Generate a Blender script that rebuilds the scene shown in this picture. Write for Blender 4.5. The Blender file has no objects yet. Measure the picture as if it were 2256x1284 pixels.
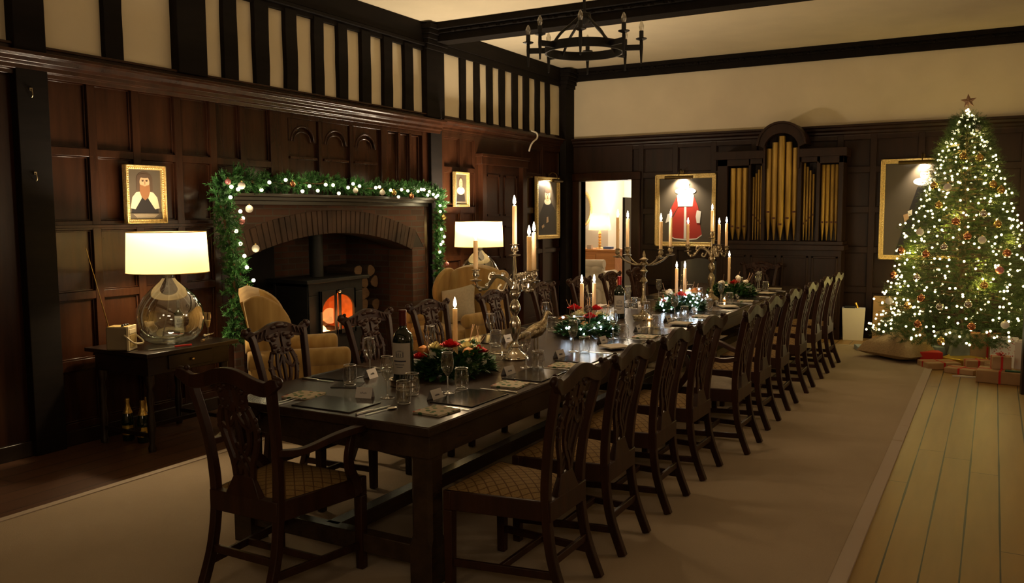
import bpy, bmesh, math, random
from mathutils import Matrix, Vector, Euler
S = bpy.context.scene
C = S.collection
PI = math.pi
rnd = random.Random(7)

# ------------------------------------------------------------------ camera
cam_data = bpy.data.cameras.new('camera')
cam_data.sensor_width = 36.0
cam_data.lens = 1880.0 / 2256.0 * 36.0
cam_data.clip_start = 0.05
cam_data.clip_end = 60
cam = bpy.data.objects.new('camera', cam_data)
C.objects.link(cam)
cam.matrix_world = Matrix(((0.87117947, -0.03954046, 0.48936988, 0.0),
                           (0.49093699, 0.08074622, -0.86744505, 0.0),
                           (-0.00521559, 0.9959501, 0.08975632, 1.7),
                           (0, 0, 0, 1)))
S.camera = cam

# ------------------------------------------------------------------ world, exposure, lights
w = bpy.data.worlds.new('night')
S.world = w
w.use_nodes = True
w.node_tree.nodes['Background'].inputs[0].default_value = (0.30, 0.24, 0.17, 1)
w.node_tree.nodes['Background'].inputs[1].default_value = 0.02
S.view_settings.view_transform = 'Standard'
S.view_settings.look = 'None'
S.view_settings.exposure = 0.0
S.view_settings.gamma = 1.0
S.view_settings.use_curve_mapping = False
S.cycles.max_bounces = 8
S.cycles.diffuse_bounces = 4
S.cycles.glossy_bounces = 4
S.cycles.transparent_max_bounces = 16
S.cycles.sample_clamp_indirect = 3.0
S.cycles.caustics_reflective = False
S.cycles.caustics_refractive = False

WARM = (1.0, 0.72, 0.42)


def point(name, loc, power, col=WARM, r=0.03):
    l = bpy.data.lights.new(name, 'POINT')
    l.energy = power
    l.color = col
    l.shadow_soft_size = r
    o = bpy.data.objects.new(name, l)
    o.location = loc
    C.objects.link(o)
    return o


def spot(name, loc, target, power, col=WARM, angle=100, r=0.05, blend=0.6):
    l = bpy.data.lights.new(name, 'SPOT')
    l.energy = power
    l.color = col
    l.shadow_soft_size = r
    l.spot_size = math.radians(angle)
    l.spot_blend = blend
    o = bpy.data.objects.new(name, l)
    o.location = loc
    o.rotation_euler = (Vector(target) - Vector(loc)).to_track_quat('-Z', 'Y').to_euler()
    C.objects.link(o)
    return o


def area(name, loc, target, power, sx, sy, col=WARM):
    l = bpy.data.lights.new(name, 'AREA')
    l.shape = 'RECTANGLE'
    l.size = sx
    l.size_y = sy
    l.energy = power
    l.color = col
    o = bpy.data.objects.new(name, l)
    o.location = loc
    o.rotation_euler = (Vector(target) - Vector(loc)).to_track_quat('-Z', 'Y').to_euler()
    C.objects.link(o)
    return o


# two unseen fills added behind the camera, then a wall light at right
area('fill_behind', (1.2, -1.6, 3.0), (-2.5, 6.0, 1.0), 24, 1.6, 0.6, (1.0, 0.76, 0.50))
point('bounce_fill', (-2.6, -0.6, 2.6), 20, (1.0, 0.76, 0.48), 0.3)  # added unseen fill, stands in for bounced light
point('right_wall_light', (2.9, 7.0, 2.4), 40, (1.0, 0.80, 0.60), 0.15)
# table lamps: bulb inside each shade, open top throwing light upward
for nm, lx, ly, k, up in (('near_lamp', -5.5, 4.39, 1.0, 60), ('far_lamp', -5.5, 8.93, 1.15, 270)):
    point(nm + '_bulb', (lx, ly, 1.42), 8.5 * k, (1.0, 0.74, 0.40), 0.05)
    spot(nm + '_top', (lx, ly, 1.50), (lx + 0.6, ly + 0.1, 4.0), up, (1.0, 0.81, 0.58), 158, 0.20, 0.25)
    spot(nm + '_bottom', (lx, ly, 1.38), (lx, ly, 0), 45 * k, (1.0, 0.74, 0.42), 140, 0.05, 0.5)
# tree glow from its strings of bulbs
for i in range(14):
    t = (i + 0.5) / 14
    z = 0.55 + 2.1 * t
    rr = 0.70 * (1 - t) + 0.08
    a = i * 2.4 + 0.3
    point('tree_glow', (-0.31 + rr * math.cos(a), 11.15 + rr * math.sin(a), z), 8.5 * (1.15 - 0.6 * t), (1.0, 0.72, 0.17), 0.06)
# next room
point('sitting_room_light', (-6.0, 15.0, 2.2), 58, (1.0, 0.86, 0.68), 0.2)
spot('sitting_room_wall_light', (-6.55, 14.55, 1.45), (-6.55, 15.6, 2.6), 30, (1.0, 0.8, 0.55), 120, 0.08)
# fire in the stove
point('fire_glow', (-6.34, 7.02, 0.60), 5.0, (1.0, 0.28, 0.05), 0.06)
point('fire_throw', (-6.02, 7.02, 0.62), 2.5, (1.0, 0.40, 0.12), 0.10)

# ------------------------------------------------------------------ materials
MATS = {}


def nmat(name):
    m = bpy.data.materials.new(name)
    m.use_nodes = True
    nt = m.node_tree
    for n in list(nt.nodes):
        nt.nodes.remove(n)
    out = nt.nodes.new('ShaderNodeOutputMaterial')
    MATS[name] = m
    return m, nt, out


def principled(nt, out, col=(0.5, 0.5, 0.5), rough=0.5, metal=0.0, spec=0.5, coat=0.0):
    b = nt.nodes.new('ShaderNodeBsdfPrincipled')
    b.inputs['Base Color'].default_value = (*col, 1)
    b.inputs['Roughness'].default_value = rough
    b.inputs['Metallic'].default_value = metal
    b.inputs['Specular IOR Level'].default_value = spec
    b.inputs['Coat Weight'].default_value = coat
    nt.links.new(b.outputs[0], out.inputs[0])
    return b


def plain(name, col, rough=0.5, metal=0.0, spec=0.5, coat=0.0, var=0.0, scale=8.0, bump=0.0, stretch=(1, 1, 1)):
    m, nt, out = nmat(name)
    b = principled(nt, out, col, rough, metal, spec, coat)
    if var or bump:
        tc = nt.nodes.new('ShaderNodeTexCoord')
        mp = nt.nodes.new('ShaderNodeMapping')
        mp.inputs['Scale'].default_value = stretch
        no = nt.nodes.new('ShaderNodeTexNoise')
        no.inputs['Scale'].default_value = scale
        no.inputs['Detail'].default_value = 5
        nt.links.new(tc.outputs['Object'], mp.inputs[0])
        nt.links.new(mp.outputs[0], no.inputs['Vector'])
        if var:
            cr = nt.nodes.new('ShaderNodeValToRGB')
            cr.color_ramp.elements[0].position = 0.3
            cr.color_ramp.elements[1].position = 0.7
            cr.color_ramp.elements[0].color = (*[c * (1 - var) for c in col], 1)
            cr.color_ramp.elements[1].color = (*[min(1, c * (1 + var)) for c in col], 1)
            nt.links.new(no.outputs['Fac'], cr.inputs[0])
            nt.links.new(cr.outputs[0], b.inputs['Base Color'])
        if bump:
            bp = nt.nodes.new('ShaderNodeBump')
            bp.inputs['Strength'].default_value = bump
            bp.inputs['Distance'].default_value = 0.01
            nt.links.new(no.outputs['Fac'], bp.inputs['Height'])
            nt.links.new(bp.outputs[0], b.inputs['Normal'])
    return m


def emit(name, col, strength, sampling='NONE', clear=False):
    m, nt, out = nmat(name)
    e = nt.nodes.new('ShaderNodeEmission')
    e.inputs[0].default_value = (*col, 1)
    e.inputs[1].default_value = strength
    if clear:      # flames and clear bulbs let light through
        tr = nt.nodes.new('ShaderNodeBsdfTransparent')
        ad = nt.nodes.new('ShaderNodeAddShader')
        nt.links.new(e.outputs[0], ad.inputs[0])
        nt.links.new(tr.outputs[0], ad.inputs[1])
        nt.links.new(ad.outputs[0], out.inputs[0])
    else:
        nt.links.new(e.outputs[0], out.inputs[0])
    m.cycles.emission_sampling = sampling
    return m


def glassy(name, tint=(1, 1, 1), refl=1.0, rough=0.02, facing=0.35, base=0.07):
    m, nt, out = nmat(name)
    tr = nt.nodes.new('ShaderNodeBsdfTransparent')
    tr.inputs[0].default_value = (*tint, 1)
    gl = nt.nodes.new('ShaderNodeBsdfGlossy')
    gl.inputs['Roughness'].default_value = rough
    gl.inputs[0].default_value = (0.9 * refl, 0.9 * refl, 0.9 * refl, 1)
    lw = nt.nodes.new('ShaderNodeLayerWeight')
    lw.inputs['Blend'].default_value = 0.5
    pw = nt.nodes.new('ShaderNodeMath')
    pw.operation = 'POWER'
    pw.inputs[1].default_value = 2.4
    nt.links.new(lw.outputs['Facing'], pw.inputs[0])
    ma = nt.nodes.new('ShaderNodeMath')
    ma.operation = 'MULTIPLY_ADD'
    ma.inputs[1].default_value = 0.85
    ma.inputs[2].default_value = base
    nt.links.new(pw.outputs[0], ma.inputs[0])
    mx = nt.nodes.new('ShaderNodeMixShader')
    nt.links.new(ma.outputs[0], mx.inputs[0])
    nt.links.new(tr.outputs[0], mx.inputs[1])
    nt.links.new(gl.outputs[0], mx.inputs[2])
    nt.links.new(mx.outputs[0], out.inputs[0])
    return m


def wood(name, c1, c2, rough=0.3, axis='Z', scale=3.0, bump=0.15, coat=0.0, spec=0.5):
    m, nt, out = nmat(name)
    b = principled(nt, out, c1, rough, 0, spec, coat)
    tc = nt.nodes.new('ShaderNodeTexCoord')
    mp = nt.nodes.new('ShaderNodeMapping')
    st = {'X': (0.12, 1, 1), 'Y': (1, 0.12, 1), 'Z': (1, 1, 0.12)}[axis]
    mp.inputs['Scale'].default_value = [s * scale * 4 for s in st]
    no = nt.nodes.new('ShaderNodeTexNoise')
    no.inputs['Scale'].default_value = 1.6
    no.inputs['Detail'].default_value = 8
    no.inputs['Roughness'].default_value = 0.65
    cr = nt.nodes.new('ShaderNodeValToRGB')
    cr.color_ramp.elements[0].position = 0.32
    cr.color_ramp.elements[1].position = 0.68
    cr.color_ramp.elements[0].color = (*c1, 1)
    cr.color_ramp.elements[1].color = (*c2, 1)
    bp = nt.nodes.new('ShaderNodeBump')
    bp.inputs['Strength'].default_value = bump
    bp.inputs['Distance'].default_value = 0.004
    nt.links.new(tc.outputs['Object'], mp.inputs[0])
    nt.links.new(mp.outputs[0], no.inputs['Vector'])
    nt.links.new(no.outputs['Fac'], cr.inputs[0])
    nt.links.new(cr.outputs[0], b.inputs['Base Color'])
    nt.links.new(no.outputs['Fac'], bp.inputs['Height'])
    nt.links.new(bp.outputs[0], b.inputs['Normal'])
    return m


wood('panel', (0.017, 0.0058, 0.0026), (0.040, 0.0138, 0.0056), 0.25, 'Z', 1.2, 0.2, spec=0.30)
wood('beam', (0.0045, 0.0030, 0.0022), (0.010, 0.0066, 0.0046), 0.75, 'Y', 1.5, 0.6, spec=0.12)
wood('chair_wood', (0.018, 0.0062, 0.0030), (0.045, 0.0155, 0.0070), 0.42, 'Z', 2.5, 0.15, spec=0.28)
wood('table_wood', (0.022, 0.0125, 0.0075), (0.050, 0.028, 0.016), 0.27, 'Y', 1.6, 0.06, spec=0.35)
wood('dark_oak', (0.010, 0.0055, 0.0035), (0.022, 0.012, 0.007), 0.30, 'Y', 1.6, 0.15)
wood('organ_wood', (0.014, 0.0058, 0.0034), (0.030, 0.0125, 0.0065), 0.40, 'Z', 1.6, 0.2, spec=0.25)
wood('desk_wood', (0.42, 0.17, 0.05), (0.62, 0.29, 0.10), 0.35, 'X', 1.5, 0.1)
wood('log_end', (0.16, 0.09, 0.045), (0.26, 0.16, 0.08), 0.8, 'Y', 3, 0.3)
wood('log_bark', (0.045, 0.028, 0.018), (0.10, 0.065, 0.04), 0.9, 'X', 3, 0.8)
plain('plaster', (0.67, 0.575, 0.405), 0.9, var=0.05, scale=2.0, bump=0.25)
plain('plaster_white', (0.80, 0.74, 0.62), 0.9)
plain('soot', (0.010, 0.008, 0.007), 0.9, var=0.4, scale=5)
plain('iron', (0.012, 0.011, 0.010), 0.5, 0.3)
plain('stove_iron', (0.016, 0.016, 0.016), 0.55, 0.2, var=0.2, scale=20)
plain('firebrick', (0.75, 0.33, 0.12), 0.9, var=0.3, scale=9, bump=0.4)
plain('silver', (0.72, 0.66, 0.55), 0.20, 1.0)
plain('steel', (0.85, 0.82, 0.76), 0.30, 1.0)
plain('old_silver', (0.36, 0.29, 0.18), 0.33, 1.0, var=0.35, scale=60, bump=0.6)
plain('brass', (0.62, 0.42, 0.14), 0.3, 1.0)
plain('gilt', (0.82, 0.60, 0.24), 0.38, 0.7, var=0.25, scale=60, bump=0.5)
plain('pipe_metal', (0.42, 0.26, 0.055), 0.45, 0.55, var=0.25, scale=6, stretch=(1, 1, 0.3))
plain('pipe_dark', (0.10, 0.035, 0.012), 0.5, 0.4)
plain('wick', (0.02, 0.015, 0.01), 0.9)
plain('white_card', (0.62, 0.58, 0.54), 0.7)
plain('ink', (0.03, 0.03, 0.05), 0.8)
plain('slate', (0.030, 0.029, 0.028), 0.14, var=0.3, scale=4)
plain('cream_linen', (0.50, 0.44, 0.33), 0.9, var=0.08, scale=30)
plain('bottle_glass', (0.006, 0.012, 0.006), 0.06, spec=0.8)
plain('bottle_label', (0.46, 0.41, 0.34), 0.7, var=0.06, scale=30)
plain('red_foil', (0.42, 0.02, 0.02), 0.35, 0.3)
plain('dark_foil', (0.12, 0.015, 0.012), 0.35, 0.3)
plain('gold_foil', (0.55, 0.36, 0.09), 0.3, 0.9, bump=0.4, scale=60)
plain('black_foil', (0.02, 0.02, 0.025), 0.35)
plain('needle', (0.055, 0.095, 0.018), 0.6, var=0.5, scale=3)
plain('garland_needle', (0.045, 0.16, 0.035), 0.6, var=0.5, scale=6)
plain('leaf', (0.030, 0.090, 0.020), 0.42, var=0.4, scale=25)
plain('rose_red', (0.50, 0.012, 0.010), 0.6)
plain('rose_cream', (0.78, 0.70, 0.38), 0.6)
plain('rose_orange', (0.55, 0.22, 0.05), 0.7)
plain('cotton_white', (0.82, 0.75, 0.60), 0.8)
plain('twig', (0.35, 0.20, 0.10), 0.7)
plain('bauble_white', (0.80, 0.74, 0.68), 0.30)
plain('bauble_gold', (0.75, 0.50, 0.16), 0.22, 0.9)
plain('bauble_copper', (0.62, 0.25, 0.12), 0.22, 0.9)
plain('bauble_silver', (0.75, 0.72, 0.66), 0.15, 1.0)
plain('bauble_pink', (0.60, 0.22, 0.22), 0.35, 0.4)
plain('star_glitter', (0.34, 0.20, 0.12), 0.5, 0.6, bump=0.8, scale=90)
plain('kraft', (0.42, 0.26, 0.13), 0.75, var=0.08, scale=12, bump=0.1)
plain('ribbon_red', (0.55, 0.015, 0.012), 0.5)
plain('gift_gold', (0.75, 0.50, 0.08), 0.3, 0.7)
plain('gift_blue', (0.28, 0.36, 0.42), 0.4)
plain('gift_white', (0.78, 0.74, 0.68), 0.6)
plain('gift_green', (0.02, 0.10, 0.05), 0.5)
plain('burlap', (0.36, 0.25, 0.13), 0.95, var=0.15, scale=60, bump=0.5)
plain('sack', (0.22, 0.24, 0.22), 0.6, var=0.3, scale=8, bump=0.6)
plain('white_leather', (0.78, 0.72, 0.60), 0.5)
plain('radio_cream', (0.60, 0.50, 0.30), 0.45)
plain('radio_side', (0.22, 0.17, 0.10), 0.6)
plain('grille', (0.40, 0.28, 0.09), 0.5, 0.5, bump=0.6, scale=200)
plain('black_plastic', (0.015, 0.015, 0.015), 0.4)
plain('cushion_grey', (0.50, 0.43, 0.30), 0.95, var=0.08, scale=40, bump=0.3)
plain('pink_fabric', (0.60, 0.30, 0.22), 0.9)
plain('paint_dark', (0.075, 0.058, 0.038), 0.35)
plain('paint_black', (0.012, 0.010, 0.010), 0.35)
plain('paint_skin', (0.45, 0.28, 0.15), 0.45)
plain('paint_beard', (0.20, 0.085, 0.03), 0.5)
plain('paint_fur', (0.52, 0.43, 0.27), 0.5)
plain('paint_red', (0.42, 0.035, 0.020), 0.45)
plain('paint_white', (0.80, 0.74, 0.62), 0.45)
plain('paint_hair', (0.06, 0.035, 0.02), 0.5)
plain('mirror', (0.85, 0.82, 0.78), 0.03, 1.0)
plain('hide_dark', (0.018, 0.015, 0.014), 0.28, bump=0.3, scale=12)
plain('cable_white', (0.50, 0.44, 0.34), 0.5)
plain('picture_lamp', (0.10, 0.065, 0.02), 0.35, 0.9)
plain('seat_plain', (0.24, 0.20, 0.15), 0.9, var=0.08, scale=40)
plain('blue_book', (0.10, 0.20, 0.55), 0.5)
plain('champagne', (0.80, 0.60, 0.25), 0.1)
plain('carpet_pale', (0.62, 0.55, 0.45), 0.95)
emit('flame', (1.0, 0.62, 0.25), 14, clear=True)
emit('flame_core', (1.0, 0.86, 0.55), 20, clear=True)
emit('bulb_tree', (1.0, 0.84, 0.42), 7)
emit('bulb_garland', (1.0, 0.86, 0.50), 9)
emit('bulb_white', (0.72, 0.86, 1.0), 22)
emit('fire_flame', (1.0, 0.48, 0.16), 4.0, clear=True)
emit('ember', (1.0, 0.22, 0.04), 1.6)
emit('lamp_bulb', (1.0, 0.85, 0.6), 70, clear=True)
emit('picture_light_tube', (1.0, 0.86, 0.62), 8)
glassy('glass', (0.95, 0.95, 0.93), 1.0, 0.06, 0.30, 0.15)
glassy('glass_rim', (0.8, 0.8, 0.78), 1.0, 0.38, 0.30, 0.85)
glassy('glass_green', (0.90, 0.95, 0.91), 1.0, 0.05, 0.30, 0.30)
glassy('stove_glass', (0.95, 0.90, 0.85), 0.6, 0.05, 0.25)
glassy('water', (0.93, 0.94, 0.93), 1.0, 0.02, 0.22)
glassy('wine_white', (0.95, 0.85, 0.55), 1.0, 0.02, 0.22)
glassy('bulb_clear', (0.92, 0.90, 0.84), 1.0, 0.25, 0.5, 0.30)


def shade_mat(name, col, glow):
    m, nt, out = nmat(name)
    d = nt.nodes.new('ShaderNodeBsdfDiffuse')
    d.inputs[0].default_value = (*col, 1)
    t = nt.nodes.new('ShaderNodeBsdfTranslucent')
    t.inputs[0].default_value = (*glow, 1)
    mx = nt.nodes.new('ShaderNodeMixShader')
    mx.inputs[0].default_value = 0.6
    nt.links.new(d.outputs[0], mx.inputs[1])
    nt.links.new(t.outputs[0], mx.inputs[2])
    nt.links.new(mx.outputs[0], out.inputs[0])
    return m


shade_mat('wax', (1.0, 0.84, 0.60), (1.0, 0.80, 0.50))
shade_mat('lamp_shade', (0.80, 0.68, 0.42), (1.0, 0.80, 0.42))
shade_mat('lamp_shade_tan', (0.72, 0.52, 0.30), (0.95, 0.65, 0.36))


def brick_mat():
    m, nt, out = nmat('brick')
    b = principled(nt, out, (0.2, 0.08, 0.04), 0.85)
    tc = nt.nodes.new('ShaderNodeTexCoord')
    sp = nt.nodes.new('ShaderNodeSeparateXYZ')
    ad = nt.nodes.new('ShaderNodeMath')
    cb = nt.nodes.new('ShaderNodeCombineXYZ')
    br = nt.nodes.new('ShaderNodeTexBrick')
    br.inputs['Color1'].default_value = (0.11, 0.040, 0.020, 1)
    br.inputs['Color2'].default_value = (0.06, 0.028, 0.016, 1)
    br.inputs['Mortar'].default_value = (0.08, 0.06, 0.045, 1)
    br.inputs['Scale'].default_value = 1.0
    br.inputs['Mortar Size'].default_value = 0.007
    br.inputs['Brick Width'].default_value = 0.22
    br.inputs['Row Height'].default_value = 0.068
    bp = nt.nodes.new('ShaderNodeBump')
    bp.inputs['Strength'].default_value = 0.6
    bp.inputs['Distance'].default_value = 0.01
    bp.invert = True
    nt.links.new(tc.outputs['Object'], sp.inputs[0])
    nt.links.new(sp.outputs[0], ad.inputs[0])
    nt.links.new(sp.outputs[1], ad.inputs[1])
    nt.links.new(ad.outputs[0], cb.inputs[0])
    nt.links.new(sp.outputs[2], cb.inputs[1])
    nt.links.new(cb.outputs[0], br.inputs[0])
    nt.links.new(br.outputs[0], b.inputs['Base Color'])
    nt.links.new(br.outputs[1], bp.inputs['Height'])
    nt.links.new(bp.outputs[0], b.inputs['Normal'])


brick_mat()
plain('brick_single', (0.055, 0.027, 0.015), 0.85, var=0.5, scale=3.5, bump=0.5)
plain('mortar', (0.040, 0.030, 0.022), 0.95)


def mathn(nt, op, a, b=None, c=None):
    n = nt.nodes.new('ShaderNodeMath')
    n.operation = op
    for i, v in enumerate((a, b, c)):
        if v is None:
            continue
        if isinstance(v, (int, float)):
            n.inputs[i].default_value = v
        else:
            nt.links.new(v, n.inputs[i])
    return n.outputs[0]


def mixc(nt, fac, c1, c2):
    n = nt.nodes.new('ShaderNodeMix')
    n.data_type = 'RGBA'
    nt.links.new(fac, n.inputs[0]) if not isinstance(fac, float) else setattr(n.inputs[0], 'default_value', fac)
    for sock, v in ((n.inputs[6], c1), (n.inputs[7], c2)):
        if isinstance(v, tuple):
            sock.default_value = (*v, 1)
        else:
            nt.links.new(v, sock)
    return n.outputs[2]


def boards_mat():
    m, nt, out = nmat('boards')
    b = principled(nt, out, (0.2, 0.1, 0.05), 0.42)
    tc = nt.nodes.new('ShaderNodeTexCoord')
    sp = nt.nodes.new('ShaderNodeSeparateXYZ')
    nt.links.new(tc.outputs['Object'], sp.inputs[0])
    u = mathn(nt, 'DIVIDE', mathn(nt, 'SUBTRACT', sp.outputs[0], 0.09), 0.167)
    cell = mathn(nt, 'FLOOR', u)
    fr = mathn(nt, 'FRACT', u)
    edge = mathn(nt, 'MINIMUM', fr, mathn(nt, 'SUBTRACT', 1.0, fr))
    gapn = nt.nodes.new('ShaderNodeTexNoise')
    gapn.inputs['Scale'].default_value = 1.2
    nt.links.new(tc.outputs['Object'], gapn.inputs['Vector'])
    gap = mathn(nt, 'LESS_THAN', edge, mathn(nt, 'MULTIPLY', gapn.outputs['Fac'], 0.055))
    # board ends
    wn = nt.nodes.new('ShaderNodeTexWhiteNoise')
    wn.noise_dimensions = '1D'
    nt.links.new(cell, wn.inputs['W'])
    v = mathn(nt, 'ADD', mathn(nt, 'DIVIDE', sp.outputs[1], 3.4), wn.outputs[0])
    fv = mathn(nt, 'FRACT', v)
    endg = mathn(nt, 'LESS_THAN', fv, 0.0018)
    allg = mathn(nt, 'MAXIMUM', gap, endg)
    wn2 = nt.nodes.new('ShaderNodeTexWhiteNoise')
    wn2.noise_dimensions = '2D'
    cb2 = nt.nodes.new('ShaderNodeCombineXYZ')
    nt.links.new(cell, cb2.inputs[0])
    nt.links.new(mathn(nt, 'FLOOR', v), cb2.inputs[1])
    nt.links.new(cb2.outputs[0], wn2.inputs['Vector'])
    cb = nt.nodes.new('ShaderNodeCombineXYZ')
    nt.links.new(mathn(nt, 'MULTIPLY', sp.outputs[0], 14.0), cb.inputs[0])
    nt.links.new(mathn(nt, 'MULTIPLY', sp.outputs[1], 1.6), cb.inputs[1])
    nt.links.new(mathn(nt, 'MULTIPLY', wn2.outputs[0], 30.0), cb.inputs[2])
    no = nt.nodes.new('ShaderNodeTexNoise')
    no.inputs['Scale'].default_value = 1.0
    no.inputs['Detail'].default_value = 7
    nt.links.new(cb.outputs[0], no.inputs['Vector'])
    g = mathn(nt, 'ADD', mathn(nt, 'MULTIPLY', no.outputs['Fac'], 0.7), mathn(nt, 'MULTIPLY', wn2.outputs[0], 0.3))
    # the boards left of the rug are a darker, redder colour
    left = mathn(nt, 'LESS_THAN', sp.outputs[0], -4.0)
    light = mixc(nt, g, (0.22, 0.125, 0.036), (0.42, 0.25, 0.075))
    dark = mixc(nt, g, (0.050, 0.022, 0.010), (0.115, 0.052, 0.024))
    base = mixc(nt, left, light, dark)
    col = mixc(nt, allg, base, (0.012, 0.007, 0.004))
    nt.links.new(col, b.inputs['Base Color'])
    bp = nt.nodes.new('ShaderNodeBump')
    bp.inputs['Strength'].default_value = 0.5
    bp.inputs['Distance'].default_value = 0.01
    nt.links.new(mathn(nt, 'SUBTRACT', mathn(nt, 'MULTIPLY', no.outputs['Fac'], 0.25), allg), bp.inputs['Height'])
    nt.links.new(bp.outputs[0], b.inputs['Normal'])


boards_mat()


def rug_mat():
    m, nt, out = nmat('rug')
    b = principled(nt, out, (0.3, 0.24, 0.16), 0.95, spec=0.1)
    tc = nt.nodes.new('ShaderNodeTexCoord')
    n1 = nt.nodes.new('ShaderNodeTexNoise')
    n1.inputs['Scale'].default_value = 1.3
    n1.inputs['Detail'].default_value = 6
    n2 = nt.nodes.new('ShaderNodeTexNoise')
    n2.inputs['Scale'].default_value = 220
    nt.links.new(tc.outputs['Object'], n1.inputs['Vector'])
    nt.links.new(tc.outputs['Object'], n2.inputs['Vector'])
    c1 = mixc(nt, n1.outputs['Fac'], (0.34, 0.265, 0.185), (0.50, 0.40, 0.285))
    c2 = mixc(nt, mathn(nt, 'MULTIPLY', n2.outputs['Fac'], 0.35), c1, (0.24, 0.19, 0.135))
    nt.links.new(c2, b.inputs['Base Color'])
    bp = nt.nodes.new('ShaderNodeBump')
    bp.inputs['Strength'].default_value = 0.4
    bp.inputs['Distance'].default_value = 0.003
    nt.links.new(n2.outputs['Fac'], bp.inputs['Height'])
    nt.links.new(bp.outputs[0], b.inputs['Normal'])


rug_mat()
plain('rug_border', (0.46, 0.38, 0.30), 0.95, spec=0.1)


def lattice_mat(name, ground, line):
    m, nt, out = nmat(name)
    b = principled(nt, out, ground, 0.85, spec=0.2)
    tc = nt.nodes.new('ShaderNodeTexCoord')
    sp = nt.nodes.new('ShaderNodeSeparateXYZ')
    nt.links.new(tc.outputs['Object'], sp.inputs[0])
    p = mathn(nt, 'ADD', sp.outputs[0], sp.outputs[1])
    q = mathn(nt, 'SUBTRACT', sp.outputs[0], sp.outputs[1])
    cells = []
    for s in (p, q):
        f = mathn(nt, 'PINGPONG', mathn(nt, 'MULTIPLY', s, 17.0), 0.5)
        cells.append(mathn(nt, 'LESS_THAN', f, 0.07))
    ln = mathn(nt, 'MAXIMUM', cells[0], cells[1])
    no = nt.nodes.new('ShaderNodeTexNoise')
    no.inputs['Scale'].default_value = 160
    nt.links.new(tc.outputs['Object'], no.inputs['Vector'])
    g = mixc(nt, no.outputs['Fac'], tuple(c * 0.6 for c in ground), tuple(min(1, c * 1.4) for c in ground))
    nt.links.new(mixc(nt, ln, g, line), b.inputs['Base Color'])


lattice_mat('seat_lattice', (0.25, 0.16, 0.062), (0.11, 0.058, 0.020))


def striped_mat():
    m, nt, out = nmat('striped_velvet')
    b = principled(nt, out, (0.4, 0.25, 0.08), 0.75, spec=0.25)
    b.inputs['Sheen Weight'].default_value = 0.3
    tc = nt.nodes.new('ShaderNodeTexCoord')
    sp = nt.nodes.new('ShaderNodeSeparateXYZ')
    nt.links.new(tc.outputs['Object'], sp.inputs[0])
    s = mathn(nt, 'ADD', sp.outputs[0], mathn(nt, 'MULTIPLY', sp.outputs[1], 1.0))
    f = mathn(nt, 'PINGPONG', mathn(nt, 'MULTIPLY', s, 9.0), 0.5)
    st = mathn(nt, 'SMOOTH_MIN', mathn(nt, 'MULTIPLY', f, 2.0), 1.0, 0.2)
    no = nt.nodes.new('ShaderNodeTexNoise')
    no.inputs['Scale'].default_value = 1.0
    mpv = nt.nodes.new('ShaderNodeMapping')
    mpv.inputs['Scale'].default_value = (38, 38, 5)
    nt.links.new(tc.outputs['Object'], mpv.inputs[0])
    nt.links.new(mpv.outputs[0], no.inputs['Vector'])
    fac = mathn(nt, 'ADD', mathn(nt, 'MULTIPLY', st, 0.35), mathn(nt, 'MULTIPLY', no.outputs['Fac'], 0.65))
    nt.links.new(mixc(nt, fac, (0.30, 0.165, 0.042), (0.52, 0.345, 0.115)), b.inputs['Base Color'])


striped_mat()


def holly_mat():
    m, nt, out = nmat('holly_print')
    b = principled(nt, out, (0.7, 0.62, 0.45), 0.85)
    tc = nt.nodes.new('ShaderNodeTexCoord')
    vo = nt.nodes.new('ShaderNodeTexVoronoi')
    vo.inputs['Scale'].default_value = 28
    nt.links.new(tc.outputs['Object'], vo.inputs['Vector'])
    dot = mathn(nt, 'LESS_THAN', vo.outputs['Distance'], 0.34)
    sep = nt.nodes.new('ShaderNodeSeparateColor')
    nt.links.new(vo.outputs['Color'], sep.inputs[0])
    isred = mathn(nt, 'GREATER_THAN', sep.outputs[0], 0.72)
    c = mixc(nt, isred, (0.05, 0.13, 0.04), (0.40, 0.05, 0.04))
    nt.links.new(mixc(nt, dot, (0.46, 0.39, 0.27), c), b.inputs['Base Color'])


holly_mat()


def check_mat():
    m, nt, out = nmat('tree_wrap')
    b = principled(nt, out, (0.7, 0.65, 0.6), 0.6)
    tc = nt.nodes.new('ShaderNodeTexCoord')
    vo = nt.nodes.new('ShaderNodeTexVoronoi')
    vo.inputs['Scale'].default_value = 34
    nt.links.new(tc.outputs['Object'], vo.inputs['Vector'])
    dot = mathn(nt, 'LESS_THAN', vo.outputs['Distance'], 0.25)
    nt.links.new(mixc(nt, dot, (0.72, 0.66, 0.60), (0.45, 0.10, 0.09)), b.inputs['Base Color'])


check_mat()

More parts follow.
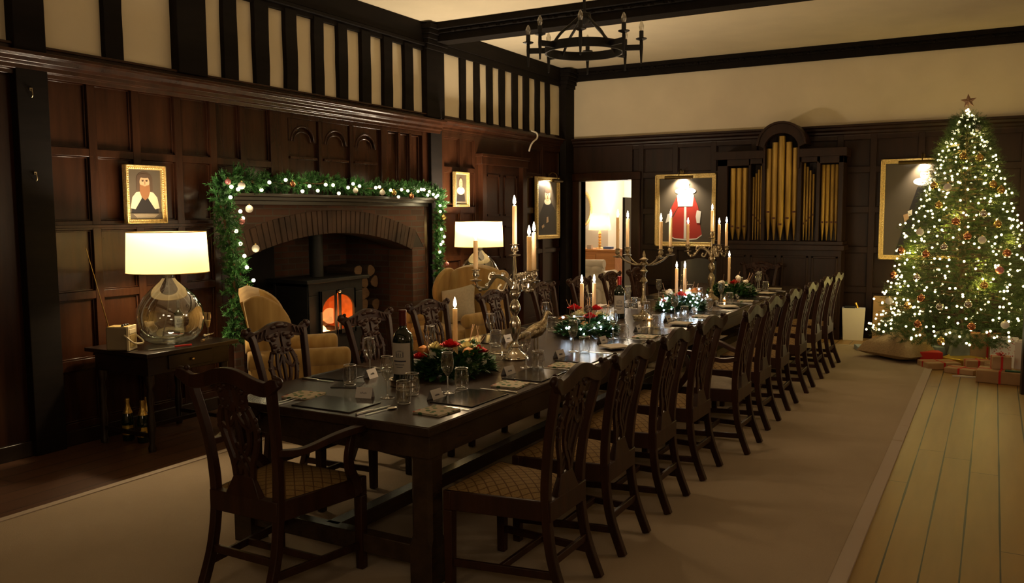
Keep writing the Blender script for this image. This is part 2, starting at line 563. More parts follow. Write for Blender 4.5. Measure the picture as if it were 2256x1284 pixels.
# ------------------------------------------------------------------ mesh building
class MB:
    def __init__(self, mat=None):
        self.V, self.F, self.I, self.mats = [], [], [], []
        self.T = None
        self.cur = 0
        if mat:
            self.use(mat)

    def use(self, mat):
        if mat not in self.mats:
            self.mats.append(mat)
        self.cur = self.mats.index(mat)
        return self

    def at(self, M=None):
        self.T = M
        return self

    def add(self, vs, fs):
        n = len(self.V)
        if self.T is not None:
            T = self.T
            vs = [tuple(T @ Vector(v)) for v in vs]
        self.V.extend(tuple(v) for v in vs)
        for f in fs:
            self.F.append([i + n for i in f])
            self.I.append(self.cur)
        return self

    def box(self, x0, x1, y0, y1, z0, z1):
        v = [(x0, y0, z0), (x1, y0, z0), (x1, y1, z0), (x0, y1, z0), (x0, y0, z1), (x1, y0, z1), (x1, y1, z1), (x0, y1, z1)]
        return self.add(v, [(0, 3, 2, 1), (4, 5, 6, 7), (0, 1, 5, 4), (1, 2, 6, 5), (2, 3, 7, 6), (3, 0, 4, 7)])

    def cbox(self, c, s):
        return self.box(c[0] - s[0] / 2, c[0] + s[0] / 2, c[1] - s[1] / 2, c[1] + s[1] / 2, c[2] - s[2] / 2, c[2] + s[2] / 2)

    def frus(self, c0, s0, c1, s1):
        """box tapering from rectangle s0 at c0 to s1 at c1 (both horizontal)"""
        v = []
        for c, s in ((c0, s0), (c1, s1)):
            for dx, dy in ((-1, -1), (1, -1), (1, 1), (-1, 1)):
                v.append((c[0] + dx * s[0] / 2, c[1] + dy * s[1] / 2, c[2]))
        return self.add(v, [(0, 3, 2, 1), (4, 5, 6, 7), (0, 1, 5, 4), (1, 2, 6, 5), (2, 3, 7, 6), (3, 0, 4, 7)])

    def prism(self, poly, d0, d1, plane='XZ'):
        """poly in the named plane, extruded along the remaining axis from d0 to d1"""
        n = len(poly)

        def P(u, v, d):
            return {'XZ': (u, d, v), 'YZ': (d, u, v), 'XY': (u, v, d)}[plane]
        vs = [P(u, v, d0) for u, v in poly] + [P(u, v, d1) for u, v in poly]
        fs = [tuple(range(n))[::-1], tuple(range(n, 2 * n))]
        fs += [(i, (i + 1) % n, n + (i + 1) % n, n + i) for i in range(n)]
        return self.add(vs, fs)

    def lathe(self, prof, n=16, c=(0, 0, 0), cap=True, sx=1.0, sy=1.0):
        vs, fs = [], []
        for r, z in prof:
            for k in range(n):
                a = 2 * PI * k / n
                vs.append((c[0] + sx * r * math.cos(a), c[1] + sy * r * math.sin(a), c[2] + z))
        m = len(prof)
        for j in range(m - 1):
            for k in range(n):
                k2 = (k + 1) % n
                fs.append((j * n + k, j * n + k2, (j + 1) * n + k2, (j + 1) * n + k))
        if cap:
            if prof[0][0] > 1e-5:
                fs.append(tuple(range(n))[::-1])
            if prof[-1][0] > 1e-5:
                fs.append(tuple(range((m - 1) * n, m * n)))
        return self.add(vs, fs)

    def tube(self, pts, r, n=8, closed=False, sec=None, up=(0, 0, 1), cap=True):
        """sweep: r a number or list; sec = (w, h) for a rectangular section (lists allowed)"""
        pts = [Vector(p) for p in pts]
        m = len(pts)
        vs, fs = [], []
        up = Vector(up)
        prev = None
        for i, p in enumerate(pts):
            if closed:
                t = pts[(i + 1) % m] - pts[i - 1]
            else:
                t = pts[min(i + 1, m - 1)] - pts[max(i - 1, 0)]
            if t.length < 1e-9:
                t = Vector((0, 0, 1))
            t.normalize()
            if prev is None or sec is not None:
                ref = up if abs(t.dot(up)) < 0.95 else (Vector((1, 0, 0)) if abs(t.x) < 0.9 else Vector((0, 1, 0)))
                a = t.cross(ref).normalized()
            else:
                a = (prev - t * prev.dot(t))
                a = a.normalized() if a.length > 1e-6 else t.cross(up).normalized()
            prev = a
            b = a.cross(t)
            if sec is None:
                rr = r[i] if isinstance(r, (list, tuple)) else r
                for k in range(n):
                    an = 2 * PI * k / n
                    vs.append(p + a * (rr * math.cos(an)) + b * (rr * math.sin(an)))
            else:
                w_ = sec[0][i] if isinstance(sec[0], (list, tuple)) else sec[0]
                h_ = sec[1][i] if isinstance(sec[1], (list, tuple)) else sec[1]
                for sa, sb in ((-1, -1), (1, -1), (1, 1), (-1, 1)):
                    vs.append(p + a * (sa * w_ / 2) + b * (sb * h_ / 2))
        if sec is not None:
            n = 4
        for j in range(m if closed else m - 1):
            j2 = (j + 1) % m
            for k in range(n):
                k2 = (k + 1) % n
                fs.append((j * n + k, j * n + k2, j2 * n + k2, j2 * n + k))
        if cap and not closed:
            fs.append(tuple(range(n))[::-1])
            fs.append(tuple(range((m - 1) * n, m * n)))
        return self.add(vs, fs)

    def ball(self, c, r, n=12, m=8, s=(1, 1, 1)):
        prof = [(math.sin(PI * i / m), -math.cos(PI * i / m)) for i in range(m + 1)]
        vs, fs = [], []
        vs.append((c[0], c[1], c[2] - r * s[2]))
        for i in range(1, m):
            for k in range(n):
                a = 2 * PI * k / n
                vs.append((c[0] + s[0] * r * prof[i][0] * math.cos(a), c[1] + s[1] * r * prof[i][0] * math.sin(a), c[2] + s[2] * r * prof[i][1]))
        vs.append((c[0], c[1], c[2] + r * s[2]))
        for k in range(n):
            fs.append((0, 1 + (k + 1) % n, 1 + k))
        for i in range(m - 2):
            for k in range(n):
                k2 = (k + 1) % n
                fs.append((1 + i * n + k, 1 + i * n + k2, 1 + (i + 1) * n + k2, 1 + (i + 1) * n + k))
        top = len(vs) - 1
        b = 1 + (m - 2) * n
        for k in range(n):
            fs.append((top, b + k, b + (k + 1) % n))
        return self.add(vs, fs)

    def mesh(self, name, angle=38):
        me = bpy.data.meshes.new(name)
        me.from_pydata(self.V, [], self.F)
        for mn in self.mats:
            me.materials.append(MATS[mn])
        me.polygons.foreach_set('material_index', self.I)
        me.polygons.foreach_set('use_smooth', [True] * len(self.F))
        me.update()
        me.validate()
        bm = bmesh.new()
        bm.from_mesh(me)
        bmesh.ops.recalc_face_normals(bm, faces=bm.faces)
        bm.to_mesh(me)
        bm.free()
        me.set_sharp_from_angle(angle=math.radians(angle))
        return me

    def build(self, name, parent=None, bevel=0.0, loc=None, rotz=0.0, angle=38):
        o = bpy.data.objects.new(name, self.mesh(name, angle))
        C.objects.link(o)
        if parent is not None:
            o.parent = parent
        if loc is not None:
            o.location = loc
        if rotz:
            o.rotation_euler = (0, 0, rotz)
        if bevel:
            b = o.modifiers.new('bevel', 'BEVEL')
            b.width = bevel
            b.segments = 2
            b.limit_method = 'ANGLE'
            b.angle_limit = math.radians(40)
            b.harden_normals = False
        return o


def tag(o, label, cat, group=None, kind=None):
    if label:
        o['label'] = label
    if cat:
        o['category'] = cat
    if group:
        o['group'] = group
    if kind:
        o['kind'] = kind
    return o


def thing(name, label, cat, loc=(0, 0, 0), rotz=0.0, group=None):
    o = bpy.data.objects.new(name, None)
    o.empty_display_size = 0.05
    C.objects.link(o)
    o.location = loc
    o.rotation_euler = (0, 0, rotz)
    return tag(o, label, cat, group)


def struct(o):
    o['kind'] = 'structure'
    return o


KIDS = {}


def copy_tree(o, parent=None, loc=None, rotz=None, label=None, group=None):
    c = o.copy()
    C.objects.link(c)
    c.parent = parent
    if loc is not None:
        c.location = loc
    if rotz is not None:
        c.rotation_euler = (0, 0, rotz)
    if label:
        c['label'] = label
    if group:
        c['group'] = group
    for ch in list(o.children):
        copy_tree(ch, c)
    return c


def smooth_path(pts, k=6, closed=False):
    """Catmull-Rom through pts"""
    P = [Vector(p) for p in pts]
    out = []
    n = len(P)
    rng = range(n) if closed else range(n - 1)
    for i in rng:
        p0 = P[(i - 1) % n] if closed else P[max(i - 1, 0)]
        p1 = P[i]
        p2 = P[(i + 1) % n]
        p3 = P[(i + 2) % n] if closed else P[min(i + 2, n - 1)]
        for j in range(k):
            t = j / k
            out.append(0.5 * ((2 * p1) + (p2 - p0) * t + (2 * p0 - 5 * p1 + 4 * p2 - p3) * t * t + (3 * p1 - p0 - 3 * p2 + p3) * t ** 3))
    if not closed:
        out.append(P[-1])
    return out


def arc2(cx, cy, r, a0, a1, n):
    return [(cx + r * math.cos(math.radians(a0 + (a1 - a0) * i / n)), cy + r * math.sin(math.radians(a0 + (a1 - a0) * i / n))) for i in range(n + 1)]


# ------------------------------------------------------------------ the setting
XL, YB, ZC = -5.95, 12.40, 3.95      # left wall face, back wall face, ceiling
XR, YF = 3.2, -3.0

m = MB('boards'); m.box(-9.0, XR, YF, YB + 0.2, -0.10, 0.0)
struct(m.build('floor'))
m = MB('plaster'); m.box(XL - 0.3, XR + 0.2, YF - 0.2, YB + 0.2, ZC, ZC + 0.15)
struct(m.build('ceiling'))
m = MB('plaster'); m.box(XR, XR + 0.2, YF, YB, 0, ZC)
struct(m.build('wall_right'))
m = MB('plaster'); m.box(XL - 0.3, XR, YF - 0.2, YF, 0, ZC)
struct(m.build('wall_front'))


def cornice_prof(x):
    # (offset outwards, z) stack of mouldings
    return [(0.0, 2.68), (0.025, 2.68), (0.03, 2.71), (0.05, 2.72), (0.055, 2.75), (0.09, 2.77), (0.10, 2.80), (0.13, 2.81), (0.13, 2.835), (0.10, 2.84), (0.0, 2.84)]


# left wall: plaster above, panelled oak below, an opening for the hearth
m = MB('plaster')
m.box(XL - 0.22, XL - 0.02, YF, YB + 0.1, 2.80, ZC)
m.use('panel')
m.box(XL - 0.22, XL - 0.04, YF, 5.42, 0, 2.82)
m.box(XL - 0.22, XL - 0.04, 8.40, YB + 0.1, 0, 2.82)
m.box(XL - 0.22, XL - 0.04, 5.42, 8.40, 1.84, 2.82)


def lpanel(y0, y1, z0, z1):
    """a recessed field with a raised bead round it on the left wall"""
    t = 0.012
    x0, x1 = XL - 0.040, XL - 0.022
    m.box(x0, x1, y0, y0 + t, z0, z1)
    m.box(x0, x1, y1 - t, y1, z0, z1)
    m.box(x0, x1, y0, y1, z0, z0 + t)
    m.box(x0, x1, y0, y1, z1 - t, z1)


def lbar(y0, y1, z0, z1, d=0.0):
    if y1 - y0 > z1 - z0:
        d -= 0.003
    m.box(XL - 0.045, XL + d, y0, y1, z0, z1)


cols = [(3.79, 4.09), (4.16, 4.47), (4.54, 4.87), (4.94, 5.24), (5.31, 5.58), (5.65, 5.95)]
rows = [(0.16, 0.55), (0.63, 1.08), (1.14, 1.60), (1.67, 2.15), (2.21, 2.69)]
# near section, full height to y=5.24, upper rows to 5.95
lbar(YF, 3.79, 0, 2.70)
for a, b in ((4.09, 4.16), (4.47, 4.54), (4.87, 4.94)):
    lbar(a, b, 0, 2.70)
lbar(5.24, 5.31, 0, 2.70); lbar(5.31, 5.42, 0, 1.86)
lbar(5.58, 5.65, 1.86, 2.70); lbar(5.95, 6.09, 1.86, 2.70)
for z0, z1 in ((0, 0.16), (0.55, 0.63), (1.08, 1.14), (1.60, 1.67)):
    lbar(3.79, 5.31, z0, z1)
lbar(3.79, 6.09, 2.15, 2.21)
lbar(3.79, 6.09, 2.69, 2.72)
lbar(5.31, 6.09, 1.86, 1.93)
for i, (a, b) in enumerate(cols):
    for j, (c, d) in enumerate(rows):
        if i >= 4 and j < 3:
            continue
        if i >= 4 and j == 3:
            c = 1.93
        lpanel(a, b, c, d)
# narrow moulded shelf rail at 1.62
m.box(XL - 0.02, XL + 0.022, 3.75, 5.30, 1.615, 1.64)
# overmantel with three arched fields and three narrow ones
lbar(6.09, 6.18, 1.86, 2.70); lbar(7.62, 7.74, 1.86, 2.70); lbar(8.40, 8.78, 0, 2.72)
lbar(6.18, 8.40, 1.86, 1.98); lbar(6.18, 8.40, 2.64, 2.72)
for k in range(3):
    y0 = 6.18 + 0.48 * k
    y1 = y0 + 0.48
    lbar(y1 - 0.05, y1, 1.98, 2.64, 0.0) if k < 2 else None
    cy = (y0 + y1 - 0.05) / 2
    pts = [(y0 + 0.02, 2.64), (y1 - 0.07, 2.64), (y1 - 0.07, 2.42)] + [(cy + 0.165 * math.cos(math.radians(a)), 2.42 + 0.15 * math.sin(math.radians(a))) for a in range(10, 180, 17)] + [(y0 + 0.02, 2.42)]
    m.prism(pts, XL - 0.042, XL - 0.012, 'YZ')
    ring = [(XL - 0.012, cy + 0.165 * math.cos(math.radians(a)), 2.42 + 0.15 * math.sin(math.radians(a))) for a in range(0, 181, 15)]
    m.tube(ring, 0.012, 6)
    ring = [(XL - 0.022, cy + 0.12 * math.cos(math.radians(a)), 2.42 + 0.10 * math.sin(math.radians(a))) for a in range(0, 181, 15)]
    m.tube(ring, 0.008, 6)
    m.box(XL - 0.03, XL + 0.004, cy - 0.19, cy + 0.19, 2.25, 2.275)
for k in range(3):
    y0 = 7.76 + 0.215 * k
    lpanel(y0, y0 + 0.17, 2.0, 2.63)
    if k < 2:
        lbar(y0 + 0.17, y0 + 0.215, 1.98, 2.64)
# far section: panels around the portrait, door 1 and beyond
for a, b in ((8.78, 8.86), (9.22, 9.29), (9.58, 9.66), (10.86, 11.02), (11.5, 11.58), (12.1, 12.4)):
    lbar(a, b, 0, 2.72)
for z0, z1 in ((0, 0.16), (0.58, 0.66), (1.12, 1.18), (1.72, 1.80), (2.24, 2.30), (2.66, 2.72)):
    lbar(8.78, 9.66, z0, z1)
    lbar(11.02, 12.4, z0, z1)
lbar(9.66, 10.86, 2.46, 2.72)
for a, b in ((8.86, 9.22), (9.29, 9.58), (11.02, 11.5), (11.58, 12.1)):
    for c, d in ((0.16, 0.58), (0.66, 1.12), (1.18, 1.72), (1.80, 2.24), (2.30, 2.66)):
        lpanel(a, b, c, d)
struct(m.build('wall_left', bevel=0.003))

# door 1 on the left wall: frame, leaf, fields
d1 = MB('panel')
d1.box(XL - 0.02, XL + 0.07, 9.66, 9.76, 0, 2.46)
d1.box(XL - 0.02, XL + 0.07, 10.76, 10.86, 0, 2.46)
d1.box(XL - 0.02, XL + 0.08, 9.62, 10.90, 2.36, 2.48)
d1.box(XL - 0.02, XL + 0.10, 9.60, 10.92, 2.46, 2.50)
o = d1.build('door_1', bevel=0.004); struct(o)
d1 = MB('panel')
d1.box(XL - 0.03, XL + 0.005, 9.76, 10.76, 0.02, 2.36)
for a, b in ((9.84, 10.20), (10.32, 10.68)):
    for c, d in ((0.2, 0.95), (1.1, 1.55), (1.68, 2.24)):
        d1.box(XL, XL + 0.020, a, b, c, c + 0.03); d1.box(XL, XL + 0.020, a, b, d - 0.03, d)
        d1.box(XL, XL + 0.020, a, a + 0.03, c, d); d1.box(XL, XL + 0.020, b - 0.03, b, c, d)
d1.build('door_leaf', parent=o, bevel=0.003)
d1 = MB('iron'); d1.box(XL + 0.004, XL + 0.02, 9.80, 9.90, 1.0, 1.18); d1.ball((XL + 0.05, 9.85, 1.10), 0.028)
d1.tube([(XL, 9.85, 1.10), (XL + 0.05, 9.85, 1.10)], 0.01)
d1.build('door_handle', parent=o)

# cornice, sill rail, wall plate, posts, studs, beams
tn = [0]


def trim(mb, bevel=0.004, label=None):
    tn[0] += 1
    o = struct(mb.build('trim_%d' % tn[0], bevel=bevel))
    return o


t = MB('panel'); t.prism([(XL + 0.02 + a, z) for a, z in cornice_prof(0)][::-1], YF, 8.72, 'XZ')
t.box(XL, XL + 0.03, YF, 8.72, 2.72, 2.90)
t.box(XL, XL + 0.05, YF, 8.72, 2.90 - 0.02, 2.90)
trim(t)
t = MB('panel'); t.prism([(XL - 0.04 + a, z + 0.03) for a, z in cornice_prof(0)][::-1], 8.74, 12.3, 'XZ')
t.box(XL - 0.03, XL, 8.74, 12.3, 2.72, 2.92)
trim(t)
t = MB('beam'); t.box(XL - 0.02, XL + 0.02, YF, 8.45, 3.63, ZC); t.box(XL - 0.02, XL + 0.035, YF, 8.45, 3.72, ZC)
t.box(XL - 0.02, XL + 0.05, YF, 8.45, 3.68, 3.715)
trim(t)
t = MB('beam'); t.box(XL - 0.02, XL + 0.015, 8.8, 12.3, 3.67, ZC); t.box(XL - 0.02, XL + 0.03, 8.8, 12.3, 3.76, ZC)
trim(t)
t = MB('dark_oak')     # tall plinth of the panelling
t.box(XL - 0.02, XL + 0.03, YF, 5.36, 0, 0.11)
trim(t)


def stud(y0, y1, z0, z1, d=0.03):
    t = MB('beam')
    n = 4
    rr = random.Random(int(y0 * 1000))
    L = [(y0 + rr.uniform(-0.006, 0.006), z0 + (z1 - z0) * i / n) for i in range(n + 1)]
    R = [(y1 + rr.uniform(-0.006, 0.006), z0 + (z1 - z0) * i / n) for i in range(n + 1)]
    t.prism(L + R[::-1], XL - 0.03, XL + d, 'YZ')
    trim(t, 0.003)


for y0, y1 in ((-1.2, -0.95), (0.4, 0.6), (1.8, 2.0), (4.24, 4.40), (5.77, 5.94), (6.16, 6.31), (6.55, 6.69), (6.91, 7.05), (7.28, 7.43), (7.66, 7.81), (8.04, 8.20)):
    stud(y0, y1, 2.88, 3.66)
for y0, y1 in ((9.24, 9.37), (9.58, 9.71), (9.90, 10.04), (10.23, 10.37), (10.59, 10.735), (10.92, 11.07), (11.28, 11.41), (11.61, 11.74)):
    stud(y0, y1, 2.90, 3.72, 0.01)
stud(5.405, 5.56, 2.88, 3.66)


def post(y0, y1, z0, z1, d, cap=True):
    t = MB('beam')
    t.box(XL - 0.03, XL + d, y0, y1, z0, z1)
    if cap:
        # carved bracket head
        for k in range(5):
            e = 0.02 + 0.022 * k
            t.box(XL - 0.03, XL + d + e, y0 - e * 0.6, y1 + e * 0.6, z1 - 0.30 + 0.055 * k, z1 - 0.245 + 0.055 * k)
    return trim(t, 0.005)


post(3.52, 3.75, 0.0, ZC, 0.07, False)
post(4.88, 5.18, 2.88, ZC, 0.07, False)
post(8.43, 8.80, 2.86, ZC, 0.06)
post(8.52, 8.76, 0.0, 2.84, 0.04, False)
post(12.10, 12.40, 0.0, ZC, 0.10)

# iron hooks on the near post
for z in (2.56, 1.98):
    t = MB('old_silver')
    t.tube(smooth_path([(XL + 0.072, 3.62, z + 0.03), (XL + 0.085, 3.62, z + 0.015), (XL + 0.09, 3.62, z - 0.015), (XL + 0.078, 3.62, z - 0.03)], 4), 0.004, 6)
    t.cbox((XL + 0.073, 3.62, z + 0.025), (0.006, 0.02, 0.02))
    tag(t.build('wall_hook'), 'small bright metal hook on the dark post at left, ' + ('upper one near the cornice' if z > 2.2 else 'lower one at portrait height'), 'hook', 'hooks on the near post')

# ceiling beams across the room, with a run of carving along the lower edge
for y0, y1, z0 in ((8.50, 8.84, 3.745), (12.28, 12.42, 3.765)):
    t = MB('beam')
    t.box(XL, XR, y0 + 0.05, y1, z0 + 0.09, ZC)
    t.box(XL, XR, y0, y1, z0 + 0.13, ZC - 0.0)
    t.box(XL, XR, y0 + 0.08, y1 - 0.03, z0, z0 + 0.10)
    k = 0
    x = XL + 0.35
    while x < XR:
        t.ball((x, y0 + 0.055, z0 + 0.105), 0.022, 6, 4, (1.3, 1, 1))
        t.box(x + 0.05, x + 0.15, y0 + 0.04, y0 + 0.07, z0 + 0.095, z0 + 0.12)
        x += 0.22
    trim(t, 0.004)
t = MB('beam'); t.box(XL, XR, 1.1, 1.5, 3.62, ZC); trim(t)

# back wall: oak panelling with a doorway, plaster above
DX0, DX1, DZ = -5.74, -4.86, 2.22
m = MB('plaster')
m.box(XL - 0.2, XR, YB, YB + 0.2, 2.86, ZC)
m.use('organ_wood')
m.box(XL - 0.2, DX0, YB + 0.02, YB + 0.2, 0, 2.86)
m.box(DX1, XR, YB + 0.02, YB + 0.2, 0, 2.86)
m.box(DX0, DX1, YB + 0.02, YB + 0.2, DZ, 2.86)
bx = [-4.60, -4.02, -3.44]
xs = [DX1 + 0.14, -4.18, -3.60, -3.02, -2.44, -1.86, -1.44, -0.86, -0.28, 0.30, 0.88, 1.46, 2.04, 2.62, 3.2]
zr = [0, 0.14, 0.62, 0.70, 1.16, 1.24, 1.70, 1.78, 2.24, 2.32, 2.68]
for i in range(len(xs) - 1):
    m.box(xs[i] - 0.04, xs[i] + 0.04, YB - 0.02, YB + 0.03, 0, 2.74)
    for z0, z1 in ((0.14, 0.62), (0.70, 1.16), (1.24, 1.70), (1.78, 2.24), (2.32, 2.68)):
        a, b = xs[i] + 0.04, xs[i + 1] - 0.04
        q = 0.012
        for bb in ((a, a + q, z0, z1), (b - q, b, z0, z1), (a, b, z0, z0 + q), (a, b, z1 - q, z1)):
            m.box(bb[0], bb[1], YB + 0.002, YB + 0.02, bb[2], bb[3])
for z0, z1 in ((0, 0.14), (0.62, 0.70), (1.16, 1.24), (1.70, 1.78), (2.24, 2.32), (2.68, 2.74)):
    m.box(DX1, XR, YB - 0.017, YB + 0.02, z0, z1)
m.box(DX0 - 0.3, DX1, YB - 0.02, YB + 0.02, DZ + 0.1, 2.74)
struct(m.build('wall_back', bevel=0.003))
t = MB('organ_wood')
t.prism([(YB + 0.01 - a, z + 0.04) for a, z in cornice_prof(0)], XL, XR, 'YZ')
trim(t)
# door casing
t = MB('panel')
t.box(DX0 - 0.12, DX0, YB - 0.06, YB + 0.2, 0, DZ)
t.box(DX1, DX1 + 0.14, YB - 0.06, YB + 0.2, 0, DZ)
t.box(DX0 - 0.13, DX1 + 0.15, YB - 0.07, YB + 0.2, DZ, DZ + 0.12)
struct(t.build('door_2', bevel=0.005))
struct_door = bpy.data.objects['door_2']
t = MB('dark_oak'); t.box(-5.11, -5.07, YB + 0.21, YB + 0.50, 0.01, 1.96)
t.build('door_leaf', parent=struct_door, bevel=0.004)

# sitting room beyond
m = MB('plaster_white')
m.box(-8.6, -8.4, YB + 0.2, 16.2, 0, 2.7)
m.box(-3.8, -3.6, YB + 0.2, 16.2, 0, 2.7)
m.box(-8.6, -3.6, 16.0, 16.2, 0, 2.7)
m.box(-8.6, DX0 - 0.1, YB + 0.2, YB + 0.26, 0, 2.7)
m.box(DX1 + 0.1, -3.6, YB + 0.2, YB + 0.26, 0, 2.7)
m.box(-8.6, -3.6, YB + 0.2, YB + 0.26, DZ + 0.05, 2.7)
# chimney breast-like return that catches the lamp light
m.box(-8.4, -6.45, 15.2, 16.0, 0, 2.7)
struct(m.build('wall_beyond'))
m = MB('plaster_white'); m.box(-8.6, -3.6, YB + 0.2, 16.2, 2.7, 2.8)
struct(m.build('ceiling_beyond'))
m = MB('carpet_pale'); m.box(-8.6, -3.6, YB + 0.2, 16.2, -0.1, 0.004)
struct(m.build('floor_beyond'))
m = MB('iron'); m.tube([(-4.89, YB + 0.24, 0.3), (-4.89, YB + 0.24, 1.9)], 0.006)
for z in (0.45, 1.35, 1.95):
    m.cbox((-4.89, YB + 0.24, z), (0.03, 0.02, 0.10))
m.build('door_bolt', parent=struct_door)

# ------------------------------------------------------------------ foliage helpers
def sprig(mb, p, d, L, n, nl, nw, rr, flat=0.0):
    """a twig with needles: p start, d direction, L length, n needle pairs"""
    p = Vector(p)
    d = Vector(d).normalized()
    a = d.cross(Vector((0, 0, 1)))
    a = a.normalized() if a.length > 0.05 else Vector((1, 0, 0))
    b = a.cross(d)
    vs, fs = [], []
    for i in range(n):
        t = (i + 0.5) / n
        q = p + d * (L * t)
        for s in (0, 1, 2):
            an = rr.uniform(0, 2 * PI) if flat == 0 else (rr.uniform(-0.5, 0.5) + (0 if s else PI))
            side = a * math.cos(an) + b * math.sin(an)
            tip = q + side * (nl * rr.uniform(0.8, 1.1)) + d * (nl * 0.75)
            wv = d.cross(side).normalized() * nw if d.cross(side).length > 1e-6 else a * nw
            k = len(vs)
            vs += [q - wv, q + wv, tip]
            fs.append((k, k + 1, k + 2))
    tip = p + d * (L + nl)
    k = len(vs)
    vs += [p - a * nw * 1.3, p + a * nw * 1.3, tip]
    fs.append((k, k + 1, k + 2))
    mb.add(vs, fs)


def leafblade(mb, p, d, up, L, W):
    p = Vector(p); d = Vector(d).normalized(); s = d.cross(Vector(up))
    s = s.normalized() if s.length > 1e-4 else Vector((1, 0, 0))
    n = s.cross(d)
    v = [p, p + d * L * 0.3 + s * W * 0.5 + n * W * .15, p + d * L * 0.7 + s * W * 0.38 + n * W * .1, p + d * L, p + d * L * 0.7 - s * W * 0.38 + n * W * .1, p + d * L * 0.3 - s * W * 0.5 + n * W * .15, p + d * L * 0.5 - n * W * .05]
    mb.add(v, [(0, 1, 6), (1, 2, 6), (2, 3, 6), (3, 4, 6), (4, 5, 6), (5, 0, 6)])


def rdir(rr):
    z = rr.uniform(-1, 1); a = rr.uniform(0, 2 * PI); q = math.sqrt(1 - z * z)
    return Vector((q * math.cos(a), q * math.sin(a), z))


# ------------------------------------------------------------------ the hearth
fp = thing('fireplace', 'wide brick inglenook with a shallow arch under the green garland', 'fireplace', (0, 0, 0))
HX = XL + 0.02
yc, Rr, czz = 6.83, 4.01, 1.52 - 4.01
m = MB('mortar')
pts = []
for i in range(25):
    a = math.radians(-19.06 + 38.12 * i / 24)
    pts.append((yc + Rr * math.sin(a), czz + Rr * math.cos(a)))
poly = [(5.42, 1.30)] + pts + [(8.40, 1.30), (8.40, 1.84), (5.42, 1.84)]
m.prism(poly, HX - 0.30, HX - 0.012, 'YZ')
m.use('brick_single')
nb = 38
vr = random.Random(3)
for i in range(nb):
    a0 = math.radians(-19.4 + 38.8 * (i + 0.08) / nb)
    a1 = math.radians(-19.4 + 38.8 * (i + 0.92) / nb)
    r0, r1 = Rr - 0.002, Rr + 0.235 + vr.uniform(-0.004, 0.004)
    q = [(yc + r * math.sin(a), czz + r * math.cos(a)) for r, a in ((r0, a0), (r1, a0), (r1, a1), (r0, a1))]
    m.prism(q, HX - 0.11, HX + vr.uniform(-0.006, 0.006), 'YZ')
m.build('brick_arch', parent=fp, bevel=0.003)
m = MB('brick'); m.prism([(5.42, 1.30)] + [(yc + (Rr + 0.24) * math.sin(math.radians(a)), czz + (Rr + 0.24) * math.cos(math.radians(a))) for a in (-19, -12, -6, 0, 6, 12, 19)] + [(8.40, 1.30), (8.40, 1.84), (5.42, 1.84)], HX - 0.05, HX - 0.008, 'YZ')
m.build('brick_spandrel', parent=fp)
m = MB('brick'); m.box(HX - 0.35, HX, 5.42, 5.52, 0, 1.32); m.build('jamb', parent=fp, bevel=0.004)
m = MB('brick'); m.box(HX - 0.35, HX, 8.14, 8.40, 0, 1.32); m.build('jamb', parent=fp, bevel=0.004)
m = MB('brick')
m.box(-7.1, -6.95, 5.4, 8.3, 0, 2.2)
m.box(-6.95, HX - 0.28, 5.40, 5.50, 0, 2.2)
m.box(-6.95, HX - 0.28, 8.16, 8.3, 0, 2.2)
m.use('soot'); m.box(-7.1, XL - 0.1, 5.4, 8.3, 2.1, 2.2)
m.box(-6.93, -6.90, 5.85, 6.9, 0.9, 2.1)
m.build('firebox', parent=fp)
m = MB('slate'); m.box(-6.95, HX + 0.30, 5.46, 8.20, 0.0, 0.03); m.build('hearth_slab', parent=fp, bevel=0.004)
m = MB('dark_oak')
m.box(XL, XL + 0.16, 5.34, 8.50, 1.875, 1.905); m.box(XL, XL + 0.12, 5.37, 8.46, 1.84, 1.875)
m.box(XL, XL + 0.06, 5.40, 8.42, 1.80, 1.84)
m.build('mantel_shelf', parent=fp, bevel=0.004)

# wood-burning stove with arched double doors
sx, sy = -6.12, 7.02
st = thing('wood_stove', 'black cast iron stove burning logs behind twin arched glass doors', 'stove', (sx, sy, 0.03))
m = MB('stove_iron')
m.box(-0.50, -0.46, -0.43, 0.43, 0.17, 0.97); m.box(-0.46, -0.02, -0.43, -0.39, 0.17, 0.97); m.box(-0.46, -0.02, 0.39, 0.43, 0.17, 0.97)
m.box(-0.46, -0.02, -0.43, 0.43, 0.17, 0.30); m.box(-0.46, -0.02, -0.43, 0.43, 0.93, 0.97)
m.box(-0.02, 0.0, -0.43, 0.43, 0.17, 0.44); m.box(-0.02, 0.0, -0.43, 0.43, 0.84, 0.97)
m.box(-0.02, 0.0, -0.43, -0.27, 0.44, 0.84); m.box(-0.02, 0.0, 0.27, 0.43, 0.44, 0.84)
m.build('body', parent=st, bevel=0.006)
m = MB('stove_iron'); m.box(-0.54, 0.05, -0.50, 0.50, 0.97, 1.01); m.build('top_plate', parent=st, bevel=0.006)
m = MB('stove_iron'); m.lathe([(0.075, 1.01), (0.075, 2.2)], 16, (-0.28, 0, 0)); m.build('flue_pipe', parent=st)
m = MB('firebrick'); m.box(-0.455, -0.44, -0.39, 0.39, 0.30, 0.93); m.box(-0.44, -0.03, -0.385, -0.37, 0.30, 0.93); m.box(-0.44, -0.03, 0.37, 0.385, 0.30, 0.93); m.box(-0.44, -0.03, -0.385, 0.385, 0.30, 0.36)
m.build('fire_lining', parent=st)
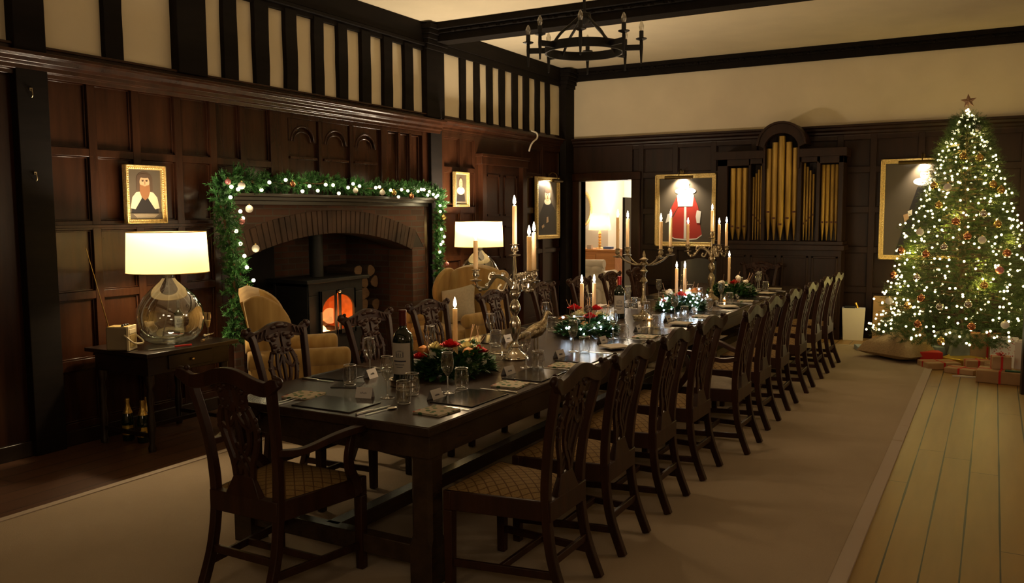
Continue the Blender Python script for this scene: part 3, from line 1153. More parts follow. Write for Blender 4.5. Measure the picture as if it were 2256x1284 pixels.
for s in (-1, 1):
    d = MB('stove_iron')
    a, b = (-0.285, -0.02) if s < 0 else (0.02, 0.285)
    d.box(0.0, 0.025, a, b, 0.40, 0.45)
    outer = a if s < 0 else b
    d.box(0.0, 0.025, min(outer, outer - s * 0.03), max(outer, outer - s * 0.03), 0.40, 0.88)
    inner = b if s < 0 else a
    d.box(0.0, 0.025, min(inner, inner + s * 0.025), max(inner, inner + s * 0.025), 0.40, 0.88)
    # arched head
    ci = inner + s * 0.02
    arc = [(ci + s * 0.215 * math.sin(math.radians(t_)), 0.66 + 0.165 * math.cos(math.radians(t_))) for t_ in range(0, 91, 10)]
    poly = [(inner, 0.88), (outer, 0.88), (outer, 0.66)] + arc[::-1] + [(inner, 0.825)]
    d.prism(poly, 0.0, 0.025, 'YZ')
    dd = d.build('door', parent=st, bevel=0.003)
    g = MB('stove_glass'); g.box(0.004, 0.007, min(inner, outer), max(inner, outer), 0.43, 0.86)
    g.build('door_glass', parent=dd)
k = MB('steel'); k.ball((0.045, 0.0, 0.86), 0.016); k.tube([(0.02, 0, 0.86), (0.045, 0, 0.86)], 0.006); k.build('door_knob', parent=st)
for dx in (-0.44, -0.08):
    for dy in (-0.37, 0.37):
        l = MB('stove_iron'); l.frus((dx, dy, 0.17), (0.07, 0.07), (dx, dy + (0.02 if dy > 0 else -0.02), 0.0), (0.04, 0.04)); l.build('leg', parent=st, bevel=0.004)
for i, (dy, dz, rz) in enumerate(((-0.12, 0.40, 0.2), (0.10, 0.41, -0.25), (-0.02, 0.48, 0.5))):
    lg = MB('log_bark')
    lg.tube([(-0.30 + 0.02 * i, dy - 0.20, dz), (-0.22, dy, dz + 0.015), (-0.26, dy + 0.2, dz + rz * 0.08)], [0.04, 0.045, 0.038], 8)
    lg.use('ember'); lg.ball((-0.20, dy - 0.1, dz - 0.01), 0.03, 8, 5, (0.8, 2.4, 0.6))
    tag(lg.build('burning_log', loc=(sx, sy, 0.03)), 'charred log glowing inside the stove, ' + ('left one', 'right one', 'top one lying across')[i], 'log', 'logs alight in the stove')
fr = random.Random(11)
fl = MB('fire_flame')
for i in range(11):
    y = -0.26 + 0.028 * i + fr.uniform(-0.01, 0.01)
    h = 0.24 * math.exp(-((y + 0.21) / 0.11) ** 2) + 0.05
    x = -0.16 + fr.uniform(-0.05, 0.03)
    lean = fr.uniform(0.0, 0.05)
    fl.tube(smooth_path([(x, y + 0.02, 0.38), (x, y + 0.03 + lean, 0.38 + h * 0.35), (x, y + 0.0, 0.38 + h * 0.7), (x, y - 0.02 + lean * .5, 0.38 + h)], 4), [0.012 * q for q in (1, 1.3, 1.5, 1.5, 1.4, 1.2, 1.1, 0.9, 0.8, 0.6, 0.4, 0.2, 0.05)], 7)
tag(fl.build('flames', loc=(sx, sy, 0.03)), 'orange flames leaping at the left side of the stove window', 'fire', kind='stuff')

# stacked firewood right of the stove
lr = random.Random(5)
spots = []
spotr = []
z = 0.11
row = 0
while z < 1.12:
    for k in range(3 if row % 2 == 0 else 2):
        y = 7.66 + 0.165 * k + (0.08 if row % 2 else 0)
        spots.append((y, z)); spotr.append((row, k if row % 2 == 0 else k * 2))
    z += 0.135
    row += 1
for i, (y, z) in enumerate(spots):
    lg = MB('log_bark')
    r = 0.074 + lr.uniform(-0.006, 0.004)
    xf = -6.42 + lr.uniform(-0.05, 0.06)
    ph = lr.uniform(0, 6)
    prof = [(r * (1 + 0.12 * math.cos(3 * t + ph)) * math.cos(t), r * (1 + 0.12 * math.cos(3 * t + ph)) * math.sin(t)) for t in [2 * PI * q / 12 for q in range(12)]]
    lg.prism(prof, -0.42, 0, 'YZ')
    lg.use('log_end'); lg.prism([(a * 0.93, b * 0.93) for a, b in prof], -0.002, 0.004, 'YZ')
    rown = ['bottom', 'second', 'third', 'fourth', 'fifth', 'sixth', 'seventh', 'top'][min(7, spotr[i][0])]
    posn = ['left', 'middle', 'right'][spotr[i][1]]
    tag(lg.build('log', loc=(xf, y, z)), 'firewood log in the fireplace stack, %s of the %s row' % (posn, rown), 'log', 'stacked logs beside the stove')

# ------------------------------------------------------------------ garland over the mantel
gr = random.Random(21)
GP = smooth_path([(-5.84, 5.33, 0.62), (-5.80, 5.30, 0.95), (-5.84, 5.35, 1.30), (-5.80, 5.24, 1.62), (-5.84, 5.22, 1.88), (-5.84, 5.34, 2.02), (-5.86, 5.75, 2.00), (-5.86, 6.4, 2.02), (-5.86, 7.1, 1.99), (-5.86, 7.8, 1.99),
                  (-5.86, 8.35, 1.98), (-5.82, 8.54, 1.92), (-5.82, 8.52, 1.55), (-5.82, 8.50, 1.15), (-5.82, 8.46, 0.75), (-5.82, 8.44, 0.35)], 8)
gl = thing('garland', 'green fir garland hung along the mantel and down both sides of the hearth', 'garland', (0, 0, 0))
m = MB('garland_needle')
for i in range(len(GP) - 1):
    p, q = GP[i], GP[i + 1]
    t = (q - p).normalized()
    thick = 0.14 if p.y < 5.6 else (0.105 if p.z > 1.8 else 0.085)
    for k in range(int(8 + (q - p).length * 130)):
        d = rdir(gr)
        d = (d - t * d.dot(t) * 0.6)
        d.x = abs(d.x) * 0.9 - 0.15
        d.normalize()
        s0 = p.lerp(q, gr.random()) + d * thick * gr.uniform(0.0, 0.45)
        sprig(m, s0, d + t * gr.uniform(-0.5, 0.5), thick * gr.uniform(0.5, 0.85), 6, 0.026, 0.0055, gr)
m.build('foliage', parent=gl)
m = MB('twig'); m.tube(GP, 0.012, 6); m.build('stem', parent=gl)
gs = thing('fairy_lights', 'string of warm white fairy lights wound through the mantel garland', 'string lights', (0, 0, 0))
m = MB('black_plastic')
wire = []
for i, p in enumerate(GP):
    wire.append(p + Vector((0.05, 0.04 * math.sin(i * 1.3), 0.04 * math.cos(i * 1.3))))
m.tube(wire, 0.0025, 5); m.build('wire', parent=gs)
bulbm = MB('bulb_garland'); bulbm.ball((0, 0, 0), 0.0165, 8, 6)
bulb_me = bulbm.mesh('bulb')
gl_pts = [(5.24, 1.95), (5.31, 1.93), (5.22, 1.86), (5.33, 1.74), (5.36, 1.68), (5.27, 1.57), (5.32, 1.46), (5.37, 1.35), (5.38, 1.25), (5.46, 1.13), (5.58, 1.93), (5.90, 2.03), (5.68, 2.0), (6.1, 1.93), (6.2, 1.98), (6.32, 1.94), (6.42, 2.0), (6.55, 2.0), (6.62, 1.92), (6.75, 1.98),
          (6.83, 2.02), (6.95, 2.0), (7.2, 1.99), (7.27, 2.0), (7.46, 1.97), (7.66, 1.98), (7.78, 1.97), (7.60, 1.9), (7.98, 1.97), (8.03, 1.99), (8.09, 1.99), (8.20, 1.97), (8.17, 1.93), (8.31, 1.94), (8.38, 1.91), (8.41, 1.93), (8.44, 1.81), (8.45, 1.74), (8.47, 1.53), (8.53, 1.44), (8.49, 1.38), (8.46, 1.35), (8.45, 1.26), (8.52, 0.9), (8.5, 0.62)]
for y, z in gl_pts:
    b = bpy.data.objects.new('bulb', bulb_me); C.objects.link(b); b.parent = gs
    b.location = (-5.715 + gr.uniform(-0.01, 0.012) - (0.03 if y > 8.3 else 0), y, z)
for a, b, c in ((-5.62, 5.35, 1.85), (-5.62, 5.40, 1.30), (-5.62, 6.1, 2.06), (-5.62, 6.9, 2.06), (-5.62, 7.7, 2.06), (-5.62, 8.45, 1.85), (-5.62, 8.5, 1.4)):
    point('garland_glow', (a, b, c), 1.6, (1.0, 0.82, 0.45), 0.05)
# baubles in the garland
names = {'bauble_white': 'white', 'bauble_gold': 'gold', 'bauble_copper': 'copper', 'bauble_silver': 'silver', 'bauble_pink': 'dusky pink'}


def bauble_proto(mat, r, where):
    t = thing('bauble', '', 'bauble')
    m = MB(mat); m.ball((0, 0, -r - 0.008), r, 14, 10); m.build('ball', parent=t)
    m = MB('brass'); m.lathe([(r * 0.22, -0.012), (r * 0.22, 0.0), (r * 0.1, 0.004)], 8); m.build('cap', parent=t)
    return t


protos = {}


def bauble(mat, r, loc, where, group):
    key = (mat, r)
    lab = '%s bauble %s' % (names[mat], where)
    if key not in protos:
        o = bauble_proto(mat, r, where)
        protos[key] = o
        o.location = loc
        o['label'] = lab; o['group'] = group
    else:
        o = copy_tree(protos[key], None, loc, None, lab, group)
    return o


gb = [('bauble_white', 0.032, 5.34, 1.97, 'at the top left corner of the mantel garland'), ('bauble_white', 0.034, 5.42, 1.77, 'on the left drop of the garland, just below the corner'),
      ('bauble_white', 0.034, 5.48, 1.42, 'on the left drop of the garland, level with the lamp shade'), ('bauble_copper', 0.032, 5.37, 1.07, 'on the left drop of the garland, beside the brightest low bulb'),
      ('bauble_gold', 0.035, 5.47, 0.93, 'hanging on the left drop of the garland above the wing chair'), ('bauble_white', 0.032, 5.58, 0.75, 'at the foot of the left garland drop'),
      ('bauble_pink', 0.026, 5.33, 1.66, 'on the left drop of the garland beside two bright bulbs'), ('bauble_pink', 0.026, 5.19, 2.0, 'at the outer left tip of the mantel garland'),
      ('bauble_copper', 0.028, 5.96, 2.0, 'on the mantel garland, nearest its left corner'), ('bauble_gold', 0.03, 7.5, 1.95, 'on the mantel garland right of its middle'),
      ('bauble_white', 0.028, 6.86, 1.96, 'at the middle of the mantel garland'), ('bauble_copper', 0.03, 7.82, 1.92, 'low on the right half of the mantel garland'),
      ('bauble_white', 0.03, 7.3, 1.95, 'on the mantel garland, right of centre beside green fir'), ('bauble_gold', 0.03, 8.50, 1.68, 'at the top of the right garland drop'),
      ('bauble_white', 0.03, 8.50, 0.98, 'halfway down the right garland drop'), ('bauble_pink', 0.026, 8.56, 1.12, 'on the right garland drop above a white one'), ('bauble_white', 0.03, 8.58, 0.78, 'low on the right garland drop')]
for mt, r, y, z, wh in gb:
    bauble(mt, r, (-5.70 - (0.03 if y > 8.3 else 0), y, z + r), wh, 'baubles in the mantel garland')

# ------------------------------------------------------------------ table lamps
def table_lamp(loc, label):
    t = thing('table_lamp', label, 'lamp', loc, 0, 'glass table lamps by the wall')
    m = MB('glass_green')
    prof = [(0.0, 0.004), (0.13, 0.0), (0.19, 0.03), (0.235, 0.10), (0.252, 0.19), (0.24, 0.27), (0.19, 0.36), (0.12, 0.43), (0.065, 0.475), (0.045, 0.50), (0.045, 0.53)]
    m.lathe(prof, 36, cap=False)
    m.build('glass_base', parent=t)
    m = MB('steel'); m.lathe([(0.048, 0.525), (0.048, 0.545), (0.02, 0.55), (0.02, 0.60)], 16); m.build('lamp_holder', parent=t)
    m = MB('lamp_bulb'); m.ball((0, 0, 0.66), 0.032, 12, 8, (1, 1, 1.2)); m.build('bulb', parent=t)
    m = MB('lamp_shade')
    m.lathe([(0.300, 0.545), (0.293, 0.70), (0.286, 0.852)], 48, cap=False)
    sh = m.build('lamp_shade', parent=t)
    m = MB('brass'); m.tube([(0.300 * math.cos(a), 0.300 * math.sin(a), 0.545) for a in [2 * PI * q / 40 for q in range(40)]], 0.003, 6, True)
    m.tube([(0.286 * math.cos(a), 0.286 * math.sin(a), 0.852) for a in [2 * PI * q / 40 for q in range(40)]], 0.003, 6, True)
    for a in (0, 2.094, 4.189):
        m.tube([(0.02 * math.cos(a), 0.02 * math.sin(a), 0.60), (0.286 * math.cos(a), 0.286 * math.sin(a), 0.84)], 0.0025, 5)
    m.build('shade_frame', parent=t)
    m = MB('cable_white')
    m.tube(smooth_path([(0.0, 0, 0.53), (-0.03, 0.02, 0.35), (-0.10, 0.04, 0.16), (-0.16, 0.05, 0.03)], 6), 0.004, 6)
    m.build('cable', parent=t)
    return t


table_lamp((-5.5, 4.39, 0.73), 'clear glass demijohn lamp with drum shade on the near console table')
table_lamp((-5.5, 8.93, 0.765), 'clear glass lamp with drum shade behind the far wing chair')

# near console table
ct = thing('console_table', 'dark oak console table against the panelling under the near lamp', 'table', (-5.53, 4.34, 0))
m = MB('dark_oak'); m.box(-0.35, 0.36, -0.42, 0.42, 0.70, 0.73); m.build('tabletop', parent=ct, bevel=0.004)
m = MB('dark_oak'); m.box(-0.30, 0.30, -0.37, 0.37, 0.56, 0.70); m.build('apron', parent=ct, bevel=0.003)
m = MB('dark_oak'); m.box(0.30, 0.315, -0.20, 0.20, 0.585, 0.685); dr = m.build('drawer', parent=ct, bevel=0.003)
m = MB('brass'); m.ball((0.33, 0, 0.635), 0.013); m.build('knob', parent=dr)
for dx in (-0.27, 0.27):
    for dy in (-0.34, 0.34):
        m = MB('dark_oak')
        m.lathe([(0.026, 0.0), (0.03, 0.03), (0.018, 0.06), (0.026, 0.12), (0.030, 0.2), (0.020, 0.3), (0.028, 0.4), (0.018, 0.46), (0.034, 0.50), (0.034, 0.56)], 12, (dx, dy, 0))
        m.build('leg', parent=ct)
m = MB('dark_oak'); m.box(-0.28, 0.28, -0.35, -0.33, 0.10, 0.13); m.box(-0.28, 0.28, 0.33, 0.35, 0.10, 0.13); m.box(-0.015, 0.015, -0.33, 0.33, 0.10, 0.13)
m.build('stretcher', parent=ct)
# far lamp table
ft = thing('side_table', 'dark round table carrying the far lamp behind the wing chair', 'table', (-5.5, 8.93, 0))
m = MB('dark_oak'); m.lathe([(0.33, 0.735), (0.34, 0.75), (0.33, 0.765)], 32); m.build('tabletop', parent=ft)
m = MB('dark_oak'); m.lathe([(0.10, 0.10), (0.04, 0.16), (0.05, 0.35), (0.03, 0.5), (0.05, 0.7), (0.10, 0.735)], 16); m.build('pedestal', parent=ft)
for a in (0.5, 2.6, 4.7):
    m = MB('dark_oak'); m.tube(smooth_path([(0.05 * math.cos(a), 0.05 * math.sin(a), 0.14), (0.18 * math.cos(a), 0.18 * math.sin(a), 0.10), (0.30 * math.cos(a), 0.30 * math.sin(a), 0.018)], 5), 0.018, 8); m.build('foot', parent=ft)

# portable radio
rd = thing('radio', 'cream retro portable radio with its aerial raised on the console table', 'radio', (-5.49, 3.98, 0.73), math.radians(32))
rd.scale = (0.8, 0.8, 0.92)
m = MB('radio_side'); m.box(-0.13, 0.055, -0.09, 0.09, 0.008, 0.19); m.build('body', parent=rd, bevel=0.012)
m = MB('radio_cream'); m.box(0.055, 0.075, -0.095, 0.095, 0.004, 0.196); m.box(0.0745, 0.079, -0.075, 0.075, 0.135, 0.17); m.build('front_panel', parent=rd, bevel=0.006)
m = MB('grille'); m.box(0.075, 0.079, -0.065, 0.065, 0.03, 0.125); m.build('speaker_grille', parent=rd)
m = MB('gilt'); m.box(-0.12, 0.05, -0.08, 0.08, 0.19, 0.194); m.build('top_panel', parent=rd)
for yy in (-0.05, 0.0, 0.05):
    m = MB('black_plastic'); m.lathe([(0.014, 0.194), (0.014, 0.206), (0.010, 0.209)], 12, (0.01, yy, 0)); m.build('knob', parent=rd)
m = MB('radio_cream'); m.tube(smooth_path([(0.04, -0.10, 0.13), (0.12, -0.10, 0.07), (0.15, -0.02, 0.055), (0.15, 0.04, 0.055), (0.12, 0.10, 0.07), (0.04, 0.10, 0.13)], 6), 0.008, 8); m.build('handle', parent=rd)
m = MB('brass')
m.tube([(-0.11, -0.06, 0.19), (-0.14, -0.12, 0.40)], 0.005, 6); m.tube([(-0.14, -0.12, 0.40), (-0.17, -0.18, 0.62)], 0.0038, 6); m.tube([(-0.17, -0.18, 0.62), (-0.20, -0.235, 0.82)], 0.0022, 6)
m.build('aerial', parent=rd)

# bottles: one routine for all shapes
def bottle(loc, label, h, r, label_mat='bottle_label', foil='red_foil', rotz=0.0, group=None, zl=(0.22, 0.60), champ=False):
    t = thing('wine_bottle' if not champ else 'champagne_bottle', label, 'bottle', loc, rotz, group)
    m = MB('bottle_glass')
    if champ:
        pr = [(0.0, 0.003), (r * 0.9, 0.0), (r, 0.02), (r, 0.50), (r * 0.86, 0.60), (r * 0.45, 0.78), (r * 0.33, 0.90), (r * 0.38, 0.97), (r * 0.34, 1.0)]
    else:
        pr = [(0.0, 0.003), (r * 0.9, 0.0), (r, 0.015), (r, 0.60), (r * 0.93, 0.665), (r * 0.72, 0.715), (r * 0.42, 0.75), (r * 0.345, 0.79), (r * 0.33, 0.97), (r * 0.36, 0.975), (r * 0.36, 1.0)]
    m.lathe([(a, b * h) for a, b in pr], 24); m.build('body', parent=t)
    m = MB(foil)
    if champ:
        m.lathe([(r * 0.80, 0.66 * h), (r * 0.47, 0.785 * h), (r * 0.36, 0.90 * h), (r * 0.42, 0.97 * h), (r * 0.38, 1.008 * h)], 20)
    else:
        m.lathe([(r * 0.355, 0.80 * h), (r * 0.355, 0.97 * h), (r * 0.385, 0.975 * h), (r * 0.385, 1.004 * h)], 20)
    m.build('foil_cap', parent=t)
    # paper label wrapped on the front (towards +x)
    m = MB(label_mat)
    q = 16
    vs = []
    for k in range(q + 1):
        a = math.radians(-62 + 124 * k / q)
        for zz in zl:
            vs.append(((r + 0.0009) * math.cos(a), (r + 0.0009) * math.sin(a), zz * h))
    m.add(vs, [(2 * k, 2 * k + 2, 2 * k + 3, 2 * k + 1) for k in range(q)])
    m.use('ink')

    def mark(a0, a1, z0, z1):
        vv = []
        n_ = 6
        for k in range(n_ + 1):
            a = math.radians(a0 + (a1 - a0) * k / n_)
            for zz in (z0, z1):
                vv.append(((r + 0.0015) * math.cos(a), (r + 0.0015) * math.sin(a), zz * h))
        m.add(vv, [(2 * k, 2 * k + 2, 2 * k + 3, 2 * k + 1) for k in range(n_)])
    zt = zl[1] - zl[0]
    if not champ:
        # small engraved house and lines of print
        b0 = zl[0] + zt * 0.55
        for a0, a1, z0, z1 in ((-22, -18, 0, 0.16), (18, 22, 0, 0.16), (-18, 18, 0.0, 0.012), (-14, -11, 0.02, 0.12), (-4, -1, 0.02, 0.14), (6, 9, 0.02, 0.12), (-22, 22, 0.17, 0.182), (-10, 10, 0.2, 0.212)):
            mark(a0, a1, b0 + z0 * zt, b0 + z1 * zt)
        for j, (a, zz) in enumerate(((36, 0.40), (26, 0.30), (18, 0.22))):
            mark(-a, a, zl[0] + zt * zz, zl[0] + zt * (zz + (0.045 if j == 0 else 0.02)))
    else:
        mark(-30, 30, zl[0] + zt * 0.5, zl[0] + zt * 0.6)
    m.build('label', parent=t)
    return t


bottle((-5.66, 4.60, 0.73), 'dark wine bottle with white label seen through the near glass lamp', 0.30, 0.037, 'white_card', 'black_foil', -0.6)
for i, (x, y) in enumerate(((-5.70, 4.13), (-5.62, 4.24), (-5.54, 4.14))):
    bottle((x, y, 0), 'gold-topped champagne bottle on the floor under the console, ' + ('leftmost', 'middle', 'rightmost')[i] + ' of three', 0.32, 0.044, 'gift_gold', 'gold_foil', -0.8, 'champagne bottles under the console', (0.15, 0.38), True)


def flute(loc, label, fill=True):
    t = thing('champagne_flute', label, 'glass', loc)
    m = MB('glass'); m.lathe([(0.032, 0.0), (0.030, 0.003), (0.006, 0.010), (0.0035, 0.02), (0.0035, 0.075), (0.010, 0.09), (0.022, 0.13), (0.026, 0.17), (0.024, 0.21)], 20, cap=False); m.build('bowl', parent=t)
    if fill:
        m = MB('champagne'); m.lathe([(0.0, 0.088), (0.009, 0.091), (0.0205, 0.13), (0.0225, 0.145), (0.0, 0.146)], 20); m.build('champagne', parent=t)
    return t


flute((-5.42, 4.68, 0.73), 'champagne flute half full beside the near lamp')
kn = thing('knife', 'red-handled knife lying at the front edge of the console', 'knife', (-5.25, 4.22, 0.734), math.radians(75))
m = MB('ribbon_red'); m.box(0.0, 0.13, -0.009, 0.009, 0, 0.014); m.build('handle', parent=kn, bevel=0.004)
m = MB('steel'); m.prism([(0, -0.009), (0, 0.009), (-0.17, 0.006), (-0.20, -0.007)], 0.004, 0.006, 'XY'); m.build('blade', parent=kn)
m = MB('burlap'); m.lathe([(0.010, 0), (0.011, 0.045)], 12); o = m.build('cork', loc=(-5.32, 4.55, 0.741)); o.rotation_euler = (PI / 2, 0, 0.5)
tag(o, 'wine cork lying on the console in front of the flute', 'cork')
cs = thing('corkscrew', 'steel corkscrew lying right of the flute on the console', 'corkscrew', (-5.50, 4.73, 0.745), 0.4)
m = MB('steel'); m.tube([(0, -0.03, 0), (0, 0.05, 0)], 0.007, 8); m.ball((0, -0.03, 0), 0.014); m.build('arm', parent=cs)
m = MB('steel'); m.tube([(0.004 * math.cos(q * 1.2), 0.05 + 0.004 * q, 0.004 * math.sin(q * 1.2)) for q in range(18)], 0.0015, 5); m.build('screw', parent=cs)


# ------------------------------------------------------------------ wing chairs
def wing_chair(loc, rotz, label, cushion=None):
    t = thing('wing_chair', label, 'armchair', loc, rotz, 'striped wing chairs by the hearth')
    V = 'striped_velvet'
    m = MB(V)      # back: upholstered slab, serpentine top, raked
    n = 14
    vs = []
    for i in range(n + 1):
        u = -1 + 2 * i / n
        zt = 1.06 + 0.055 * math.cos(u * PI / 2) - 0.02 * abs(u) ** 3
        for j, (z, f) in enumerate(((0.30, 0), (0.50, .2), (0.75, .5), (0.95, .8), (zt, 1))):
            yy = -0.33 - 0.13 * f
            bulge = 0.03 * (1 - u * u)
            vs.append((0.34 * u, yy + 0.12 + bulge, z))
        vs.append((0.34 * u, -0.46 + 0.06, zt + 0.025))
        for j, (z, f) in enumerate(((zt, 1), (0.95, .8), (0.75, .5), (0.50, .2), (0.30, 0))):
            vs.append((0.35 * u, -0.33 - 0.13 * f, z))
    k = 11
    fs = []
    for i in range(n):
        for j in range(k - 1):
            fs.append((i * k + j, i * k + j + 1, (i + 1) * k + j + 1, (i + 1) * k + j))
        fs.append((i * k + k - 1, i * k, (i + 1) * k, (i + 1) * k + k - 1))
    fs.append(tuple(range(k))); fs.append(tuple(range(n * k, n * k + k))[::-1])
    m.add(vs, fs)
    m.build('backrest', parent=t, angle=60)
    for s in (-1, 1):
        m = MB(V)      # wing
        out = [(-0.44, 1.05), (-0.36, 1.09), (-0.26, 1.07), (-0.16, 1.0), (-0.10, 0.90), (-0.09, 0.80), (-0.12, 0.72), (-0.14, 0.60), (-0.36, 0.55)]
        pp = [(q[1], q[2]) for q in smooth_path([(0, a, b) for a, b in out], 3)]
        vs = []
        nn = len(pp)
        cx_, cz_ = -0.27, 0.82
        layers = ((0.33, 0.94), (0.355, 1.0), (0.385, 1.0), (0.40, 0.94))
        for lx, sc in layers:
            for a, b in pp:
                vs.append((s * (lx + 0.03 * (a + 0.44)), cx_ + (a - cx_) * sc, cz_ + (b - cz_) * sc))
        fs = []
        for L_ in range(3):
            for i in range(nn):
                i2 = (i + 1) % nn
                fs.append((L_ * nn + i, L_ * nn + i2, (L_ + 1) * nn + i2, (L_ + 1) * nn + i))
        fs.append(tuple(range(nn))); fs.append(tuple(range(3 * nn, 4 * nn))[::-1])
        m.add(vs, fs)
        m.build('wing', parent=t, angle=60)
        m = MB(V)      # arm: panel with a rolled top
        m.box(s * 0.40 - 0.045, s * 0.40 + 0.045, -0.40, 0.30, 0.20, 0.56)
        pr = [(q[0], q[1]) for q in arc2(s * 0.40, 0.60, 0.075, 0, 360, 16)[:-1]]
        vs = []
        for yy, sc in ((-0.42, 1), (0.30, 1.0), (0.335, 0.94), (0.345, 0.6)):
            for a, b in pr:
                vs.append((s * 0.40 + (a - s * 0.40) * sc, yy, 0.60 + (b - 0.60) * sc))
        fs = [(L_ * 16 + i, L_ * 16 + (i + 1) % 16, (L_ + 1) * 16 + (i + 1) % 16, (L_ + 1) * 16 + i) for L_ in range(3) for i in range(16)]
        fs += [tuple(range(16)), tuple(range(48, 64))[::-1]]
        m.add(vs, fs)
        m.build('arm', parent=t, bevel=0.015, angle=50)
    m = MB(V); m.box(-0.37, 0.37, -0.40, 0.34, 0.18, 0.36); m.build('seat_base', parent=t, bevel=0.02)
    m = MB(V); m.box(-0.34, 0.34, -0.28, 0.38, 0.36, 0.50); m.build('seat_cushion', parent=t, bevel=0.045)
    for sx_, sy_ in ((-0.34, 0.29), (0.34, 0.29), (-0.32, -0.36), (0.32, -0.36)):
        m = MB('chair_wood'); m.frus((sx_, sy_, 0.19), (0.05, 0.05), (sx_, sy_ + (0.01 if sy_ > 0 else -0.04), 0.0), (0.03, 0.03)); m.build('leg', parent=t, bevel=0.003)
    if cushion:
        cg = cushion
        m = MB('cushion_grey')
        nn = 10
        vs, fs = [], []
        for s in (1, -1):
            for i in range(nn + 1):
                for j in range(nn + 1):
                    u, v = -1 + 2 * i / nn, -1 + 2 * j / nn
                    th = 0.075 * (1 - abs(u) ** 2.6) ** 0.5 * (1 - abs(v) ** 2.6) ** 0.5
                    vs.append((0.23 * u * (1 - 0.06 * (1 - v * v)), s * th, 0.20 * v * (1 - 0.06 * (1 - u * u))))
        B_ = (nn + 1) ** 2
        for i in range(nn):
            for j in range(nn):
                a = i * (nn + 1) + j
                fs.append((a, a + 1, a + nn + 2, a + nn + 1))
                fs.append((B_ + a, B_ + a + nn + 1, B_ + a + nn + 2, B_ + a + 1))
        m.add(vs, fs)
        o = m.build('cushion', angle=80)
        T = Matrix.Translation(loc) @ Matrix.Rotation(rotz, 4, 'Z') @ Matrix.Translation((0.06, -0.12, 0.71)) @ Matrix.Rotation(math.radians(18), 4, 'X') @ Matrix.Rotation(math.radians(14), 4, 'Y')
        o.matrix_world = T
        tag(o, cg, 'cushion')
    return t


wing_chair((-4.86, 5.12, 0.012), math.radians(-42), 'gold striped wing chair seen from the side, left of the stove')
wing_chair((-5.02, 7.66, 0.014), PI - 0.10, 'gold striped wing chair facing the camera in front of the far lamp', 'pale grey cushion propped in the far wing chair')


# ------------------------------------------------------------------ pictures
def frame_yz(t, y0, y1, z0, z1, x, wdt, dep, beads=0.0):
    m = MB('gilt')
    for a, b, c, d in ((y0, y1, z0, z0 + wdt), (y0, y1, z1 - wdt, z1), (y0, y0 + wdt, z0, z1), (y1 - wdt, y1, z0, z1)):
        m.box(x, x + dep, a, b, c, d)
        q = wdt * 0.3
        m.box(x + dep * 0.9, x + dep * 1.35, a + (0 if b - a > wdt * 1.5 else q), b - (0 if b - a > wdt * 1.5 else q), c + (0 if d - c > wdt * 1.5 else q), d - (0 if d - c > wdt * 1.5 else q))
    if beads:
        k = 0.0
        while y0 + wdt / 2 + k < y1 - wdt / 2:
            for z in (z0 + wdt / 2, z1 - wdt / 2):
                m.ball((x + dep * 1.35, y0 + wdt / 2 + k, z), beads, 6, 4)
            k += beads * 3
        k = 0.0
        while z0 + wdt / 2 + k < z1 - wdt / 2:
            for y in (y0 + wdt / 2, y1 - wdt / 2):
                m.ball((x + dep * 1.35, y, z0 + wdt / 2 + k), beads, 6, 4)
            k += beads * 3
    return m


def ell(cx, cy, rx, ry, n=20, a0=0, a1=360):
    return [(cx + rx * math.cos(math.radians(a0 + (a1 - a0) * i / n)), cy + ry * math.sin(math.radians(a0 + (a1 - a0) * i / n))) for i in range(n if a1 - a0 == 360 else n + 1)]


def paint(m, mat, poly, d):
    """paint layer on the canvas in (u, v) of a unit picture; d = layer"""
    m.use(mat)
    m.prism(poly, d * 0.0006, d * 0.0006 + 0.0005, 'XZ')


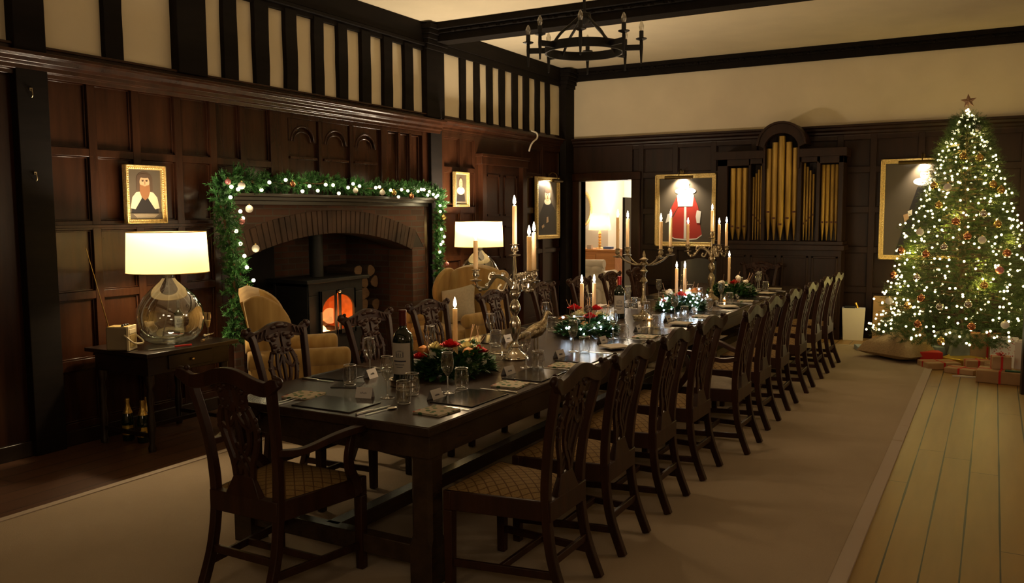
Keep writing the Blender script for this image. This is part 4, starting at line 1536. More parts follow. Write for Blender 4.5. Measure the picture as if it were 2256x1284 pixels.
def portrait_layers(kind, w_, h_):
    """canvas facing -Y, origin bottom left, size w x h"""
    m = MB('paint_dark')
    m.box(0, w_, 0.0, -0.004, 0, h_) if False else m.prism([(0, 0), (w_, 0), (w_, h_), (0, h_)], 0.004, 0.0, 'XZ')
    S_ = lambda P: [(x * w_, y * h_) for x, y in P]
    L_ = []
    if kind == 'beard':
        L_ = [('paint_black', [(0.08, 0.10), (0.92, 0.10), (0.86, 0.42), (0.70, 0.52), (0.30, 0.52), (0.14, 0.42)]),
              ('paint_fur', [(0.06, 0.22), (0.20, 0.20), (0.40, 0.42), (0.40, 0.56), (0.24, 0.54), (0.12, 0.44)]),
              ('paint_fur', [(0.94, 0.22), (0.80, 0.20), (0.60, 0.42), (0.60, 0.56), (0.76, 0.54), (0.88, 0.44)]),
              ('paint_hair', ell(0.5, 0.79, 0.25, 0.17)), ('paint_hair', [(0.26, 0.82), (0.25, 0.58), (0.40, 0.54), (0.60, 0.54), (0.75, 0.58), (0.74, 0.82)]),
              ('paint_skin', ell(0.5, 0.745, 0.150, 0.135)), ('paint_hair', ell(0.5, 0.875, 0.17, 0.045)),
              ('paint_beard', [(0.35, 0.70), (0.42, 0.68), (0.58, 0.68), (0.65, 0.70), (0.66, 0.56), (0.60, 0.44), (0.50, 0.38), (0.40, 0.44), (0.34, 0.56)]),
              ('paint_skin', ell(0.5, 0.675, 0.045, 0.012)), ('paint_hair', ell(0.44, 0.765, 0.03, 0.008)), ('paint_hair', ell(0.56, 0.765, 0.03, 0.008)),
              ('paint_hair', ell(0.44, 0.782, 0.042, 0.006)), ('paint_hair', ell(0.56, 0.782, 0.042, 0.006)), ('paint_beard', ell(0.5, 0.725, 0.012, 0.03)),
              ('paint_dark', [(0.0, 0.0), (1, 0.0), (1, 0.12), (0.0, 0.12)])]
        for k_ in range(4):
            L_.append(('paint_fur', [(0.12 + 0.03 * k_, 0.098 - 0.022 * k_), (0.88 - 0.04 * k_, 0.098 - 0.022 * k_), (0.88 - 0.04 * k_, 0.092 - 0.022 * k_), (0.12 + 0.03 * k_, 0.092 - 0.022 * k_)]))
    elif kind == 'ruff':
        L_ = [('paint_black', [(0.12, 0.10), (0.90, 0.10), (0.82, 0.34), (0.62, 0.44), (0.38, 0.44), (0.20, 0.34)]),
              ('paint_fur', ell(0.50, 0.46, 0.34, 0.13)), ('paint_hair', ell(0.5, 0.74, 0.19, 0.18)), ('paint_skin', ell(0.5, 0.70, 0.15, 0.17)),
              ('paint_hair', ell(0.45, 0.73, 0.03, 0.01)), ('paint_hair', ell(0.56, 0.73, 0.03, 0.01)), ('paint_beard', ell(0.5, 0.64, 0.04, 0.01)), ('paint_beard', ell(0.505, 0.685, 0.01, 0.03)),
              ('paint_fur', [(0.1, 0.08), (0.9, 0.08), (0.9, 0.075), (0.1, 0.075)])]
    elif kind == 'face':
        L_ = [('paint_black', [(0.05, 0.0), (0.98, 0.0), (0.95, 0.45), (0.72, 0.60), (0.35, 0.60), (0.12, 0.40)]),
              ('paint_fur', ell(0.52, 0.62, 0.17, 0.06)), ('paint_skin', ell(0.52, 0.74, 0.14, 0.115)), ('paint_hair', ell(0.52, 0.82, 0.15, 0.05)),
              ('paint_hair', ell(0.47, 0.75, 0.025, 0.007)), ('paint_hair', ell(0.57, 0.75, 0.025, 0.007)), ('paint_beard', ell(0.52, 0.69, 0.04, 0.008)), ('paint_beard', ell(0.525, 0.72, 0.01, 0.02)),
              ('paint_skin', [(0.44, 0.22), (0.56, 0.24), (0.54, 0.34), (0.46, 0.33)]), ('paint_skin', [(0.22, 0.12), (0.34, 0.15), (0.32, 0.20), (0.20, 0.17)])]
    elif kind == 'red':
        L_ = [('paint_red', [(0.20, 0.10), (0.30, 0.06), (0.50, 0.045), (0.72, 0.06), (0.82, 0.12), (0.76, 0.38), (0.60, 0.60), (0.40, 0.60), (0.26, 0.38)]),
              ('paint_white', [(0.20, 0.10), (0.30, 0.06), (0.50, 0.045), (0.72, 0.06), (0.82, 0.12), (0.82, 0.105), (0.72, 0.042), (0.50, 0.025), (0.30, 0.042), (0.20, 0.085)]),
              ('paint_white', [(0.475, 0.05), (0.525, 0.05), (0.52, 0.58), (0.48, 0.58)]),
              ('paint_red', [(0.34, 0.72), (0.24, 0.56), (0.18, 0.42), (0.25, 0.40), (0.38, 0.58)]), ('paint_red', [(0.66, 0.72), (0.74, 0.56), (0.78, 0.42), (0.70, 0.40), (0.62, 0.58)]),
              ('paint_white', [(0.36, 0.56), (0.64, 0.56), (0.66, 0.74), (0.58, 0.78), (0.42, 0.78), (0.34, 0.74)]),
              ('paint_white', [(0.16, 0.44), (0.22, 0.46), (0.25, 0.40), (0.18, 0.32), (0.12, 0.30)]), ('paint_white', [(0.80, 0.48), (0.72, 0.50), (0.70, 0.40), (0.72, 0.30), (0.78, 0.30)]),
              ('paint_white', ell(0.5, 0.80, 0.20, 0.055)), ('paint_skin', ell(0.5, 0.86, 0.075, 0.065)), ('paint_beard', ell(0.5, 0.915, 0.08, 0.03)),
              ('paint_hair', ell(0.475, 0.865, 0.013, 0.004)), ('paint_hair', ell(0.525, 0.865, 0.013, 0.004)), ('paint_red', ell(0.5, 0.83, 0.02, 0.005))]
    elif kind == 'gown':
        L_ = [('paint_black', [(0.15, 0.0), (0.95, 0.0), (0.82, 0.55), (0.66, 0.74), (0.44, 0.74), (0.34, 0.50)]),
              ('paint_white', ell(0.54, 0.80, 0.16, 0.045)), ('paint_skin', ell(0.54, 0.87, 0.07, 0.06)), ('paint_hair', ell(0.54, 0.925, 0.075, 0.025)),
              ('paint_hair', ell(0.52, 0.875, 0.012, 0.004)), ('paint_hair', ell(0.56, 0.875, 0.012, 0.004)),
              ('paint_skin', [(0.26, 0.44), (0.33, 0.46), (0.34, 0.40), (0.28, 0.36)]), ('paint_white', [(0.32, 0.48), (0.38, 0.50), (0.38, 0.44), (0.33, 0.42)])]
    for i, (mt, P) in enumerate(L_):
        q = S_(P)
        m.use(mt)
        d = -0.0006 * (i + 1)
        m.prism(q, d + 0.0005, d, 'XZ')
    return m


def picture(kind, label, w_, h_, fw, loc, rotz, beads=0.006, lamp=None, lean=0.0):
    """picture hanging with its back at local y=0, facing -Y; loc = bottom centre"""
    t = thing('framed_portrait', label, 'picture', loc, rotz)
    t.rotation_euler = (lean, 0, rotz)
    m = MB('gilt')
    d0, d1 = 0.0, -0.035
    for a, b, c, d in ((-w_ / 2, w_ / 2, 0, fw), (-w_ / 2, w_ / 2, h_ - fw, h_), (-w_ / 2, -w_ / 2 + fw, fw, h_ - fw), (w_ / 2 - fw, w_ / 2, fw, h_ - fw)):
        m.box(a, b, d1, d0, c, d)
    q = fw * 0.35
    for a, b, c, d in ((-w_ / 2, w_ / 2, 0, q), (-w_ / 2, w_ / 2, h_ - q, h_), (-w_ / 2, -w_ / 2 + q, 0, h_), (w_ / 2 - q, w_ / 2, 0, h_)):
        m.box(a, b, d1 - 0.014, d1, c, d)
    if beads:
        k = fw * 0.65
        while k < w_ - fw * 0.6:
            for z in (fw * 0.68, h_ - fw * 0.68):
                m.ball((-w_ / 2 + k, d1 - 0.002, z), beads, 6, 4)
            k += beads * 2.8
        k = fw * 0.65
        while k < h_ - fw * 0.6:
            for x in (-w_ / 2 + fw * 0.68, w_ / 2 - fw * 0.68):
                m.ball((x, d1 - 0.002, k), beads, 6, 4)
            k += beads * 2.8
    m.build('frame', parent=t, bevel=0.003)
    c = portrait_layers(kind, w_ - 2 * fw, h_ - 2 * fw)
    o = c.build('canvas', parent=t)
    o.location = (-w_ / 2 + fw, -0.016, fw)
    if lamp:
        pl = thing('picture_light', lamp[1], 'picture light', loc, rotz)
        L_ = lamp[0]
        off = lamp[2]
        m = MB('picture_lamp')
        yl, zl_ = -0.15, h_ - 0.055
        ang = range(60, 301, 20)
        vs = [(0.026 * math.cos(math.radians(q_)), 0.026 * math.sin(math.radians(q_))) for q_ in ang]
        poly = [(yl + a_, zl_ + b_) for a_, b_ in vs] + [(yl + a_ * 0.88, zl_ + b_ * 0.88) for a_, b_ in vs[::-1]]
        m.prism(poly, off - L_ / 2, off + L_ / 2, 'YZ')
        for s in (-1, 1):
            m.prism([(yl + a_, zl_ + b_) for a_, b_ in vs], off + s * L_ / 2 - 0.002, off + s * L_ / 2 + 0.002, 'YZ')
        m.build('hood', parent=pl)
        m = MB('picture_lamp'); m.tube(smooth_path([(off, -0.004, h_ + 0.03), (off, -0.06, h_ + 0.07), (off, -0.13, h_ + 0.04), (off, yl, zl_ + 0.02)], 5), 0.006, 6)
        m.cbox((off, -0.004, h_ + 0.03), (0.05, 0.008, 0.05)); m.build('arm', parent=pl)
        m = MB('picture_light_tube'); m.tube([(off - L_ * 0.4, yl + 0.004, zl_), (off + L_ * 0.4, yl + 0.004, zl_)], 0.007, 8); m.build('bulb', parent=pl)
        T = Matrix.Translation(loc) @ Matrix.Rotation(rotz, 4, 'Z')
        p0 = T @ Vector((off, yl + 0.026, zl_)); p1 = T @ Vector((off + lamp[4], 0.0, h_ - 0.30))
        spot('picture_light_beam', p0, p1, lamp[3], (1.0, 0.86, 0.66), 120, 0.02, 0.7)
    return t


H = PI / 2
picture('beard', 'small gilt-framed portrait of a bearded man in fur above the near lamp', 0.37, 0.46, 0.034, (XL + 0.025, 4.525, 1.645), H, 0.0065)
picture('ruff', 'small gilt-framed portrait with a white ruff above the far lamp', 0.33, 0.44, 0.032, (XL + 0.01, 9.19, 1.80), H, 0.0065)
picture('face', 'portrait of a pale face on black, lit from above, beside the corner post', 0.76, 0.93, 0.06, (XL + 0.01, 11.60, 1.33), H, 0.009, (0.30, 'brass picture light over the pale-faced portrait near the corner', 0.08, 40, -0.12))
picture('red', 'gilt-framed portrait of a lady in a red gown lit from above', 0.93, 1.07, 0.065, (-4.01, YB - 0.022, 1.215), 0, 0.0, (0.42, 'brass picture light over the red gown portrait', -0.06, 80, 0.02))
picture('gown', 'tall gilt-framed portrait half hidden behind the Christmas tree', 1.00, 1.32, 0.06, (-0.84, YB - 0.022, 1.08), 0, 0.008, (0.55, 'brass picture light over the portrait behind the tree', 0.0, 45, 0.05))

# ------------------------------------------------------------------ chandelier
ch = thing('chandelier', 'unlit black iron ring chandelier with candle bulbs hanging from the ceiling', 'chandelier', (-2.84, 6.2, 2.98))
m = MB('iron')
for R_ in (0.30,):
    pts = [(R_ * math.cos(a), R_ * math.sin(a), 0.0) for a in [2 * PI * q / 48 for q in range(48)]]
    m.tube(pts, 0.01, 8, True, sec=(0.014, 0.068))
m.build('ring', parent=ch, bevel=0.002)
m = MB('iron'); m.tube([(0, 0, 0.24), (0, 0, 0.60)], 0.012, 8)
zz = 0.60
while zz < 0.93:
    m.tube([(0.012 * math.cos(a), 0, zz + 0.022 * math.sin(a)) for a in [2 * PI * q / 12 for q in range(12)]], 0.0035, 6, True)
    m.tube([(0, 0.012 * math.cos(a), zz + 0.03 + 0.022 * math.sin(a)) for a in [2 * PI * q / 12 for q in range(12)]], 0.0035, 6, True)
    zz += 0.06
m.lathe([(0.05, 0.97), (0.04, 0.955), (0.012, 0.94)][::-1], 16)
m.build('chain', parent=ch)
m = MB('iron'); m.lathe([(0.0, 0.29), (0.05, 0.27), (0.055, 0.23), (0.03, 0.20), (0.0, 0.18)], 12); m.build('hub', parent=ch)
for k in range(4):
    a = math.radians(45 + 90 * k + 15)
    m = MB('iron')
    m.tube(smooth_path([(0.30 * math.cos(a), 0.30 * math.sin(a), 0.0), (0.22 * math.cos(a), 0.22 * math.sin(a), 0.10), (0.12 * math.cos(a), 0.12 * math.sin(a), 0.18), (0.04 * math.cos(a), 0.04 * math.sin(a), 0.25)], 6), 0.011, 6)
    m.build('strut', parent=ch)
for k in range(8):
    a = math.radians(-69 + 45 * k)
    ca, sa = math.cos(a), math.sin(a)
    m = MB('iron')
    m.tube([(0.295 * ca, 0.295 * sa, 0.0), (0.445 * ca, 0.445 * sa, 0.0)], 0.01, 4, sec=(0.016, 0.042))
    x, y = 0.44 * ca, 0.44 * sa
    m.lathe([(0.0, -0.125), (0.007, -0.12), (0.015, 0.0), (0.013, 0.055), (0.010, 0.06)], 8, (x, y, 0))
    m.lathe([(0.006, 0.048), (0.042, 0.062), (0.043, 0.068), (0.006, 0.072)], 16, (x, y, 0))
    arm = m.build('arm', parent=ch)
    m = MB('black_plastic'); m.lathe([(0.017, 0.068), (0.017, 0.125)], 12, (x, y, 0)); m.build('candle_tube', parent=arm)
    m = MB('bulb_clear'); m.lathe([(0.012, 0.125), (0.019, 0.148), (0.019, 0.165), (0.012, 0.185), (0.004, 0.20), (0.0, 0.202)], 12, (x, y, 0)); m.build('bulb', parent=arm)

m = MB('cable_white'); m.tube(smooth_path([(XL + 0.09, 10.98, 2.90), (XL + 0.13, 11.07, 2.87), (XL + 0.14, 11.06, 2.80), (XL + 0.13, 10.96, 2.74), (XL + 0.12, 10.90, 2.68), (XL + 0.11, 10.87, 2.60)], 5), 0.012, 8)
tag(m.build('loose_cable'), 'short loose white cable hanging from the frieze above the panelled door', 'cable')
m = MB('plaster_white'); m.lathe([(0.06, ZC), (0.06, ZC - 0.03), (0.045, ZC - 0.045), (0.0, ZC - 0.047)][::-1], 20, (-2.85, 9.4, 0))
tag(m.build('smoke_alarm'), 'small round white smoke alarm on the ceiling between the beams', 'smoke alarm')

# ------------------------------------------------------------------ house organ on the back wall
og = thing('pipe_organ', 'dark wooden organ case with gilded pipes against the back wall', 'organ', (-2.60, YB - 0.03, 0))
m = MB('organ_wood')
yb = 0.0
m.box(-0.84, 0.84, -0.33, yb, 0, 1.22)
for a, b in ((-0.78, -0.42), (-0.36, 0.0), (0.06, 0.42), (0.46, 0.80)):
    for z0, z1 in ((0.14, 0.60), (0.68, 1.12)):
        for bb in ((a, a + 0.03, z0, z1), (b - 0.03, b, z0, z1), (a, b, z0, z0 + 0.03), (a, b, z1 - 0.03, z1)):
            m.box(bb[0], bb[1], -0.345, -0.33, bb[2], bb[3])
m.build('cabinet', parent=og, bevel=0.004)
m = MB('organ_wood')
m.box(-0.88, 0.88, -0.40, yb, 1.20, 1.27); m.box(-0.86, 0.86, -0.37, yb, 1.27, 1.32)
m.build('sill', parent=og, bevel=0.005)
m = MB('organ_wood')
m.box(-0.84, 0.84, -0.06, yb, 1.3, 2.5)
cols_ = [(-0.84, -0.70), (-0.405, -0.375), (-0.225, -0.175), (0.255, 0.305), (0.50, 0.545), (0.78, 0.84)]
for a, b in cols_:
    m.box(a, b, -0.34, -0.05, 1.3, 2.5)
m.box(-0.88, -0.20, -0.38, yb, 2.45, 2.56); m.box(0.28, 0.88, -0.38, yb, 2.45, 2.56)
m.box(-0.84, -0.38, -0.34, -0.06, 2.36, 2.46); m.box(0.52, 0.84, -0.34, -0.06, 2.36, 2.46)
m.box(-0.38, -0.20, -0.34, -0.06, 2.38, 2.46); m.box(0.28, 0.54, -0.34, -0.06, 2.38, 2.46)
m.box(-0.20, -0.175, -0.38, -0.02, 2.3, 2.62); m.box(0.255, 0.28, -0.38, -0.02, 2.3, 2.62)
m.box(-0.19, 0.27, -0.06, yb, 2.3, 2.85)
m.build('case', parent=og, bevel=0.004)
m = MB('organ_wood')       # arched hood over the middle tower
o_ = [(0.04 + 0.30 * math.cos(math.radians(q)), 2.62 + 0.29 * math.sin(math.radians(q))) for q in range(0, 181, 12)]
i_ = [(0.04 + 0.225 * math.cos(math.radians(q)), 2.58 + 0.20 * math.sin(math.radians(q))) for q in range(180, -1, -12)]
m.prism(o_ + i_, -0.40, -0.30, 'XZ')
o2 = [(0.04 + 0.33 * math.cos(math.radians(q)), 2.62 + 0.32 * math.sin(math.radians(q))) for q in range(0, 181, 12)]
m.prism(o2 + o_[::-1], -0.42, -0.05, 'XZ')
m.build('arched_hood', parent=og, bevel=0.003)


def pipe(x, y, r, zb, zm, zt, mat='pipe_metal'):
    m = MB(mat)
    m.lathe([(0.007, zb), (r, zm), (r, zt), (r * 0.9, zt + 0.004)], 16, (x, y, 0))
    m.use('pipe_dark')
    m.box(x - r * 0.55, x + r * 0.55, y - r * 1.02, y - r * 0.55, zm + 0.005, zm + 0.030)
    m.build('pipe', parent=og)


for i, x in enumerate((-0.635, -0.55, -0.465)):
    pipe(x, -0.26, 0.040, 1.33, 1.50 - 0.02 * (i == 1), 2.33)
for i, x in enumerate((-0.355, -0.318, -0.282, -0.246)):
    pipe(x, -0.24, 0.016, 1.33, 1.66 - 0.04 * i, 2.20 + 0.05 * i)
for i, x in enumerate((-0.135, -0.05, 0.04, 0.13, 0.215)):
    pipe(x, -0.28 - 0.05 * (1 - abs(i - 2) / 2), 0.043, 1.33, 1.70 - 0.085 * (2 - abs(i - 2)), 2.60 + 0.08 * (2 - abs(i - 2)) - 0.02)
for i, x in enumerate((0.330, 0.368, 0.408, 0.450)):
    pipe(x, -0.24, 0.017, 1.33, 1.54 + 0.04 * i, 2.37 - 0.05 * i)
for i, x in enumerate((0.578, 0.635, 0.695, 0.752)):
    pipe(x, -0.26, 0.028, 1.33, 1.56, 2.34)

# ------------------------------------------------------------------ sitting room beyond the doorway
dk = thing('desk', 'figured walnut writing desk in the bright room beyond the doorway', 'desk', (-6.15, 14.0, 0))
m = MB('desk_wood'); m.box(-0.75, 0.50, -0.32, 0.32, 1.05, 1.09); m.build('desktop', parent=dk, bevel=0.01)
m = MB('desk_wood'); m.box(-0.70, 0.46, -0.29, 0.29, 0.20, 1.05); m.build('body', parent=dk, bevel=0.01)
m = MB('desk_wood'); m.box(-0.60, 0.10, -0.305, -0.29, 0.86, 1.0); d_ = m.build('drawer', parent=dk, bevel=0.004)
m = MB('brass'); m.ball((-0.25, -0.315, 0.93), 0.014); m.build('knob', parent=d_)
for dx in (-0.64, 0.40):
    for dy in (-0.24, 0.24):
        m = MB('desk_wood'); m.frus((dx, dy, 0.2), (0.07, 0.07), (dx, dy, 0.004), (0.04, 0.04)); m.build('leg', parent=dk)
dl = thing('desk_lamp', 'lit lamp with tan shade and beaded stem on the walnut desk', 'lamp', (-6.10, 14.0, 1.09))
m = MB('lamp_shade_tan'); m.lathe([(0.20, 0.33), (0.16, 0.62)], 28, cap=False); m.build('lamp_shade', parent=dl)
m = MB('gilt'); m.lathe([(0.07, 0), (0.07, 0.015), (0.015, 0.03)] + [(0.012 + 0.018 * abs(math.sin(q * PI / 4)), 0.03 + 0.013 * q) for q in range(20)] + [(0.01, 0.32)], 14); m.build('stem', parent=dl)
m = MB('lamp_bulb'); m.ball((0, 0, 0.42), 0.03); m.build('bulb', parent=dl)
point('desk_lamp_light', (-6.10, 14.0, 1.56), 9, WARM, 0.03)
wc = thing('tufted_armchair', 'white buttoned armchair in the bright room beyond the doorway', 'armchair', (-6.05, 13.25, 0))
m = MB('white_leather'); m.box(-0.38, 0.38, -0.34, 0.34, 0.20, 0.46); m.build('seat', parent=wc, bevel=0.05)
m = MB('white_leather')
vs, fs = [], []
nx, nz = 24, 14
for i in range(nx + 1):
    for j in range(nz + 1):
        u, v = i / nx, j / nz
        x = -0.40 + 0.80 * u
        z = 0.42 + 0.44 * v
        y = -0.20 - 0.05 * abs(math.sin(u * 4 * PI) * math.sin(v * 3 * PI)) + 0.02 * v
        vs.append((x, y, z))
for i in range(nx):
    for j in range(nz):
        a = i * (nz + 1) + j
        fs.append((a, a + 1, a + nz + 2, a + nz + 1))
m.add(vs, fs); m.box(-0.40, 0.40, -0.19, -0.05, 0.42, 0.87)
m.tube([(-0.42, -0.14, 0.87), (0.42, -0.14, 0.87)], 0.075, 12)
m.build('backrest', parent=wc, angle=70)
for s in (-1, 1):
    m = MB('white_leather'); m.box(s * 0.40 - 0.05, s * 0.40 + 0.05, -0.15, 0.34, 0.2, 0.66); m.tube([(s * 0.41, -0.2, 0.68), (s * 0.41, 0.34, 0.68)], 0.075, 12); m.build('arm', parent=wc, bevel=0.02)
for dx in (-0.33, 0.33):
    for dy in (-0.28, 0.28):
        m = MB('brass'); m.lathe([(0.014, 0.004), (0.026, 0.2)], 10, (dx, dy, 0)); m.build('leg', parent=wc)
mr = thing('oval_mirror', 'oval gilt-framed mirror on the wall above the walnut desk', 'mirror', (-7.02, 15.18, 1.80))
m = MB('gilt'); m.tube([(0.22 * math.cos(a), 0, 0.34 * math.sin(a)) for a in [2 * PI * q / 40 for q in range(40)]], 0.028, 8, True); m.build('frame', parent=mr)
m = MB('mirror'); m.prism([(0.22 * math.cos(a), 0.34 * math.sin(a)) for a in [2 * PI * q / 40 for q in range(40)]], -0.004, 0.004, 'XZ'); m.build('mirror_glass', parent=mr)
dc = thing('dining_chair', 'wooden chair with pink seat beside the walnut desk beyond the doorway', 'chair', (-5.35, 13.95, 0), 0.5)
m = MB('pink_fabric'); m.box(-0.2, 0.2, -0.2, 0.2, 0.42, 0.50); m.build('seat', parent=dc, bevel=0.02)
m = MB('desk_wood'); m.prism([(-0.18, 0.62), (0.18, 0.62), (0.19, 1.02)] + arc2(0, 1.02, 0.19, 0, 180, 10)[1:], -0.22, -0.19, 'XZ'); m.box(-0.17, -0.14, -0.22, -0.19, 0.4, 0.65); m.box(0.14, 0.17, -0.22, -0.19, 0.4, 0.65); m.build('backrest', parent=dc, bevel=0.004)
for dx in (-0.17, 0.17):
    for dy in (-0.17, 0.17):
        m = MB('dark_oak'); m.frus((dx, dy, 0.42), (0.04, 0.04), (dx * 1.05, dy * 1.1, 0.004), (0.025, 0.025)); m.build('leg', parent=dc)
ph = thing('photo_frame', 'small dark photo frame standing on the walnut desk', 'photo frame', (-6.45, 13.85, 1.09), 0.5)
m = MB('black_plastic'); m.box(-0.07, 0.07, -0.008, 0.0, 0, 0.20); m.build('frame', parent=ph); m = MB('white_card'); m.box(-0.055, 0.055, -0.010, -0.008, 0.015, 0.185); m.build('photo', parent=ph)
m = MB('blue_book'); m.box(-5.95, -5.80, 13.80, 13.92, 1.09, 1.13); tag(m.build('blue_book'), 'small blue book lying at the right of the walnut desk', 'book')
m = MB('white_card'); m.box(-6.25, -6.17, 13.78, 13.86, 1.09, 1.16); tag(m.build('card_box'), 'small white box on the walnut desk under the lamp', 'box')

# ------------------------------------------------------------------ rug
rg = thing('rug', 'wide pale beige carpet with a plain border under the long table', 'rug', (0, 0, 0))
m = MB('rug')
xs_ = [-4.79 + (4.79 - 0.53) * i / 60 for i in range(61)]
ys_ = [-1.0 + 12.6 * j / 150 for j in range(151)]
vs = []
for y in ys_:
    for x in xs_:
        h = 0.012
        for y0, amp, sl, xa in ((6.75, 0.022, 0.10, -1.6), (7.35, 0.016, -0.05, -2.0), (8.25, 0.014, 0.05, -1.9), (9.0, 0.012, 0.06, -1.7), (6.45, 0.006, 0.15, -1.5)):
            if x > xa:
                h += amp * math.exp(-((y - y0 - sl * (x + 1)) / 0.035) ** 2) * min(1, (x - xa) * 3) * (1 if x < -0.62 else 0.3)
        far = 11.55 - max(0.0, (x + 1.15)) * 1.6
        vs.append((x, min(y, far), h))
n_ = 61
fs = [(j * n_ + i, j * n_ + i + 1, (j + 1) * n_ + i + 1, (j + 1) * n_ + i) for j in range(150) for i in range(60)]
m.add(vs, fs)
o = m.build('pile', parent=rg, angle=80)
m = MB('rug_border')
m.box(-0.60, -0.525, -1.0, 10.52, 0.001, 0.016); m.box(-4.80, -4.745, -1.0, 11.55, 0.001, 0.018)
m.prism([(-4.8, 11.50), (-1.15, 11.50), (-0.525, 10.50), (-0.525, 10.58), (-1.12, 11.57), (-4.8, 11.57)], 0.001, 0.016, 'XY')
m.build('border', parent=rg)

# ------------------------------------------------------------------ refectory table
TX0, TX1, TY0, TY1, TZ = -3.45, -2.125, 3.02, 11.22, 0.77
tb = thing('dining_table', 'very long dark oak refectory table laid for a Christmas dinner', 'table', (0, 0, 0))
m = MB('table_wood'); m.box(TX0, TX1, TY0, TY1, TZ - 0.045, TZ); m.build('tabletop', parent=tb, bevel=0.006)
m = MB('table_wood')
for a, b, c, d in ((TX0 + 0.05, TX0 + 0.09, TY0 + 0.06, TY1 - 0.06), (TX1 - 0.06, TX1 - 0.02, TY0 + 0.06, TY1 - 0.06), (TX0 + 0.05, TX1 - 0.02, TY0 + 0.03, TY0 + 0.07), (TX0 + 0.05, TX1 - 0.02, TY1 - 0.07, TY1 - 0.03)):
    m.box(a, b, c, d, TZ - 0.155, TZ - 0.045)
m.build('apron', parent=tb, bevel=0.004)
for ly in (3.12, 7.12, 11.12):
    for lx in (TX0 + 0.11, TX1 - 0.085):
        m = MB('table_wood')
        q, k = 0.06, 0.018
        def oct_(z, q_, k_):
            return [(lx + a, ly + b, z) for a, b in ((-q_, -q_ + k_), (-q_ + k_, -q_), (q_ - k_, -q_), (q_, -q_ + k_), (q_, q_ - k_), (q_ - k_, q_), (-q_ + k_, q_), (-q_, q_ - k_))]
        lv = [oct_(0.013, q, 0.002), oct_(0.20, q, 0.002), oct_(0.24, q * 0.94, k), oct_(0.60, q * 0.94, k), oct_(0.64, q, 0.002), oct_(TZ - 0.045, q, 0.002)]
        m.add([v for l_ in lv for v in l_], [(j * 8 + i, j * 8 + (i + 1) % 8, (j + 1) * 8 + (i + 1) % 8, (j + 1) * 8 + i) for j in range(5) for i in range(8)] + [tuple(range(8))[::-1], tuple(range(40, 48))])
        m.build('leg', parent=tb)
    m = MB('table_wood'); m.box(TX0 + 0.11, TX1 - 0.085, ly - 0.035, ly + 0.035, 0.10, 0.19); m.build('cross_stretcher', parent=tb, bevel=0.004)
m = MB('table_wood'); m.box(-2.83, -2.75, 3.12, 11.12, 0.11, 0.19); m.build('long_stretcher', parent=tb, bevel=0.004)


# ------------------------------------------------------------------ carved dining chairs
def yb_(z):
    P = ((0.0, -0.335), (0.22, -0.262), (0.46, -0.235), (0.70, -0.252), (0.93, -0.298), (1.05, -0.325))
    for (z0, y0), (z1, y1) in zip(P, P[1:]):
        if z <= z1:
            return y0 + (y1 - y0) * (z - z0) / (z1 - z0)
    return P[-1][1]


